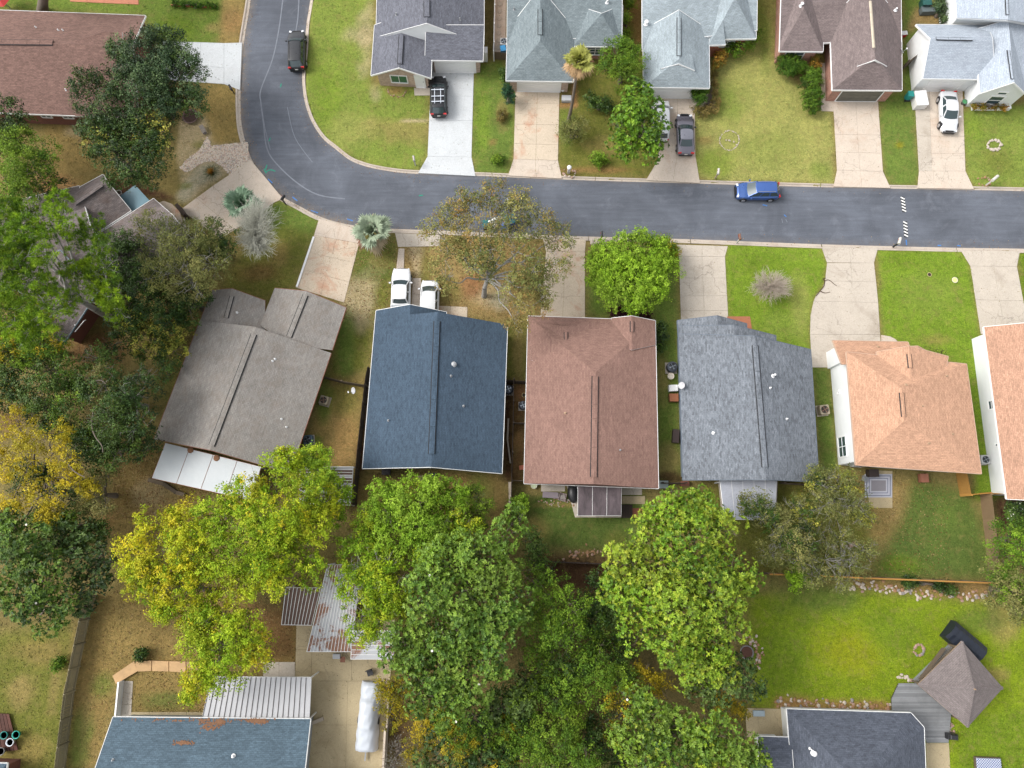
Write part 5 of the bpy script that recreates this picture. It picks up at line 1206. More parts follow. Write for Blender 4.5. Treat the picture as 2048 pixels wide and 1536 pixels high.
def border(label, pts, n, kinds, s, spread=.2, cat='stone border', name='stone_border'):
    c = P(*pts[0]); root = thing(name, label, cat, c); q = catmull([P(*p) for p in pts], 6); acc = [0]
    for a, b_ in zip(q, q[1:]): acc.append(acc[-1] + (b_ - a).length)
    for i in range(n):
        t_ = acc[-1] * (i + random.uniform(-.3, .3)) / max(n - 1, 1); t_ = min(max(t_, 0), acc[-1] - 1e-4); k = max(j for j in range(len(acc)) if acc[j] <= t_); k = min(k, len(q) - 2)
        p = q[k].lerp(q[k + 1], (t_ - acc[k]) / max(acc[k + 1] - acc[k], 1e-6)) - c; sc = s * random.uniform(.5, 1.15)
        o_ = link('stone', random.choice(SM[random.choice(kinds)]), root, (p.x + random.gauss(0, spread), p.y + random.gauss(0, spread), sc * .12)); o_.scale = (sc, sc * random.uniform(.7, 1), sc); o_.rotation_euler = (0, 0, random.uniform(0, 6))
    return root
border('row of orange and grey stones along the dark slate roof', [(1553, 1404), (1620, 1408), (1700, 1412), (1788, 1416)], 110, 'rrpog', .38, .26)
border('pinkish stones edging the vivid lawn below the capped fence', [(1705, 1172), (1780, 1178), (1850, 1190), (1920, 1188), (1975, 1196)], 110, 'poorg', .42, .3)
border('curved band of red-brown stones beside the big glossy magnolia', [(1493, 1272), (1512, 1290), (1518, 1312), (1508, 1330)], 46, 'ppro', .34, .25)
border('thin ring of small white stones on the dry lawn', [(1479 + 0, 281), (1474, 292), (1460, 301), (1446, 296), (1439, 281), (1446, 267), (1460, 261), (1474, 268), (1479, 281)], 54, 'o', .2, .03, 'stone ring', 'stone_ring')
border('few white stones inside the thin stone ring', [(1454, 281), (1464, 279)], 4, 'o', .26, .12)
border('ring of fat white stones on the lawn by the white sedan', [(2001, 290), (1996, 298), (1987, 301), (1978, 297), (1975, 290), (1979, 283), (1987, 280), (1996, 283), (2001, 290)], 22, 'o', .42, .04, 'stone ring', 'stone_ring')
border('ring of grey stones round a fire pit on the vivid lawn', [(1847, 1300), (1844, 1308), (1837, 1311), (1830, 1308), (1828, 1300), (1831, 1292), (1837, 1289), (1844, 1292), (1847, 1300)], 18, 'gp', .36, .03, 'stone ring', 'stone_ring')
border('stones round the white post flower bed at the stained driveway', [(1128, 342), (1140, 338), (1150, 343), (1148, 352), (1134, 353), (1126, 347)], 16, 'po', .32, .08, 'stone ring', 'stone_ring')
border('stones around the tall white mailbox', [(1958, 358), (1966, 355), (1978, 358), (1980, 368), (1968, 372), (1958, 368)], 14, 'rp', .3, .05, 'stone ring', 'stone_ring')
border('pale rocks either side of the black kerb mailbox', [(1184, 488), (1192, 484), (1206, 485), (1212, 490)], 8, 'o', .7, .12)
border('straw coloured rocks in the back lawn bed under the magnolias', [(1140, 1112), (1170, 1106), (1196, 1108)], 40, 'rp', .3, .3)
border('pale stones by the loungers behind the rose brown house', [(1082, 1004), (1110, 1006), (1148, 1006)], 40, 'rop', .22, .25)
border('stones round the red flower bed at the deck corner', [(1795, 1356), (1802, 1352), (1816, 1358), (1828, 1364)], 12, 'po', .4, .12)
border('stones beside the black grill east of the deck', [(1893, 1440), (1902, 1446), (1906, 1456), (1898, 1462)], 12, 'po', .34, .15)
border('stepping stones between the magnolia and tan fence', [(1664, 1092), (1676, 1090), (1690, 1092), (1708, 1094)], 10, 'op', .5, .2)
border('small stones lining the mulch bed of the blue-grey house', [(774, 178), (782, 190), (796, 194), (808, 190), (812, 180)], 22, 'rp', .2, .06)
# river stone bed at the bend: too many to count
mb = MB(); tmpl = [stone_mesh(i + 20, STO) for i in range(5)]
polys = [[(400, 300), (415, 272), (424, 292), (495, 284), (498, 318), (462, 352), (446, 335), (428, 322), (405, 325), (372, 345), (360, 335), (375, 318)]]
PW = [P(*p) for p in polys[0]]; xs = [p.x for p in PW]; ys = [p.y for p in PW]; cnt = 0
while cnt < 2600:
    x, y = random.uniform(min(xs), max(xs)), random.uniform(min(ys), max(ys))
    if not inpoly([(p.x, p.y) for p in PW], np.array([x]), np.array([y]))[0]: continue
    s = random.uniform(.12, .26); h = s * .22; a = random.uniform(0, 3); k = 6
    top = [(x + s * .5 * math.cos(a + j * math.pi / 3) * random.uniform(.7, 1), y + s * .5 * math.sin(a + j * math.pi / 3) * random.uniform(.7, 1), 0.0) for j in range(k)]
    mb.add(top + [(x, y, h)], [(j, (j + 1) % k, k) for j in range(k)], random.choice((0, 0, 1, 2))); cnt += 1
tag(mb.build('river_stones', [plain('river_stone_pale', lin((236, 222, 204), KA * 1.1), .85), plain('river_stone_pink', lin((220, 190, 172), KA * 1.1), .85), plain('river_stone_grey', lin((190, 180, 172), KA * 1.1), .85)]), kind='stuff')

# ------------------------------------------------------------------ street lamp
c = P(1016, 468); lp = thing('street_lamp', 'slim grey street lamp rising through the sparse oak at the kerb', 'street lamp', c)
MB().tube((0, 0, 0), (0, 0, 6.6), .09, .05, n=10).build('pole', PIPE, lp); MB().tube((0, 0, 6.55), (.1, .5, 6.85), .035, n=6).build('arm', PIPE, lp)
MB().lathe([(.05, .16), (.2, .1), (.24, 0), (.2, -.07)], 14, (.12, .6, 6.85)).build('lamp_head', DISH, lp)
# ------------------------------------------------------------------ bins and boxes
def bin_(label, u, v, col, rz, s=1.0, lidc=None, h=1.05, z=0, cat='rubbish bin'):
    c = P(u, v, z + h * .7); r = thing('wheelie_bin', label, cat, (c.x, c.y, z), rz)
    m_ = plain('bin_%d' % int(sum(col) * 999), col, .45)
    MB().box((0, 0, h * .45), (.52 * s, .58 * s, h * .84), taper=1.18).build('body', m_, r); MB().box((0, 0, h * .9), (.66 * s, .74 * s, .07)).build('lid', plain('lid_%d' % int(sum(lidc or col) * 999), lidc or col, .4), r)
    MB().tube((-.3 * s, -.3 * s, .12), (.3 * s, -.3 * s, .12), .12, n=10).build('wheel', TYRE, r); MB().tube((-.25 * s, -.4 * s, h * .92), (.25 * s, -.4 * s, h * .92), .025, n=6).build('handle', BPL, r)
    return r
bin_('big blue wheeled bin with dark teal lid beside the street lamp', 1020, 440, (.02, .06, .28), R(20), 1.5, (.01, .09, .12), 1.3, ZR)
bin_('smaller blue bin next to the big blue bin at the kerb', 1010, 452, (.03, .08, .30), R(-10), 1.1, None, 1.1, ZR)
bin_('teal bin under the sparse oak at the kerb', 971, 448, (.01, .12, .12), R(15), 1.0, None, 1.0, ZR)
bin_('teal green bin by the white house west corner', 1820, 190, (.02, .22, .20), R(0), .9)
bin_('blue lidded bin at the end of the stepping stone strip', 1006, 99, (.04, .25, .50), R(10), .9)
bin_('dark green bin on the tan pad north of the white garage', 1852, 4, (.02, .09, .08), R(0), 1.5)
def crate(name, label, u, v, dims, col, rz=0, z=0, lid=True, cat='box', lc=None):
    h = dims[2]; c = P(u, v, z + h); r = thing(name, label, cat, (c.x, c.y, z), rz); m_ = plain('crate_%d_%d' % (int(col[0] * 999), int(col[2] * 999)), col, .6); x, y = dims[0], dims[1]; t_ = .05
    w_ = MB(); w_.box((0, 0, .03), (x, y, .06)); w_.box((0, y / 2 - t_ / 2, h / 2), (x, t_, h)); w_.box((0, -y / 2 + t_ / 2, h / 2), (x, t_, h)); w_.box((x / 2 - t_ / 2, 0, h / 2), (t_, y - 2 * t_ - .004, h)); w_.box((-x / 2 + t_ / 2, 0, h / 2), (t_, y - 2 * t_ - .004, h)); w_.build('body', m_, r)
    if lid: MB().box((0, 0, h + .03), (x + .04, y + .04, .05)).build('lid', plain('crate_%d_%d' % (int((lc or col)[0] * 999), int((lc or col)[2] * 999)), lc or col, .5), r, bevel=.015)
    else: MB().box((0, 0, h * .55), (x * .75, y * .6, .1), .3).build('contents', STG, r)
    return r
crate('storage_box', 'white storage box beneath the dish at the charcoal house', 1347, 776, (.85, .6, .6), (.62, .62, .62), R(3))
crate('storage_box', 'rust brown box south of the white storage box', 1348, 795, (.85, .75, .6), (.24, .09, .04), R(0))
crate('garden_cart', 'dark brown covered cart by the charcoal house wall', 1352, 872, (.6, 1.3, .6), (.035, .022, .02), R(-6), cat='cart')
crate('storage_box', 'grey-white chest at the south-east corner of the rose brown house', 1327, 969, (.9, .7, .55), lin((176, 190, 188), KA), R(0))
crate('planter', 'open pink-grey planter box next to the lounger', 1125, 994, (.7, .75, .35), lin((176, 156, 152), KA), R(-14), lid=False, cat='planter')
crate('storage_box', 'red cool box on the tan pad by the white house', 1809, 66, (.6, .45, .45), (.45, .02, .02), R(5), lc=(.6, .6, .6))
crate('storage_box', 'grey lidded chest on the pad north of the white garage', 1858, 18, (1.6, .7, .6), lin((120, 132, 134), KA), R(2))
crate('garden_cart', 'white covered utility cart on the paler driveway strip', 1843, 196, (1.25, 1.7, .9), (.62, .60, .58), R(4), cat='cart', lc=(.66, .66, .66))
crate('ac_pad_box', 'brick coloured box with grey side tray behind the terracotta house', 1849, 956, (.75, .8, .5), (.25, .1, .06), R(0))
crate('storage_box', 'pale blue box on the pale porch of the dark slate house', 1518, 1427, (1.0, .45, .25), lin((190, 206, 214), KA), R(0))
crate('storage_box', 'white meter box at the east wall of the blue-grey house', 970, 100, (.5, .7, 1.6), (.6, .6, .6), 0)
crate('lounger', 'grey and pink lounger behind the rose brown house', 1101, 990, (1.5, .55, .3), lin((150, 138, 144), KA), R(-4), cat='lounger')
crate('bench', 'pale blue bench with white table outside the sage garage', 1133, 196, (1.0, .6, .45), lin((214, 216, 220), KA), 0, cat='bench')
crate('storage_box', 'small dark box under the west back window of the slate blue house', 772, 944, (.8, .5, .35), (.03, .025, .03), 0)
crate('step', 'dark doormat step at the back door of the slate blue house', 864, 951, (.8, .5, .14), (.04, .03, .04), 0, cat='step')
crate('storage_box', 'pale low tray south-west of the doormat step', 838, 957, (.7, .6, .2), lin((150, 130, 104), KA), 0)
crate('storage_box', 'orange toy box in the gap garden by the rose brown house', 1044, 935, (.5, .4, .3), (.4, .12, .06), R(8))
crate('garden_bench', 'reddish crate beside the charcoal house south-west corner', 1370, 967, (.8, .45, .4), (.16, .06, .04), R(4), cat='box')
# surfboard-like white board leaning outside the sage garage
c = P(1125, 176, 0); sb = thing('paddle_board', 'white oval board leaning on the sage house garage wall', 'paddle board', c, 0)
vs = []; n = 16
for s_ in (0, .05):
    for k in range(n): t_ = 2 * math.pi * k / n; vs.append(Vector((.28 * math.cos(t_), -.05 - s_ + .45 * (1 - (math.sin(t_) * .5 + .5)) * -1, 1.1 + 1.0 * math.sin(t_))))
MB().add(vs, [tuple(range(n)), tuple(range(2 * n - 1, n - 1, -1))] + [(k, (k + 1) % n, n + (k + 1) % n, n + k) for k in range(n)]).build('board', WHT, sb); MB().box((0, -.33, .1), (.06, .3, .2)).build('fin', BPL, sb)
def pot(label, u, v, r0, h, col, cat='plant pot', soil=(.03, .02, .015), name='plant_pot'):
    c = P(u, v, h); r = thing(name, label, cat, (c.x, c.y, 0)); MB().lathe([(r0 * .7, 0), (r0, h * .9), (r0 * 1.06, h), (r0 * .9, h), (r0 * .85, h * .85)], 18).build('pot', plain('pot_%d' % int(sum(col) * 999), col, .6), r)
    MB().tube((0, 0, h * .8), (0, 0, h * .9), r0 * .84, n=16).build('soil', plain('soil_%d' % int(soil[0] * 999), soil, .9, var=.4, sc=9), r); return r
pot('pale round table drum between dark unit and white box', 1342, 752, .32, .6, (.62, .55, .45), soil=(.5, .45, .38))
pot('grey ring planter behind the teal porch panel', 237, 385, .3, .4, (.4, .4, .38))
pot('round planter with red soil at the magnolia stone band', 1494, 1305, .62, .4, (.14, .13, .13), soil=(.07, .03, .02))
pot('yellow cushion-like round pot in the gap garden', 1048, 790, .22, .35, (.5, .42, .2))
pot('small pale round pot behind the rose brown house', 1068, 971, .3, .4, (.5, .5, .4), soil=(.4, .45, .3))
pot('small round drain cover pot on the east lawn', 1859, 549, .22, .06, (.4, .38, .34), cat='drain cover', name='drain_cover')
pot('yellow-white round cap on the east lawn near the driveway', 1910, 560, .3, .08, (.6, .55, .25), cat='drain cover', soil=(.6, .5, .2), name='drain_cover')
pot('round dark tub under the trees of the stone bed', 380, 232, .85, .35, (.10, .06, .05), soil=(.04, .02, .015))
pot('small green pot by the white house porch', 1930, 203, .3, .4, (.1, .12, .1), soil=(.05, .2, .08))
# ladder / birdhouse sign in stone bed
c = P(408, 262, 0); bn = thing('garden_bench', 'small grey bench at the tip of the stone bed', 'bench', c, R(-60))
for k in range(3): MB().box((0, -.15 + k * .16, .42), (1.0, .13, .04)).build('slat', STG, bn)
for sx in (-.4, .4): MB().box((sx, 0, .2), (.06, .4, .4)).build('leg', STG, bn)
# white sculptures and bags
c = P(986, 446, ZR); bg_ = thing('rubbish_bags', 'pile of white rubbish bags at the kerb under the sparse oak', 'rubbish bags', c)
for k in range(6):
    o_ = link('bag', stone_mesh(60 + k, WHT, .8), bg_, (random.uniform(-.35, .35), random.uniform(-.5, .5), .25)); o_.scale = (.55, .5, .7)
c = P(1137, 346, 0); ps = thing('garden_post', 'white rounded post in the kerbside flower bed', 'post', c); MB().lathe([(.16, 0), (.16, 1.0), (.2, 1.05), (.12, 1.2)], 14).build('post', WHT, ps); MB().lathe([(.24, 1.2), (.24, 1.26), (.05, 1.36)], 14).build('cap', WHT, ps)
c = P(674, 1312, .5); bq = thing('barbecue', 'small grey barbecue with brown side tray on the cream patio', 'barbecue', (c.x, c.y, 0)); MB().box((0, 0, .6), (.7, .45, .3)).build('firebox', PIPE, bq, bevel=.04); MB().box((.55, -.3, .55), (.45, .5, .04)).build('side_tray', plain('brown_tray', (.16, .06, .03), .6), bq)
for x in (-.3, .3):
    for y in (-.18, .18): MB().tube((x, y, 0), (x, y, .46), .02, n=6).build('leg', PIPE, bq)
c = P(740, 1345, .4); ch = thing('chair', 'black patio chair in the magnolia shade', 'chair', (c.x, c.y, 0), R(20)); MB().box((0, 0, .43), (.55, .55, .05)).build('seat', BPL, ch); MB().box((0, .27, .75), (.55, .05, .6)).build('backrest', BPL, ch)
for x in (-.24, .24):
    for y in (-.24, .24): MB().tube((x, y, 0), (x, y, .42), .02, n=5).build('leg', BPL, ch)
c = P(1906, 1474, .8); gr = thing('barbecue', 'black covered grill east of the grey timber deck', 'barbecue', (c.x, c.y, 0), R(-5)); MB().box((0, 0, .45), (1.0, .55, .8), taper=.9).build('cabinet', POSTB, gr, bevel=.03); MB().box((0, 0, .95), (.8, .5, .2), taper=.7).build('hood', POSTB, gr, bevel=.05)
c = P(1147, 984, .4); sp_ = thing('covered_fire_pit', 'oval black covered tub beside the mesh awning', 'fire pit', (c.x, c.y, 0)); MB().lathe([(.55, 0), (.6, .3), (.5, .5), (.1, .58)], 20).build('cover', POSTB, sp_); MB().lathe([(.62, .02), (.62, .08)], 20).build('base', BPL, sp_); sp_.scale = (.9, 1.7, 1)
# outdoor rug with border stripes, table
c = P(1758, 971, 0); rg_ = thing('outdoor_rug', 'grey outdoor rug with white and blue border stripes behind the terracotta house', 'rug', c); A = [P(u, v) - c for u, v in ((1729, 948), (1784, 948), (1784, 995), (1729, 995))]
RB = plain('rug_blue', lin((138, 142, 160), KA), .9, var=.1); RW = plain('rug_white', lin((200, 200, 210), KA), .9, var=.05); RG = plain('rug_grey', lin((150, 146, 152), KA), .9, var=.06)
for k, (m_, d_) in enumerate(((RW, 0), (RB, .14), (RW, .24), (RB, .40), (RW, .48), (RG, .62))):
    q = inset([Vector((p.x, p.y, 0)) for p in A], d_ + .001); MB().prism(q, .036, .042 + k * .004).build('rug_field' if k == 5 else 'rug_stripe', m_, rg_)
crate('side_table', 'dark brown square table at the door on the striped rug', 1748, 946, (.9, .7, .7), (.03, .02, .018), R(0), cat='table', z=.06)
mb = MB()
c = P(1725, 958, 0); chh = thing('chair', 'dark folding chair at the west edge of the striped rug', 'chair', c, R(70)); MB().box((0, 0, .43), (.5, .5, .04)).build('seat', PIPE, chh); MB().box((0, .25, .72), (.5, .04, .5)).build('backrest', PIPE, chh)
for x in (-.22, .22):
    for y in (-.22, .22): MB().tube((x, y, 0), (x, y, .42), .018, n=5).build('leg', PIPE, chh)

# ------------------------------------------------------------------ timber deck and gazebo
DK = wood('deck_grey', lin((150, 152, 154), KA), .22, (.6, 9, 9)); z = .35
poly = [P(u, v, z) for u, v in ((1783, 1398), (1798, 1366), (1834, 1366), (1902, 1432), (1897, 1486), (1853, 1484), (1845, 1450), (1822, 1424), (1784, 1422))]
c = P(1840, 1420); dk = thing('deck', 'weathered grey timber deck between dark slate house and gazebo', 'deck', c)
y0, y1 = min(p.y for p in poly), max(p.y for p in poly); bw_ = .145; PL = [(p.x, p.y) for p in poly]; yy = y0 + .02
while yy < y1 - .02:
    xs = []
    for i in range(len(PL)):
        a, b_ = PL[i], PL[(i + 1) % len(PL)]
        if (a[1] > yy + bw_ / 2) != (b_[1] > yy + bw_ / 2): xs.append(a[0] + (b_[0] - a[0]) * (yy + bw_ / 2 - a[1]) / (b_[1] - a[1]))
    xs.sort()
    for k in range(0, len(xs) - 1, 2):
        MB().box(((xs[k] + xs[k + 1]) / 2 - c.x, yy + bw_ / 2 - c.y, z - .02 + random.uniform(-.003, .003)), (xs[k + 1] - xs[k], bw_ - .012, .04)).build('deck_board', DK, dk)
    yy += bw_
MB().prism([p - c for p in inset(poly, .1)], .02, z - .05).build('deck_frame', FD, dk)
gz = thing('gazebo', 'brown pyramid roofed gazebo with timber railing at the deck', 'gazebo', P(1925, 1380)); go = P(1925, 1380)
ap = P(1945, 1370.0, 4.2); cr = [P(u, v, 2.45) for u, v in ((1924, 1282), (2006, 1376), (1935, 1455), (1836, 1369))]
ap = (cr[0] + cr[1] + cr[2] + cr[3]) / 4; ap.z = 4.1
mb = MB(); mb.add([p - go for p in cr] + [ap - go], [(0, 1, 4)[::-1], (1, 2, 4)[::-1], (2, 3, 4)[::-1], (3, 0, 4)[::-1]], 0); low = [p - go - Vector((0, 0, .12)) for p in cr]
mb.add([p - go for p in cr] + low, [(0, 1, 5, 4), (1, 2, 6, 5), (2, 3, 7, 6), (3, 0, 4, 7), (4, 5, 6, 7)], 1); gro = mb.build('roof', [S_GZBO, TAN], gz)
for p in cr:
    a = p - go + Vector((0, 0, .03)); b_ = ap - go + Vector((0, 0, .03)); n = 10
    for k in range(n):
        q0, q1 = a.lerp(b_, k / n + .003), a.lerp(b_, (k + 1) / n - .003); d_ = (q1 - q0); s_ = Vector((-d_.y, d_.x, 0)).normalized() * .15; MB().add([q0 - s_ - Vector((0, 0, .03)), q1 - s_ - Vector((0, 0, .03)), q1 + Vector((0, 0, .03)), q0 + Vector((0, 0, .03)), q0 + s_ - Vector((0, 0, .03)), q1 + s_ - Vector((0, 0, .03))], [(0, 1, 2, 3)[::-1], (3, 2, 5, 4)[::-1]]).build('hip_cap', S_GZBO, gro)
MB().tube(ap - go, ap - go + Vector((0, 0, .25)), .08, .02, n=8).build('finial', TAN, gz)
base = [ (p - go) * .86 for p in cr]
for p in base: MB().box((p.x, p.y, 1.2), (.14, .14, 2.4)).build('post', FG, gz)
MB().prism([Vector((p.x, p.y, 0)) for p in base], .02, .34).build('floor', DK, gz)
for i in (2, 3):
    a, b_ = base[i].copy(), base[(i + 1) % 4].copy(); a.z = b_.z = 1.0; d_ = b_ - a; a2, b2 = a + d_ * .02, b_ - d_ * .02; MB().tube(a2, b2, .05, n=4).build('handrail', FG, gz)
    bl = MB()
    for k in range(30): q = a2.lerp(b2, (k + .5) / 30); bl.box((q.x, q.y, .68), (.035, .035, .62))
    bl.build('baluster', FG, gz)
# planks beside the gazebo, black covered frame
def planks(label, q, z, n, mat, name, cat):
    A, B, C_, D = [P(*p, z) for p in q]; c = (A + C_) / 2; c.z = 0; r = thing(name, label, cat, c)
    for i in range(n):
        f0, f1 = (i + .06) / n, (i + .94) / n; MB().prism([A.lerp(B, f0) - c, A.lerp(B, f1) - c, D.lerp(C_, f1) - c, D.lerp(C_, f0) - c], z - .05, z).build('plank', mat, r)
    return r
planks('pale handrail ledge on the north-west side of the gazebo', [(1834, 1362), (1887, 1291), (1896, 1293), (1842, 1364)], 1.0, 1, FG, 'rail_ledge', 'ledge')
planks('grey ramp boards running between deck and gazebo', [(1838, 1368), (1848, 1364), (1908, 1424), (1900, 1432)], .5, 3, DK, 'ramp', 'ramp')
c = P(1930, 1284, .8); bf = thing('covered_swing', 'dark blue-black covered frame behind the gazebo roof', 'garden swing', (c.x, c.y, 0), R(-42))
BKC = plain('black_cover', (.012, .016, .026), .45, var=.3)
mb = MB(); rg2 = []
for i in range(13):
    x = -1.75 + 3.5 * i / 12; rg2.append([Vector((x, -.95, .12)), Vector((x, -.9, 1.0 + .05 * (i % 2))), Vector((x, -.3, 1.35 + .05 * (i % 2))), Vector((x, .4, 1.35 + .05 * (i % 2))), Vector((x, .9, .95)), Vector((x, .95, .12))])
loft(mb, rg2, smooth=False); mb.f = [f[::-1] for f in mb.f]; mb.build('cover', BKC, bf)
for x in (-1.65, 1.65): MB().box((x, 0, .1), (.08, 1.8, .1)).build('foot', BPL, bf)
# patterned cushion lounge at the very south-east
c = P(1972, 1528, 0); lg = thing('outdoor_sofa', 'blue and white patterned lounge cushion cut by the south edge', 'sofa', c, R(-2))
m, t, b = newmat('patterned_cloth'); ck = N(t, 'ShaderNodeTexChecker', Scale=9.0); ck.inputs['Color1'].default_value = (*lin((70, 96, 150), KA), 1); ck.inputs['Color2'].default_value = (*lin((226, 230, 240), KA), 1)
t.links.new(coord(t), ck.inputs['Vector']); t.links.new(ck.outputs[0], b.inputs['Base Color'])
MB().box((0, 0, .4), (2.2, 1.2, .16)).build('cushion', m, lg, bevel=.05); MB().box((0, 0, .2), (2.3, 1.3, .22)).build('frame', FG, lg)
for x in (-1, 1):
    for y in (-.5, .5): MB().box((x, y, .045), (.1, .1, .09)).build('leg', FG, lg)
# dark deck at rose brown house
planks('near-black deck boards by the mesh awning', [(1243, 1009), (1265, 1009), (1265, 1036), (1243, 1036)], .2, 9, FD, 'deck', 'deck')
# south-west corner: brown deck with planters
planks('reddish brown deck of pots in the south-west corner', [(-60, 1424), (18, 1428), (36, 1500), (-60, 1510)], .25, 12, wood('red_brown_deck', lin((96, 56, 44), KA)), 'deck', 'deck')
for i, (u, v, col) in enumerate(((14, 1468, (.01, .18, .16)), (26, 1482, (.6, .65, .7)), (8, 1500, (.2, .2, .19)), (38, 1467, (.01, .3, .24)))):
    c = P(u, v, .25); r = thing('plant_pot', ['teal pot on the red-brown deck nearest its middle', 'pale silvery bowl on the red-brown deck', 'grey ring pot at the south side of the red-brown deck', 'bright teal pot at the east tip of the red-brown deck'][i], 'plant pot', c, 0, 'pots on the red-brown deck')
    MB().lathe([(.22, 0), (.34, .4), (.36, .45), (.3, .45), (.28, .38)], 16).build('pot', plain('pot_%d' % int(sum(col) * 999), col, .3), r); MB().tube((0, 0, .3), (0, 0, .38), .28, n=14).build('soil', plain('soil_30', (.03, .02, .015), .9), r)
# red canopy and orange court at the north-west, raised bed
c = P(6, 2, 1.2); rc = thing('canopy', 'red canopy tip at the north-west corner', 'canopy', (c.x, c.y, 0)); MB().lathe([(1.5, 1.9), (.75, 2.2), (.05, 2.5)], 6).build('cloth', plain('red_cloth', (.42, .03, .03), .7), rc); MB().tube((0, 0, 0), (0, 0, 2.4), .05, n=8).build('pole', PIPE, rc)
ct = tag(link('path', None), kind='structure'); quadgrid(ct, [(140, -70), (276, -70), (277, 9), (140, 3)], [0, .25, .5, .75, 1], U2, concrete('salmon_paving', lin((214, 140, 108), KA), st=.2, crack=False))
lowwall('orange timber edging of the low bed by the north-west lawn', [(343, 12), (435, 16)], .12, .2, plain('orange_timber', lin((190, 110, 74), KA)), 'garden_edging', 'edging')
# leaf piles
c = P(1650, 566); rt = thing('exposed_root', 'dark tangled root crossing the curved driveway edge', 'root', c); RM = plain('root_bark', lin((92, 70, 52), KA), .9, var=.3)
for pts in ([(1632, 592), (1640, 582), (1648, 572), (1650, 562), (1658, 560), (1668, 568), (1674, 572)], [(1650, 562), (1646, 558), (1652, 556)], [(1640, 582), (1650, 586), (1660, 584)]):
    q = catmull([P(*p, .05) - c for p in pts], 3); MB().path(q, [.055 - .035 * i / len(q) for i in range(len(q))], 6).build('root', RM, rt)
c = P(1880, 590)
rt2 = thing('bare_stalks', 'arched bare stalks against the terracotta house front', 'plant', P(1870, 705)); o = P(1870, 705)
for k in range(12):
    a = P(1855 + random.uniform(0, 34), 712, 0) - o; b_ = P(1845 + random.uniform(0, 50), 694 + random.uniform(-4, 8), .7 + random.random() * .5) - o; md = (a + b_) / 2 + Vector((0, 0, .6)); MB().path([a, md, b_], [.02, .016, .008], 4).build('stalk', RM, rt2)
# ------------------------------------------------------------------ foliage
def leafmat(name, gloss=.5, spec=.35, trans=.25):
    m, t, b = newmat(name); at = N(t, 'ShaderNodeVertexColor', layer_name='col')
    t.links.new(at.outputs[0], b.inputs['Base Color']); b.inputs['Roughness'].default_value = gloss; b.inputs['Specular IOR Level'].default_value = spec
    tr_ = t.nodes.new('ShaderNodeBsdfTranslucent'); t.links.new(at.outputs[0], tr_.inputs[0]); mx = t.nodes.new('ShaderNodeMixShader'); mx.inputs[0].default_value = trans
    t.links.new(b.outputs[0], mx.inputs[1]); t.links.new(tr_.outputs[0], mx.inputs[2]); t.links.new(mx.outputs[0], t.nodes['Material Output'].inputs[0]); return m
LFM = leafmat('leaf_soft', .65, .2, .22); LFG = leafmat('leaf_glossy', .5, .25, .08)
BARK = plain('bark', lin((128, 116, 104), KA), .9, var=.3, sc=5); BARKG = plain('grey_lichen_bark', lin((176, 172, 166), KA), .9, var=.25, sc=5); BARKD = plain('dark_bark', lin((86, 74, 64), KA), .9, var=.3, sc=5)
def unit(a): return a / np.maximum(np.linalg.norm(a, axis=-1, keepdims=True), 1e-9)
def leaf_quads(c, n, t, L, Wd, col, fold=.2):
    b = np.cross(n, t); L = np.asarray(L)[:, None] / 2; Wd = np.asarray(Wd)[:, None] / 2
    v = np.stack([c - t * L, c + b * Wd + n * Wd * fold - t * L * .1, c + t * L - n * L * fold, c - b * Wd + n * Wd * fold - t * L * .1], 1)
    return v.reshape(-1, 3), np.repeat(col, 4, 0)
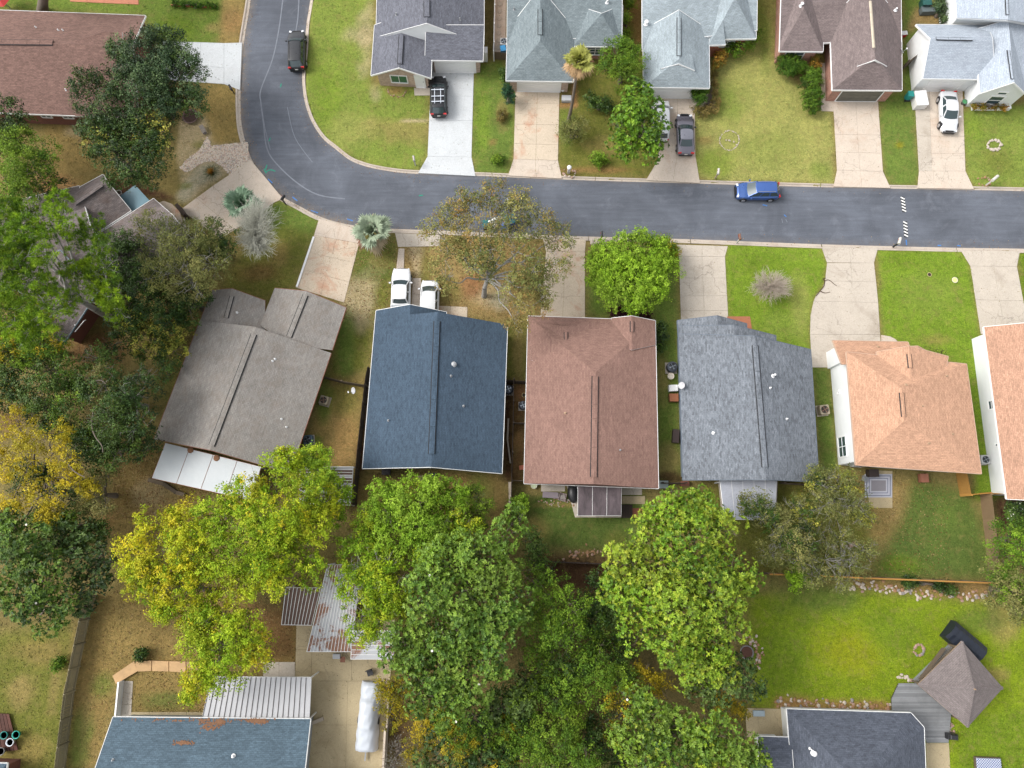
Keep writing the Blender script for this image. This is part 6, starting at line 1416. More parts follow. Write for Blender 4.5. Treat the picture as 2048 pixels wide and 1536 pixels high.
SPEC = {  # palette, leaf length, width, leaves per clump, clump radius, clumps per m2, style
 'oak':    dict(br=1.6, pal=[(154, 176, 36), (128, 158, 30), (176, 184, 48), (108, 140, 28)], L=.17, W=.10, k=26, cr=.34, dens=3.6, glossy=False),
 'yoak':   dict(br=1.5, pal=[(184, 188, 36), (164, 178, 34), (206, 190, 44), (144, 162, 34)], L=.17, W=.10, k=26, cr=.34, dens=3.4, glossy=False),
 'lime':   dict(br=1.45, pal=[(142, 176, 44), (122, 158, 38), (160, 190, 66), (98, 134, 30)], L=.16, W=.10, k=28, cr=.30, dens=4.6, glossy=False),
 'green':  dict(br=1.45, pal=[(110, 142, 38), (88, 122, 32), (132, 158, 48), (68, 98, 30)], L=.16, W=.09, k=24, cr=.34, dens=3.8, glossy=False),
 'dgreen': dict(br=1.4, pal=[(70, 96, 36), (50, 76, 30), (90, 114, 44), (38, 58, 26)], L=.17, W=.10, k=24, cr=.34, dens=3.6, glossy=True),
 'bluish': dict(br=1.5, pal=[(74, 98, 56), (54, 78, 46), (98, 118, 72), (42, 62, 38)], L=.17, W=.10, k=24, cr=.34, dens=3.6, glossy=True),
 'magno':  dict(br=1.25, pal=[(106, 138, 44), (82, 116, 36), (134, 160, 58), (56, 86, 28), (116, 148, 48)], L=.25, W=.115, k=9, cr=.22, dens=8.2, glossy=True, ros=True),
 'magnob': dict(pal=[(122, 156, 34), (98, 134, 30), (146, 170, 50), (70, 104, 28), (158, 168, 50)], L=.25, W=.115, k=9, cr=.22, dens=8.2, glossy=True, ros=True),
 'magnod': dict(pal=[(74, 100, 44), (56, 80, 36), (98, 118, 52), (42, 62, 30)], L=.25, W=.115, k=9, cr=.22, dens=8, glossy=True, ros=True),
 'round':  dict(br=1.5, pal=[(96, 132, 28), (74, 110, 24), (122, 150, 38), (58, 90, 22)], L=.25, W=.14, k=9, cr=.24, dens=7.4, glossy=True, ros=True),
 'pine':   dict(pal=[(124, 156, 34), (100, 134, 34), (144, 170, 40), (76, 104, 36)], L=.30, W=.045, k=30, cr=.30, dens=4.6, glossy=False, tuft=True, br=1.75),
 'olive':  dict(br=1.5, pal=[(124, 128, 68), (104, 112, 60), (146, 142, 84), (84, 92, 48)], L=.15, W=.08, k=22, cr=.34, dens=3.4, glossy=False),
 'sparse': dict(br=1.5, pal=[(142, 146, 84), (116, 124, 66), (164, 158, 92), (160, 128, 74), (96, 106, 56)], L=.16, W=.10, k=18, cr=.36, dens=3.6, glossy=False),
 'yellow': dict(br=1.3, pal=[(206, 182, 40), (190, 172, 38), (170, 162, 46), (222, 200, 60)], L=.17, W=.10, k=24, cr=.32, dens=3.0, glossy=False),
 'yspot':  dict(br=1.5, pal=[(196, 188, 84), (70, 92, 38), (176, 172, 70), (54, 76, 30), (96, 116, 48)], L=.18, W=.12, k=16, cr=.30, dens=4.6, glossy=False),
 'ybush':  dict(pal=[(176, 156, 30), (146, 142, 30), (196, 170, 40), (120, 120, 36)], L=.15, W=.08, k=24, cr=.30, dens=4.0, glossy=False),
 'bare':   dict(br=1, pal=[(178, 176, 166), (160, 160, 146)], L=.10, W=.05, k=6, cr=.3, dens=.8, glossy=False),
 'purple': dict(br=1, pal=[(86, 40, 48), (66, 30, 38), (104, 54, 58)], L=.13, W=.08, k=24, cr=.22, dens=7, glossy=False),
 'hedge':  dict(pal=[(92, 130, 36), (72, 108, 30), (118, 150, 48), (56, 84, 26)], L=.11, W=.06, k=26, cr=.18, dens=12, glossy=False),
 'bhedge': dict(pal=[(140, 124, 66), (116, 108, 56), (158, 138, 80)], L=.11, W=.06, k=24, cr=.18, dens=10, glossy=False),
 'conif':  dict(pal=[(48, 84, 58), (36, 68, 46), (66, 102, 70)], L=.14, W=.05, k=28, cr=.18, dens=12, glossy=False),
 'orange': dict(pal=[(176, 128, 50), (130, 124, 50), (196, 150, 60), (100, 104, 40)], L=.16, W=.08, k=20, cr=.24, dens=6, glossy=False),
}
LEAFN = 0
def foliage(lobes, sp, seed=0, amt=1.0, down=-.25):
    """lobes: list of (centre xyz, rx, rz). returns verts, cols"""
    global LEAFN
    S = SPEC[sp]; r = np.random.default_rng(seed + 11); pal = np.array([lin(c, KA * S.get('br', 1.32)) for c in S['pal']]); V, C_ = [], []
    for (c, rx, rz) in lobes:
        # each bough carries a dozen smaller clumps, so the crown is knobbly and has gaps
        K = int(np.clip(7 + rx * 4.5, 8, 22)); sd_ = unit(r.normal(size=(K, 3)) + [0, 0, .35]); sd_[:, 2] = np.where(sd_[:, 2] < down, -sd_[:, 2], sd_[:, 2]); rs = rx * (.24 + .22 * r.random(K)); push = .72 + .36 * r.random(K)
        if S['dens'] >= 9: rs = rx * (.42 + .08 * r.random(K)); push = .80 + .1 * r.random(K)
        sc_ = np.array(c) + sd_ * np.array([rx, rx, rz]) * (push - rs / rx * .55)[:, None]; area = 2 * math.pi * rs ** 2; nk = np.maximum(3, (area * S['dens'] * amt * .50).astype(int)); own = np.repeat(np.arange(K), nk); n = len(own)
        d = unit(r.normal(size=(n, 3)) * .8 + sd_[own] * .75 + [0, 0, .25]); cc = sc_[own] + d * np.array([1, 1, .85]) * (rs[own] * (.78 + .3 * r.random(n)))[:, None]
        clt = (.84 + .32 * r.random(K))[own][:, None]
        base = pal[r.integers(0, len(pal), n)]; tone = (.80 + .34 * r.random(n))[:, None]; lobetone = .90 + .2 * r.random(); base = base * .62 + pal[r.integers(0, len(pal))] * .38; base = base * tone * lobetone * clt
        k = S['k']; m = n * k; out = np.repeat(d * np.array([1, 1, 1.15]) + np.array([0, 0, .35]), k, 0); out = unit(out); ctr = np.repeat(cc, k, 0); colr = np.repeat(base, k, 0) * (.82 + .36 * r.random((m, 1)))
        if S.get('ros'):
            th = r.random(m) * 6.283; x = unit(np.cross(out, np.array([.3, .5, .1]))); y = np.cross(out, x); t_ = unit(x * np.cos(th)[:, None] + y * np.sin(th)[:, None] + out * (.25 + .5 * r.random((m, 1)))); L = S['L'] * (.7 + .5 * r.random(m)); pos = ctr + t_ * (L * .55)[:, None]; nn = unit(out + r.normal(size=(m, 3)) * .25); nn = unit(nn - t_ * (nn * t_).sum(1, keepdims=True))
        elif S.get('tuft'):
            t_ = unit(r.normal(size=(m, 3)) + out * .6); L = S['L'] * (.7 + .6 * r.random(m)); pos = ctr + t_ * (L * .6)[:, None]; nn = unit(np.cross(t_, r.normal(size=(m, 3))))
        else:
            tw = unit(np.repeat(unit(d * .7 + r.normal(size=(n, 3)) * .7 + np.array([0, 0, .3])), k, 0)); s_ = r.random((m, 1)) * 2 - 1; pos = ctr + tw * s_ * S['cr'] * 1.25 + r.normal(size=(m, 3)) * S['cr'] * .36; nn = unit(out + r.normal(size=(m, 3)) * .55); t_ = unit(np.cross(nn, r.normal(size=(m, 3)))); L = S['L'] * (.65 + .7 * r.random(m))
        v, cl = leaf_quads(pos, nn, t_, L, L * (S['W'] / S['L']), colr); V.append(v); C_.append(cl)
        # loose inner leaves fill the crown
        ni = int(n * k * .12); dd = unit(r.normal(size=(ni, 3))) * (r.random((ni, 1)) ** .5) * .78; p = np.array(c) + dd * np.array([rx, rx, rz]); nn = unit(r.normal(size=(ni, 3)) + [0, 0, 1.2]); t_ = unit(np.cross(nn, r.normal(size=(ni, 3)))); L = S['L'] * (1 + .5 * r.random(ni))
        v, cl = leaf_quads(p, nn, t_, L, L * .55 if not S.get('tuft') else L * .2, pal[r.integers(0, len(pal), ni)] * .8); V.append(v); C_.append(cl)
    V, C_ = np.concatenate(V), np.concatenate(C_); LEAFN += len(V) // 4; return V, C_
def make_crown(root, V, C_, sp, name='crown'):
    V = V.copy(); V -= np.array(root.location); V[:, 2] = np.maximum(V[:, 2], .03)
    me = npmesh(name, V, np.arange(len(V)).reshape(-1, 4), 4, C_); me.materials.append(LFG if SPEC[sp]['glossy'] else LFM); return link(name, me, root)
def twigs(mb, c, rx, rz, n, r_, rnd, r0=.035, n3=3):
    for _ in range(n):
        d = Vector((rnd.gauss(0, 1), rnd.gauss(0, 1), abs(rnd.gauss(0, .8)) + .15)).normalized(); e = Vector(c) + Vector((d.x * rx, d.y * rx, d.z * rz)) * rnd.uniform(.8, 1.05); s = Vector(c) + Vector((d.x * rx, d.y * rx, d.z * rz)) * .15 + Vector((0, 0, -rz * .25))
        m_ = s.lerp(e, .5) + Vector((rnd.gauss(0, .12), rnd.gauss(0, .12), rnd.gauss(0, .1))) * rx; mb.path([s, m_, e], [r0, r0 * .6, r0 * .25], n3)
        for q in range(3):
            a = m_.lerp(e, rnd.uniform(0, .8)); b_ = a + (d + Vector((rnd.gauss(0, .8), rnd.gauss(0, .8), rnd.gauss(0, .5)))).normalized() * rx * rnd.uniform(.25, .5); mb.tube(a, b_, r0 * .45, r0 * .15, n3, caps=False)
def tree(label, lobes, h, sp, base=None, tr=.22, name='tree', cat='tree', bark=None, rzf=.72, amt=1.0, twig=0, sec=None, seed=None, flowers=0, z0=0, group=None, down=-.25):
    """lobes: (u, v, radius in photo px); h: crown top height"""
    seed = seed if seed is not None else int(abs(lobes[0][0] * 7 + lobes[0][1] * 13)); rnd = random.Random(seed); wt = sum(q[2] ** 2 for q in lobes); cu = sum(q[0] * q[2] ** 2 for q in lobes) / wt; cv = sum(q[1] * q[2] ** 2 for q in lobes) / wt
    ext = max(math.hypot(q[0] - cu, q[1] - cv) + q[2] for q in lobes); L3 = []
    for (u, v, rp, *zz) in lobes:
        zt = h * (1 - .34 * (math.hypot(u - cu, v - cv) / ext) ** 1.5) * rnd.uniform(.93, 1.03) if not zz else zz[0]; rr = rp * (1.2 if sp in ('oak', 'yoak', 'lime', 'green', 'pine') else 1.14) * mpp(u, v, zt * .8); rz = min(rr * rzf, zt * .48); zc = zt - rz; L3.append((P(u, v, zc), rr, rz))
    cw = P(cu, cv, h * .5); b0 = P(*base, z0) if base else Vector((cw.x, cw.y, z0)); root = thing(name, label, cat, b0, 0, group); bark = bark or BARK
    V, C_ = foliage([(tuple(c), a, b_) for c, a, b_ in L3], sp, seed, amt, down); 
    if sec:      # second species tone on some lobes
        V2, C2 = foliage([(tuple(c), a * .9, b_) for c, a, b_ in L3 if rnd.random() < .5] or [tuple([tuple(L3[0][0]), L3[0][1], L3[0][2]])], sec, seed + 3, amt * .4); V = np.concatenate([V, V2]); C_ = np.concatenate([C_, C2])
    make_crown(root, V, C_, sp)
    mb = MB(); fork = Vector((b0.x, b0.y, 0)).lerp(Vector((cw.x, cw.y, 0)), .25); fork.z = h * .28; mb.path([Vector((0, 0, -.1)), Vector((0, 0, h * .1)) + (fork - b0) * .3, fork - Vector((b0.x, b0.y, 0)) * 1.0], [tr * 1.35, tr, tr * .85], 9)
    mb.build('trunk', bark, root); br = MB()
    fo = fork - Vector((b0.x, b0.y, 0))
    for c, a, b_ in L3:
        e = c - Vector((b0.x, b0.y, 0)) + Vector((0, 0, b_ * .2)); m_ = fo.lerp(e, .5) + Vector((rnd.gauss(0, .1), rnd.gauss(0, .1), -.1)) * a; k1 = fo.lerp(e, .28) + Vector((rnd.gauss(0, .22), rnd.gauss(0, .22), .15)) * a; k2 = fo.lerp(e, .72) + Vector((rnd.gauss(0, .2), rnd.gauss(0, .2), .05)) * a; cq = catmull([fo, k1, m_, k2, e], 3); br.path(cq, [tr * (.55 - .45 * i_ / len(cq)) for i_ in range(len(cq))], 5)
        if twig: twigs(br, e, a, b_, twig, 0, rnd, r0=.03 if a < 2 else .04)
        else: twigs(br, e, a * .8, b_ * .8, 4, 0, rnd, r0=.03)
    br.build('branch', bark, root)
    if flowers:
        f = MB()
        for _ in range(flowers):
            c, a, b_ = rnd.choice(L3); d = Vector((rnd.gauss(0, .7), rnd.gauss(0, .7), 1)).normalized(); p = c - Vector((b0.x, b0.y, 0)) + Vector((d.x * a, d.y * a, d.z * b_)) * 1.0
            for k in range(7):
                t_ = k * .9; q = Vector((math.cos(t_), math.sin(t_), .35)) * .10; s_ = Vector((-math.sin(t_), math.cos(t_), 0)) * .07; f.add([p, p + q * .6 + s_, p + q, p + q * .6 - s_], [(0, 1, 2, 3)])
        f.build('blossom', plain('cream_petal', (.78, .76, .66), .6), root)
    return root
T = tree
T('dark leafy tree between the red-brown house and the pale driveway', [(300, 120, 50), (350, 165, 55), (290, 180, 50), (250, 108, 30), (385, 205, 34), (335, 90, 34), (330, 215, 40), (370, 130, 34), (262, 150, 34)], 10, 'bluish', (345, 235), sec='dgreen')
T('broad bronze-green tree overhanging the south-east corner of the red-brown house', [(190, 190, 42), (230, 230, 52), (270, 275, 52), (305, 325, 45), (235, 320, 42), (200, 275, 40), (175, 165, 26), (310, 270, 38), (255, 345, 24)], 9, 'dgreen', (265, 350), sec='yspot', twig=5)
T('bright green maple-like tree on the west edge below the red-brown house', [(30, 300, 42), (60, 345, 42), (20, 370, 40), (85, 310, 28), (50, 385, 28), (100, 330, 20)], 8, 'green', (60, 380), seed=5)
T('dark round tree behind the bright green tree at the west edge', [(15, 235, 36), (35, 262, 30), (0, 270, 40), (95, 370, 26)], 7, 'dgreen')
T('tall yellow-green pine over the wooded house roof', [(40, 480, 42), (105, 450, 34), (20, 440, 40), (60, 420, 28), (20, 540, 48), (70, 580, 44), (30, 620, 46), (100, 620, 36), (60, 660, 34), (95, 510, 22), (120, 405, 22)], 17, 'pine', (230, 640), tr=.3, bark=BARKG, rzf=.45, twig=5, amt=1.15, seed=3)
T('lower pine with bare white twigs east of the tall pine', [(190, 455, 26), (155, 480, 24), (180, 560, 34), (225, 590, 24), (210, 540, 30), (150, 545, 22), (240, 625, 22), (150, 600, 22), (200, 500, 20)], 14, 'pine', (270, 650), tr=.25, bark=BARKG, rzf=.45, twig=6, amt=1.1, seed=9)
T('feathery grey-olive tree beside the west driveway', [(330, 480, 48), (395, 475, 42), (390, 555, 46), (340, 545, 42), (300, 450, 26), (370, 510, 46), (430, 530, 30)], 9, 'olive', (400, 590), twig=14, bark=BARKG, amt=1.2)
T('dark evergreen between the pines and the grey-olive tree', [(262, 600, 44), (255, 530, 44), (295, 560, 40), (245, 490, 30), (330, 620, 40), (225, 560, 26)], 7, 'dgreen', amt=1.1)
T('dark rounded tree at the mouth of the west driveway', [(440, 475, 30), (420, 510, 28), (455, 500, 22)], 6, 'dgreen', sec='olive')
T('yellow-speckled shrub tree west of the taupe house', [(290, 640, 36), (335, 665, 38), (300, 695, 34), (350, 705, 26), (270, 660, 26), (360, 640, 22)], 5.5, 'yspot', name='tree')
T('dark green tree along the west side of the taupe house roof', [(350, 620, 32), (230, 690, 26), (255, 640, 34), (330, 740, 26)], 6, 'dgreen')
T('shaggy dark tree north of the yellow tree', [(120, 745, 40), (60, 700, 40), (90, 790, 42), (150, 800, 38), (20, 730, 34)], 9, 'dgreen', sec='green', seed=31)
T('moss-draped dark tree with crooked white limbs', [(210, 770, 40), (250, 800, 42), (285, 770, 34), (230, 840, 42), (280, 840, 36), (195, 720, 28)], 9, 'dgreen', twig=8, bark=BARKG, sec='olive', seed=32)
T('dark tree close to the taupe house west eave', [(290, 900, 28), (240, 900, 36), (200, 880, 36), (270, 870, 30), (180, 920, 30)], 7, 'dgreen', seed=33)
T('olive tree in the shade north-west of the yellow tree', [(10, 790, 36), (30, 760, 28), (0, 700, 30), (15, 660, 32), (60, 650, 26)], 8, 'dgreen', sec='ybush', seed=34)
T('golden yellow tree at the west edge of the wood', [(40, 850, 34), (110, 870, 34), (60, 920, 36), (135, 920, 32), (95, 985, 30), (30, 1000, 26), (150, 960, 22), (10, 930, 30), (100, 1030, 20), (185, 975, 18)], 9, 'yellow', (120, 960), twig=8, amt=.85, seed=35)
T('spindly olive tree between the golden tree and taupe house', [(190, 985, 22), (210, 1010, 18), (170, 1020, 18), (215, 950, 20)], 6, 'olive', twig=8, seed=36)
T('dark understorey tree below the golden tree', [(60, 960, 40), (140, 1000, 36), (20, 1060, 36), (160, 880, 32)], 5.5, 'dgreen', seed=37)
T('glossy dark magnolia at the south-west with a few white blooms', [(45, 1110, 44), (95, 1150, 46), (60, 1205, 40), (105, 1240, 32), (30, 1050, 36), (20, 1170, 40), (130, 1190, 32), (90, 1090, 34)], 10, 'magno', (110, 1220), flowers=3, seed=38, sec='magnod')
T('very dark tree east of the south-west magnolia', [(165, 1110, 40), (190, 1170, 38), (150, 1060, 34), (205, 1110, 28), (175, 1215, 24)], 8.5, 'magnod', seed=39)
T('tall yellow oak, westernmost crown of the big yellow-green pair', [(280, 1090, 36), (330, 1130, 46), (320, 1060, 38), (380, 1100, 46), (300, 1160, 36), (360, 1170, 40), (380, 1045, 38), (340, 1215, 30), (410, 1160, 40), (270, 1130, 28)], 11, 'yoak', (430, 1180), sec='oak', seed=41, twig=4)
T('huge yellow-green oak covering the taupe house patio corner', [(440, 1030, 44), (500, 1000, 46), (560, 950, 38), (610, 990, 42), (560, 1040, 50), (500, 1070, 50), (450, 1110, 48), (620, 1050, 42), (540, 1120, 44), (600, 1110, 40), (490, 1160, 36), (575, 920, 22), (650, 1010, 30), (630, 1140, 28), (560, 1170, 26)], 12, 'oak', (540, 1090), sec='yoak', seed=42, twig=4)
T('yellow-green oak over the white patio cover and plywood walkway', [(430, 1240, 44), (480, 1270, 44), (450, 1310, 44), (400, 1290, 36), (510, 1300, 32), (400, 1350, 30), (450, 1355, 32), (500, 1240, 30), (390, 1240, 30), (385, 1385, 18)], 10, 'oak', (470, 1290), sec='yoak', seed=43, twig=5)
T('pale twiggy tree growing beside the small slatted shed', [(680, 985, 22), (660, 960, 22), (640, 920, 24), (605, 915, 20), (668, 1030, 22)], 8, 'lime', sec='oak', seed=44, twig=6, amt=.8)
T('lime green feathery tree south of the slate blue house', [(770, 1010, 40), (830, 1000, 46), (895, 1005, 44), (920, 1050, 34), (860, 1060, 48), (790, 1070, 46), (740, 1050, 34), (925, 990, 24), (830, 1110, 32)], 9.5, 'lime', (830, 1050), sec='oak', seed=45, twig=5)
T('yellow-green feathery tree over the rusty patio cover', [(715, 1100, 36), (760, 1150, 42), (725, 1190, 38), (700, 1150, 30), (770, 1210, 34), (730, 1245, 32), (790, 1170, 30), (745, 1270, 22), (780, 1110, 34)], 9, 'oak', (740, 1180), sec='lime', seed=46, twig=9, bark=BARKG)
T('big glossy magnolia in the middle with white blooms', [(890, 1130, 50), (950, 1110, 48), (1010, 1080, 42), (1030, 1040, 28), (860, 1190, 50), (930, 1190, 56), (990, 1160, 50), (1030, 1200, 40), (850, 1250, 50), (920, 1260, 56), (990, 1250, 52), (810, 1290, 44), (870, 1320, 54), (940, 1330, 56), (990, 1310, 40), (840, 1370, 44), (890, 1400, 48), (940, 1400, 40), (790, 1320, 28)], 12.5, 'magno', (910, 1260), flowers=9, seed=47, tr=.35)
T('bright soft-leaved tree between the two big magnolias', [(1090, 1180, 40), (1130, 1220, 42), (1100, 1260, 42), (1060, 1150, 30), (1140, 1270, 30), (1080, 1300, 28), (1060, 1230, 30)], 9, 'green', (1110, 1230), seed=48, twig=4)
T('dark shrub beside the rose house lawn below the mesh awning', [(1070, 1110, 26), (1090, 1140, 22), (1060, 1080, 20)], 4, 'dgreen', seed=49, name='shrub', cat='shrub')
T('large bright magnolia east of the middle, reaching the rose house', [(1340, 1030, 44), (1400, 1020, 42), (1440, 1060, 44), (1300, 1070, 46), (1370, 1090, 56), (1260, 1120, 44), (1320, 1140, 54), (1400, 1150, 54), (1460, 1130, 46), (1240, 1180, 40), (1290, 1200, 50), (1360, 1210, 54), (1430, 1200, 50), (1490, 1160, 28), (1280, 1260, 42), (1340, 1280, 50), (1410, 1270, 50), (1460, 1250, 34), (1390, 1330, 44), (1440, 1330, 40), (1345, 990, 22)], 12.5, 'magnob', (1350, 1170), seed=50, tr=.35, flowers=1)
T('dark glossy magnolia spur beside the curved stone band', [(1450, 1360, 40), (1490, 1350, 32), (1400, 1370, 34), (1500, 1380, 24), (1430, 1310, 30)], 9.5, 'magnod', seed=51, sec='magnob')
T('glossy magnolia at the south edge by the dark slate house', [(1290, 1440, 46), (1350, 1460, 46), (1420, 1470, 48), (1470, 1500, 44), (1330, 1510, 46), (1400, 1530, 44), (1510, 1520, 28), (1260, 1490, 40), (1280, 1400, 30)], 10, 'magno', seed=52, sec='magnob', flowers=1)
T('deep green wispy tree in the shaded hollow', [(1190, 1340, 38), (1150, 1380, 38), (1220, 1370, 36), (1180, 1300, 28), (1240, 1340, 26)], 8, 'green', seed=53, sec='dgreen', twig=5)
T('shaded green tree at the south edge left of the hollow', [(1080, 1400, 42), (1050, 1450, 42), (1110, 1450, 44), (1080, 1510, 46), (1140, 1520, 40), (1020, 1500, 36), (1150, 1440, 28)], 7.5, 'green', seed=54, sec='dgreen')
T('dark green tree at the south edge under the magnolias', [(960, 1480, 44), (910, 1510, 42), (1000, 1530, 40), (880, 1470, 26), (860, 1530, 34)], 7, 'magnod', seed=55, sec='ybush')
T('shadowy tree at the south edge below the hollow', [(1210, 1440, 36), (1200, 1500, 42), (1240, 1530, 30), (1180, 1460, 30)], 6, 'dgreen', seed=56)
T('dark filler tree deep between the magnolias', [(1200, 1220, 26), (1190, 1170, 26), (1070, 1350, 30), (1010, 1390, 30), (1250, 1290, 22)], 5, 'dgreen', seed=57)
T('golden bush overhanging the white tarpaulin', [(775, 1395, 28), (790, 1430, 24), (765, 1370, 16), (800, 1380, 20)], 4.5, 'ybush', seed=58, name='shrub', cat='shrub', twig=4)
T('golden bush at the south edge of the magnolia wood', [(850, 1450, 32), (880, 1440, 28), (835, 1490, 26), (910, 1450, 22)], 5, 'ybush', seed=59, name='shrub', cat='shrub', twig=4)
T('yellow bush at the corner of the dark slate house porch', [(1455, 1410, 22), (1480, 1425, 20), (1435, 1400, 16)], 5, 'ybush', seed=60, name='shrub', cat='shrub', twig=4)
T('bare purple-grey bush south of the white tarpaulin', [(800, 1500, 28), (785, 1530, 24)], 4, 'bare', seed=61, name='shrub', cat='shrub', twig=30)
T('grey-barked olive tree over the striped rug', [(1640, 965, 30), (1680, 970, 34), (1700, 1010, 32), (1650, 1010, 38), (1600, 1030, 36), (1720, 1030, 24), (1630, 960, 22)], 6.5, 'olive', (1660, 1010), sec='yspot', seed=62, twig=12, bark=BARKG, amt=1.1)
T('wispy grey-green tree south of the charcoal house', [(1520, 1020, 32), (1555, 1060, 36), (1590, 1080, 36), (1540, 1110, 30), (1490, 1010, 22), (1600, 1120, 30)], 6.5, 'olive', (1560, 1070), sec='dgreen', seed=63, twig=12, bark=BARKG, amt=1.2)
T('thin olive tree above the capped fence', [(1680, 1080, 30), (1650, 1120, 32), (1700, 1130, 30), (1730, 1100, 24), (1640, 1070, 26), (1620, 1150, 24), (1680, 1160, 22)], 5.5, 'olive', (1680, 1120), seed=64, twig=12, bark=BARKG)
T('small lime tree by the dark boundary fence', [(1590, 1140, 16), (1610, 1150, 14), (1585, 1165, 12)], 4, 'lime', seed=65)
T('white flowering bush in the dark bed by the tan house', [(2030, 1016, 14), (2044, 1022, 14), (2020, 1030, 10)], 2.2, 'dgreen', seed=66, flowers=18, name='shrub', cat='shrub')
T('fine leaved lime tree east of the tan fence', [(2020, 1065, 32), (2045, 1090, 30), (2005, 1110, 26), (2060, 1060, 30)], 7, 'green', seed=67, sec='lime')
T('olive green tree at the east edge above the vivid lawn', [(2000, 1150, 30), (2030, 1190, 36), (2040, 1230, 26), (2060, 1150, 34), (1985, 1190, 20), (2060, 1220, 30)], 7, 'olive', seed=68, sec='green', amt=1.5, twig=6)
T('sparse grey-limbed oak beside the street lamp', [(905, 435, 34), (945, 400, 30), (990, 395, 34), (1040, 420, 36), (870, 460, 26), (1080, 455, 32), (930, 470, 34), (985, 450, 34), (900, 510, 38), (960, 520, 42), (1030, 500, 42), (1060, 550, 38), (1120, 480, 30), (1110, 530, 28), (1020, 580, 30), (1060, 615, 34), (1030, 650, 20), (890, 560, 22), (1085, 585, 26)], 10, 'sparse', (968, 592), sec='olive', seed=70, twig=6, bark=BARKG, tr=.22, amt=.95, down=-.6)
T('lime green ball-shaped tree in front of the rose brown house', [(1262, 545, 60), (1225, 520, 40), (1300, 520, 40), (1300, 570, 38), (1225, 575, 36), (1262, 500, 34), (1262, 590, 34), (1210, 550, 34), (1322, 545, 30)], 5.5, 'lime', (1262, 560), seed=71, rzf=.6, amt=1.15)
T('bright green tree right of the shaggy palm', [(1240, 120, 34), (1255, 150, 30), (1225, 100, 24), (1262, 118, 24), (1225, 140, 24)], 5.5, 'green', (1240, 165), seed=72, amt=1.2)
T('big rounded glossy tree beside the white and grey cars', [(1270, 200, 34), (1295, 220, 34), (1260, 235, 38), (1300, 260, 36), (1245, 265, 32), (1280, 290, 36), (1250, 300, 26), (1310, 300, 22), (1275, 180, 20)], 7.5, 'round', (1275, 290), seed=73)
T('low blue-green bush beside the palm base', [(1145, 270, 24), (1155, 255, 20), (1135, 255, 18)], 2.4, 'olive', seed=74, name='shrub', cat='shrub')
T('strappy dark shrub in the sage house yard', [(1200, 208, 18), (1185, 200, 12), (1212, 215, 12)], 1.6, 'dgreen', seed=75, name='shrub', cat='shrub', amt=.8)
T('small weedy shrub right of the low blue-green bush', [(1200, 316, 12), (1192, 322, 9)], 1.0, 'green', seed=76, name='shrub', cat='shrub', amt=.5)
T('pair of dark conifers at the sage garage corner', [(1015, 180, 10), (1021, 195, 12), (1017, 188, 11)], 2.6, 'conif', seed=77, name='shrub', cat='shrub', rzf=1.4)
T('round clipped hedge under the brown house window', [(1566, 132, 18), (1590, 130, 18), (1578, 140, 16), (1578, 126, 18)], 1.9, 'hedge', seed=78, name='hedge', cat='hedge', rzf=.6)
T('long clipped rectangular hedge beside the brown garage', [(1619, 150, 15), (1626, 150, 15), (1618, 170, 17), (1627, 172, 17), (1619, 192, 17), (1627, 194, 17), (1621, 210, 16), (1627, 211, 15)], 1.9, 'hedge', seed=79, name='hedge', cat='hedge', rzf=.6)
T('curved brown clipped hedge behind the grey sedan', [(1393, 222, 11), (1406, 225, 11), (1418, 223, 11), (1428, 216, 10), (1430, 202, 9), (1430, 186, 9), (1430, 168, 9), (1428, 150, 9)], 1.0, 'bhedge', seed=80, name='hedge', cat='hedge', rzf=.6)
T('dark upright shrub at the silver house garage corner', [(1398, 184, 15), (1403, 196, 13), (1394, 198, 13), (1405, 176, 12)], 2.0, 'hedge', seed=81, name='shrub', cat='shrub')
T('orange tinged croton bush by the silver house porch', [(1438, 120, 14), (1432, 132, 9), (1446, 114, 10)], 1.6, 'orange', seed=82, name='shrub', cat='shrub', amt=.8)
T('loose green shrub below the silver house window', [(1480, 90, 18), (1500, 82, 14), (1462, 100, 14), (1505, 70, 12)], 2.0, 'green', seed=83, name='shrub', cat='shrub')
T('low shrubs at the brown house entry walk', [(1630, 118, 9), (1632, 128, 8)], 1.4, 'orange', seed=84, name='shrub', cat='shrub')
T('purple leaved hedge at the rose brown house front', [(1225, 622, 12), (1243, 624, 14), (1262, 622, 14), (1282, 624, 14), (1292, 628, 10), (1232, 632, 10)], 1.3, 'purple', seed=85, name='hedge', cat='hedge', rzf=.5)
T('green shrub at the north-east corner of the lime ball tree', [(1328, 494, 18), (1342, 500, 14), (1318, 498, 12), (1345, 520, 12)], 2.2, 'green', seed=86, name='shrub', cat='shrub', sec='ybush')
T('row shrub along the rose brown house east wall', [(1320, 655, 9), (1322, 672, 10), (1320, 690, 8)], 1.5, 'dgreen', seed=87, name='shrub', cat='shrub')
T('small green shrub in the brown yard west of the board fence', [(115, 1328, 9), (122, 1324, 7)], 1.0, 'green', seed=88, name='shrub', cat='shrub')
T('tiny dark shrub at the plywood walkway', [(280, 1312, 7), (284, 1308, 6)], .9, 'dgreen', seed=89, name='shrub', cat='shrub')
T('bushy lime shrub beside the gap garden post wall', [(1037, 1000, 12), (1040, 1014, 12)], 2.2, 'lime', seed=90, name='shrub', cat='shrub')
T('dark vine clump under the yellow-green oak corner', [(632, 945, 26), (600, 960, 24)], 4, 'oak', seed=91, name='shrub', cat='shrub')
T('green bush by the sage house stepping strip', [(1008, 148, 8), (1010, 158, 7)], 1.5, 'dgreen', seed=92, name='shrub', cat='shrub')
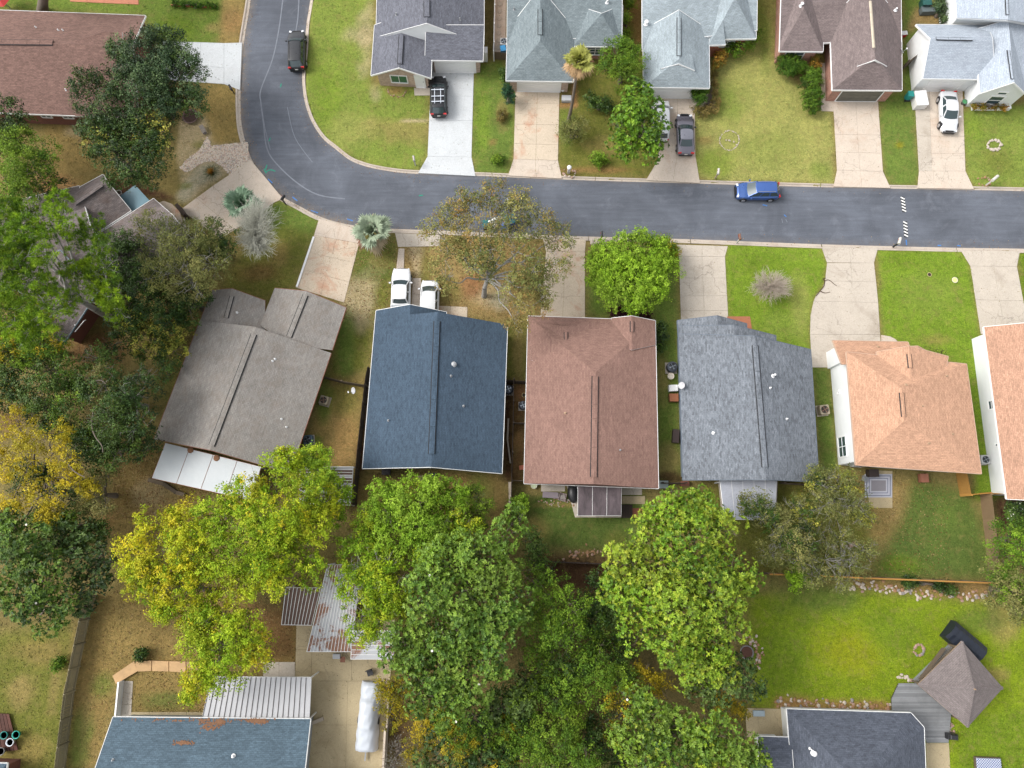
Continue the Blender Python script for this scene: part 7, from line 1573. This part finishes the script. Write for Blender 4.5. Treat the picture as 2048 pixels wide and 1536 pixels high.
T('leafy shrub between sage and silver houses', [(1256, 12, 12), (1254, 40, 10), (1250, 70, 8)], 2.2, 'green', seed=93, name='shrub', cat='shrub')
T('dark bicycle-tangled shrub at the tan pad of the white house', [(1882, 20, 10), (1884, 40, 10), (1880, 4, 10)], 1.8, 'bluish', seed=94, name='shrub', cat='shrub')
T('row of low plants in the north-west bed', [(352, 8, 7), (368, 9, 7), (384, 10, 7), (400, 11, 7), (416, 11, 6), (430, 12, 6)], .5, 'hedge', seed=95, name='shrub', cat='shrub', amt=.6)
T('small dark planting in the white house planter box', [(1948, 213, 4, .7), (1966, 214, 4, .7), (1988, 215, 4, .7), (2005, 216, 4, .7)], .7, 'orange', seed=96, name='shrub', cat='shrub', z0=.44)
T('grassy tuft shrub on the sage house verge', [(1005, 228, 10), (1000, 240, 7)], .8, 'bhedge', seed=97, name='shrub', cat='shrub', amt=.5)
T('weedy shrub on the verge near the white driveway', [(1000, 322, 9), (992, 320, 6)], .7, 'green', seed=98, name='shrub', cat='shrub', amt=.5)
T('leggy green shrub by the magnolia and east stone bed', [(1822, 1162, 10), (1880, 1172, 9), (1900, 1176, 8), (1815, 1160, 8)], 1.2, 'dgreen', seed=99, name='shrub', cat='shrub')
T('mid green tree filling the middle of the south wood', [(1130, 1340, 34), (1090, 1330, 30), (1160, 1330, 28), (1120, 1390, 34)], 8, 'green', seed=101, sec='dgreen')
T('dark glossy tree at the foot of the big middle magnolia', [(1000, 1420, 36), (1040, 1400, 30), (970, 1440, 34), (1050, 1370, 26)], 8, 'magnod', seed=102, sec='green')
T('wispy yellow-green tree between the two southern magnolias', [(1240, 1400, 26), (1260, 1370, 24), (1230, 1470, 26), (1290, 1350, 24), (1320, 1370, 22)], 7, 'ybush', seed=103, twig=5)
T('green tree south of the golden tree, joining the dark wood', [(130, 1050, 30), (90, 1040, 26), (180, 1070, 26)], 6, 'dgreen', seed=104, sec='green')
T('green-yellow tree west of the wooded house ruins', [(30, 700, 36), (60, 680, 30), (100, 690, 30), (80, 640, 28)], 10, 'green', seed=105, sec='ybush')
T('small dark tree at the taupe house north-west corner', [(400, 590, 26), (380, 620, 26), (360, 590, 24)], 6, 'dgreen', seed=106, sec='olive')
T('lime tree crown touching the gap garden', [(945, 985, 18), (960, 1010, 20), (950, 1040, 20)], 6, 'green', seed=107, sec='olive')
T('dark bush below the dead limbs', [(120, 850, 30), (180, 870, 26), (80, 820, 28), (220, 900, 26)], 6, 'dgreen', seed=108, sec='green')
T('understorey tree in the shaded gap below the dark boundary fence', [(1190, 1240, 30), (1215, 1290, 30), (1170, 1210, 26), (1225, 1230, 24)], 6, 'dgreen', seed=110, sec='green')
T('yellow-green understorey tree south of the middle magnolia', [(930, 1470, 28), (980, 1460, 26), (900, 1440, 22), (1020, 1450, 24)], 8, 'green', seed=111, sec='ybush')
T('soft green tree at the south edge below the yellow bush', [(1130, 1490, 34), (1170, 1520, 32), (1100, 1540, 32), (1200, 1540, 30)], 8.5, 'green', seed=112, sec='olive')
T('green tree wedged between the lime tree and middle magnolia', [(930, 1090, 26), (900, 1080, 24), (860, 1110, 24), (800, 1220, 22)], 8, 'oak', seed=113, sec='green')
T('dark green tree north of the south-west magnolia', [(30, 1090, 26), (150, 1090, 26), (200, 1060, 24), (110, 1075, 24)], 6.5, 'dgreen', seed=114, sec='green')
# bare twiggy trees
def bare(label, u, v, rp, h, base, n, seed, elong=(1, 1), mat=BARKG):
    rnd = random.Random(seed); c = P(u, v, h * .62); b0 = P(*base, 0); root = thing('tree', label, 'tree', b0); rr = rp * mpp(u, v, h); rel = c - b0; mb = MB().path([Vector((0, 0, -.1)), rel * .18 + Vector((0, 0, h * .12)), rel * .45], [.13, .1, .08], 8); mb.build('trunk', mat, root); br = MB()
    for i in range(n):
        d = Vector((rnd.gauss(0, 1) * elong[0], rnd.gauss(0, 1) * elong[1], abs(rnd.gauss(0, .7)) + .05)); d = d.normalized() * rnd.uniform(.5, 1); e = rel + Vector((d.x * rr * elong[0], d.y * rr * elong[1], d.z * h * .36)); s_ = rel * .45 + Vector((0, 0, 0)); m_ = s_.lerp(e, .45) + Vector((rnd.gauss(0, .2), rnd.gauss(0, .2), .2)); br.path([s_, m_, e], [.04, .025, .008], 3)
        for q in range(7):
            a = m_.lerp(e, rnd.uniform(0, 1)); b_ = a + (d.normalized() + Vector((rnd.gauss(0, .7), rnd.gauss(0, .7), rnd.gauss(0, .5)))).normalized() * rr * rnd.uniform(.15, .32); br.tube(a, b_, .014, .006, 3, caps=False)
    br.build('branch', mat, root); return root
LICH = plain('lichen_twig', lin((204, 204, 190), KA * 1.15), .9, var=.2, sc=5); TWG = plain('pinkish_twig', lin((206, 192, 176), KA * 1.2), .9, var=.2, sc=5)
bare('silvery leafless tree on the bend lawn beside the blue fan palm', 518, 458, 58, 6.5, (515, 505), 420, 4, (.85, 1.25), LICH)
bare('round leafless grey shrub on the bright lawn of the charcoal house', 1541, 573, 46, 2.8, (1541, 580), 210, 6, (1.05, .8), TWG)
# dead limbs showing in the western wood
for lb, pts in (('curved white dead limb in the dark wood, longer one', [(188, 815), (184, 850), (190, 872), (203, 890), (206, 905)]), ('short white dead limb above the longer one', [(192, 762), (203, 761), (212, 768)]), ('pale dead limb beside the golden tree', [(135, 925), (148, 942), (170, 955)])):
    c = P(*pts[0], 8.0); r = thing('dead_limb', lb, 'branch', c); q = catmull([P(*p, 8.0) - c for p in pts], 4); MB().path(q, [.08 - .05 * i / len(q) for i in range(len(q))], 7).build('limb', BARK, r)
# ------------------------------------------------------------------ palms
def frond_fan(mb, o, d, L, wd, n, droop, mi, rnd):
    d = d.normalized(); side = d.cross(Vector((0, 0, 1))).normalized(); up = side.cross(d); st = o + d * L * (.45 if d.z < .8 else .12); mb.tube(o, st, .02, .015, 3, mi)
    for k in range(n):
        a = (k / (n - 1) - .5) * 2.5; t_ = d * math.cos(a) + side * math.sin(a); l2 = L * .62 * (1 - .25 * abs(a) / 1.25) * rnd.uniform(.85, 1.1); w_ = side * math.cos(a) - d * math.sin(a); e = st + t_ * l2 + Vector((0, 0, -droop * l2 * rnd.uniform(.6, 1.3))); m_ = st + t_ * l2 * .55 + Vector((0, 0, -droop * l2 * .2))
        mb.add([st, m_ + w_ * wd, e, m_ - w_ * wd], [(0, 1, 2, 3)], mi)
def fanpalm(label, base, top, ht, mats, nf, L, seed, tr=.16, droop=.25, skirt=True, low=False):
    rnd = random.Random(seed); b0 = P(*base, 0); t0 = P(*top, ht); root = thing('palm_tree', label, 'palm tree', b0); rel = t0 - b0
    if ht > 1.5: MB().path([Vector((0, 0, -.1)), rel * .3 + Vector((.05, 0, 0)), rel * .7, rel], [tr * 1.5, tr, tr * .9, tr], 10).build('trunk', BARK, root)
    else: MB().tube((0, 0, 0), rel, tr * 1.4, tr, 10).build('trunk', BARK, root)
    for i in range(nf):
        f = i / nf; az = i * 2.399; el = 1.55 - 2.05 * f if not low else 1.5 - 1.5 * f; d = Vector((math.cos(az) * math.cos(el), math.sin(az) * math.cos(el), math.sin(el))); mb = MB(); mi = 0 if f < .66 or not skirt else (1 if rnd.random() < .8 else 2); frond_fan(mb, rel, d, L * rnd.uniform(.8, 1.1), .05 * L, 15, droop + .35 * (mi > 0), 0, rnd); mb.build('frond', mats[mi], root)
def fm(n, c): return plain(n, lin(c, KA), .6, var=.2, sc=3)
fanpalm('tall shaggy fan palm with dead tan skirt fronds before the sage house', (1137, 243), (1158, 122), 8.5, [fm('frond_yellowgreen', (176, 178, 84)), fm('frond_tan', (200, 164, 118)), fm('frond_brown', (150, 104, 60))], 30, 1.8, 3)
fanpalm('silvery blue fan palm beside the second south driveway', (744, 500), (744, 464), 2.6, [fm('frond_silver', (160, 176, 146)), fm('frond_straw', (178, 160, 128)), fm('frond_rust', (140, 100, 80))], 26, 2.3, 8, droop=.3)
fanpalm('blue-green fan palm behind the silvery leafless tree', (486, 422), (484, 408), 1.9, [fm('frond_bluegreen', (134, 164, 134)), fm('frond_straw', (178, 160, 128)), fm('frond_rust', (140, 100, 80))], 22, 2.1, 12, skirt=False, low=True)
# sago
c = P(426, 348, 0); sg = thing('sago_palm', 'round sago palm with orange heart in the stone bed', 'sago palm', c); rnd = random.Random(4); sgm = [fm('frond_deepgreen', (74, 92, 42)), fm('frond_orange', (206, 150, 54))]
for i in range(60):
    az = i * 2.399; el = 1.3 - 1.2 * i / 60; L = .55 + .5 * i / 60; d = Vector((math.cos(az) * math.cos(el), math.sin(az) * math.cos(el), math.sin(el))); s_ = Vector((-math.sin(az), math.cos(az), 0)); mb = MB()
    for k in range(9):
        f = (k + 1) / 9; p = d * L * f + Vector((0, 0, .35 - .3 * f * f)); w = .16 * math.sin(math.pi * (f * .85 + .1))
        for sg_ in (1, -1): mb.add([p, p + s_ * sg_ * w + d * .08, p + d * .035], [(0, 1, 2)])
    mb.tube(Vector((0, 0, .3)), d * L + Vector((0, 0, .05)), .012, n=3, caps=False); mb.build('frond', sgm[1] if i < 26 else sgm[0], sg)
MB().lathe([(.16, 0), (.18, .3), (.05, .42)], 10).build('trunk', BARKD, sg)
# tall trunk beyond the red-brown house
c = P(84, 22, 0); tk = thing('tree', 'pale thick trunk leaning north behind the red-brown house', 'tree', c); MB().path([Vector((0, 0, -.1)), P(86, 6, 2.2) - c, P(90, -60, 9) - c], [.62, .5, .4], 12).build('trunk', BARK, tk)
V, C_ = foliage([(tuple(P(70, -150, 10)), 4, 2.5), (tuple(P(130, -160, 10)), 3.5, 2.4)], 'green', 5); make_crown(tk, V, C_, 'green')
# fallen leaves on the ground: uncountable
n = 9000; r = np.random.default_rng(5)
cu = np.concatenate([r.uniform(225, 420, n // 3), r.uniform(640, 1020, n // 3), r.uniform(160, 600, n // 6), r.uniform(1600, 1900, n // 6)]); cv = np.concatenate([r.uniform(880, 1040, n // 3), r.uniform(480, 640, n // 3), r.uniform(1180, 1430, n // 6), r.uniform(960, 1150, n // 6)])
pp = np.array([tuple(P(a, b_, .03)) for a, b_ in zip(cu, cv)]); nn = unit(r.normal(size=(len(pp), 3)) * .25 + [0, 0, 1]); t_ = unit(np.cross(nn, r.normal(size=(len(pp), 3)))); L = .07 + .09 * r.random(len(pp))
pal = np.array([lin(c, KA) for c in ((170, 130, 80), (140, 96, 56), (196, 168, 120), (110, 78, 44))]); V, C_ = leaf_quads(pp, nn, t_, L, L * .6, pal[r.integers(0, 4, len(pp))])
me = npmesh('fallen_leaves', V, np.arange(len(V)).reshape(-1, 4), 4, C_); me.materials.append(LFM); tag(link('fallen_leaves', me), kind='stuff')
# leaf litter swept along the kerbs: uncountable
mk_ = []
for line, sgn in ((road_out, 1), (road_in, -1)):
    for i in range(len(line) - 1):
        for _ in range(7 if sgn > 0 else 4):
            d_ = (line[i + 1] - line[i]); q_ = Vector((-d_.y, d_.x, 0)).normalized() * sgn; p_ = line[i].lerp(line[i + 1], random.random()) + q_ * (random.random() ** 2 * 1.3 - .25); mk_.append((p_.x, p_.y, ZR + .05))
pp = np.array(mk_); nn = unit(r.normal(size=(len(pp), 3)) * .25 + [0, 0, 1]); t_ = unit(np.cross(nn, r.normal(size=(len(pp), 3)))); L = .06 + .08 * r.random(len(pp)); V, C_ = leaf_quads(pp, nn, t_, L, L * .6, pal[r.integers(0, 4, len(pp))])
me = npmesh('kerb_leaves', V, np.arange(len(V)).reshape(-1, 4), 4, C_); me.materials.append(LFM); tag(link('kerb_leaves', me), kind='stuff')
# short grass blades and weeds over the open ground: uncountable
n = 95000; u_ = r.uniform(-30, 2078, n); v_ = r.uniform(-30, 1566, n); aa_, bb_ = (u_ - 1024) / FPX, (768 - v_) / FPX; s_ = CAM_H / (CT - bb_ * ST); X_, Y_ = aa_ * s_, (ST + bb_ * CT) * s_
ix = np.clip(np.searchsorted(gx, X_) - 1, 0, len(gx) - 2); iy = np.clip(np.searchsorted(gy, Y_) - 1, 0, len(gy) - 2); ok = ~(rmask[iy, ix] | rmask[iy + 1, ix + 1] | rmask[iy, ix + 1] | rmask[iy + 1, ix]); X_, Y_, ix, iy = X_[ok], Y_[ok], ix[ok], iy[ok]; n = len(X_)
gc = C3[iy, ix]; green = (gc[:, 1] > gc[:, 0] * .95); tint = np.where(green[:, None], gc * (.75 + .9 * r.random((n, 1))), gc * (.6 + 1.1 * r.random((n, 1)))); tint = tint * (1 + (r.random((n, 3)) - .5) * .2)
pp = np.stack([X_, Y_, np.full(n, .012)], -1); nn = unit(r.normal(size=(n, 3)) * .55 + [0, 0, 1]); t_ = unit(np.cross(nn, r.normal(size=(n, 3)))); L = .10 + .14 * r.random(n); V, C_ = leaf_quads(pp, nn, t_, L, L * .45, tint)
me = npmesh('grass', V, np.arange(len(V)).reshape(-1, 4), 4, C_); me.materials.append(LFM); tag(link('grass', me), kind='stuff')
print('LEAVES', LEAFN)
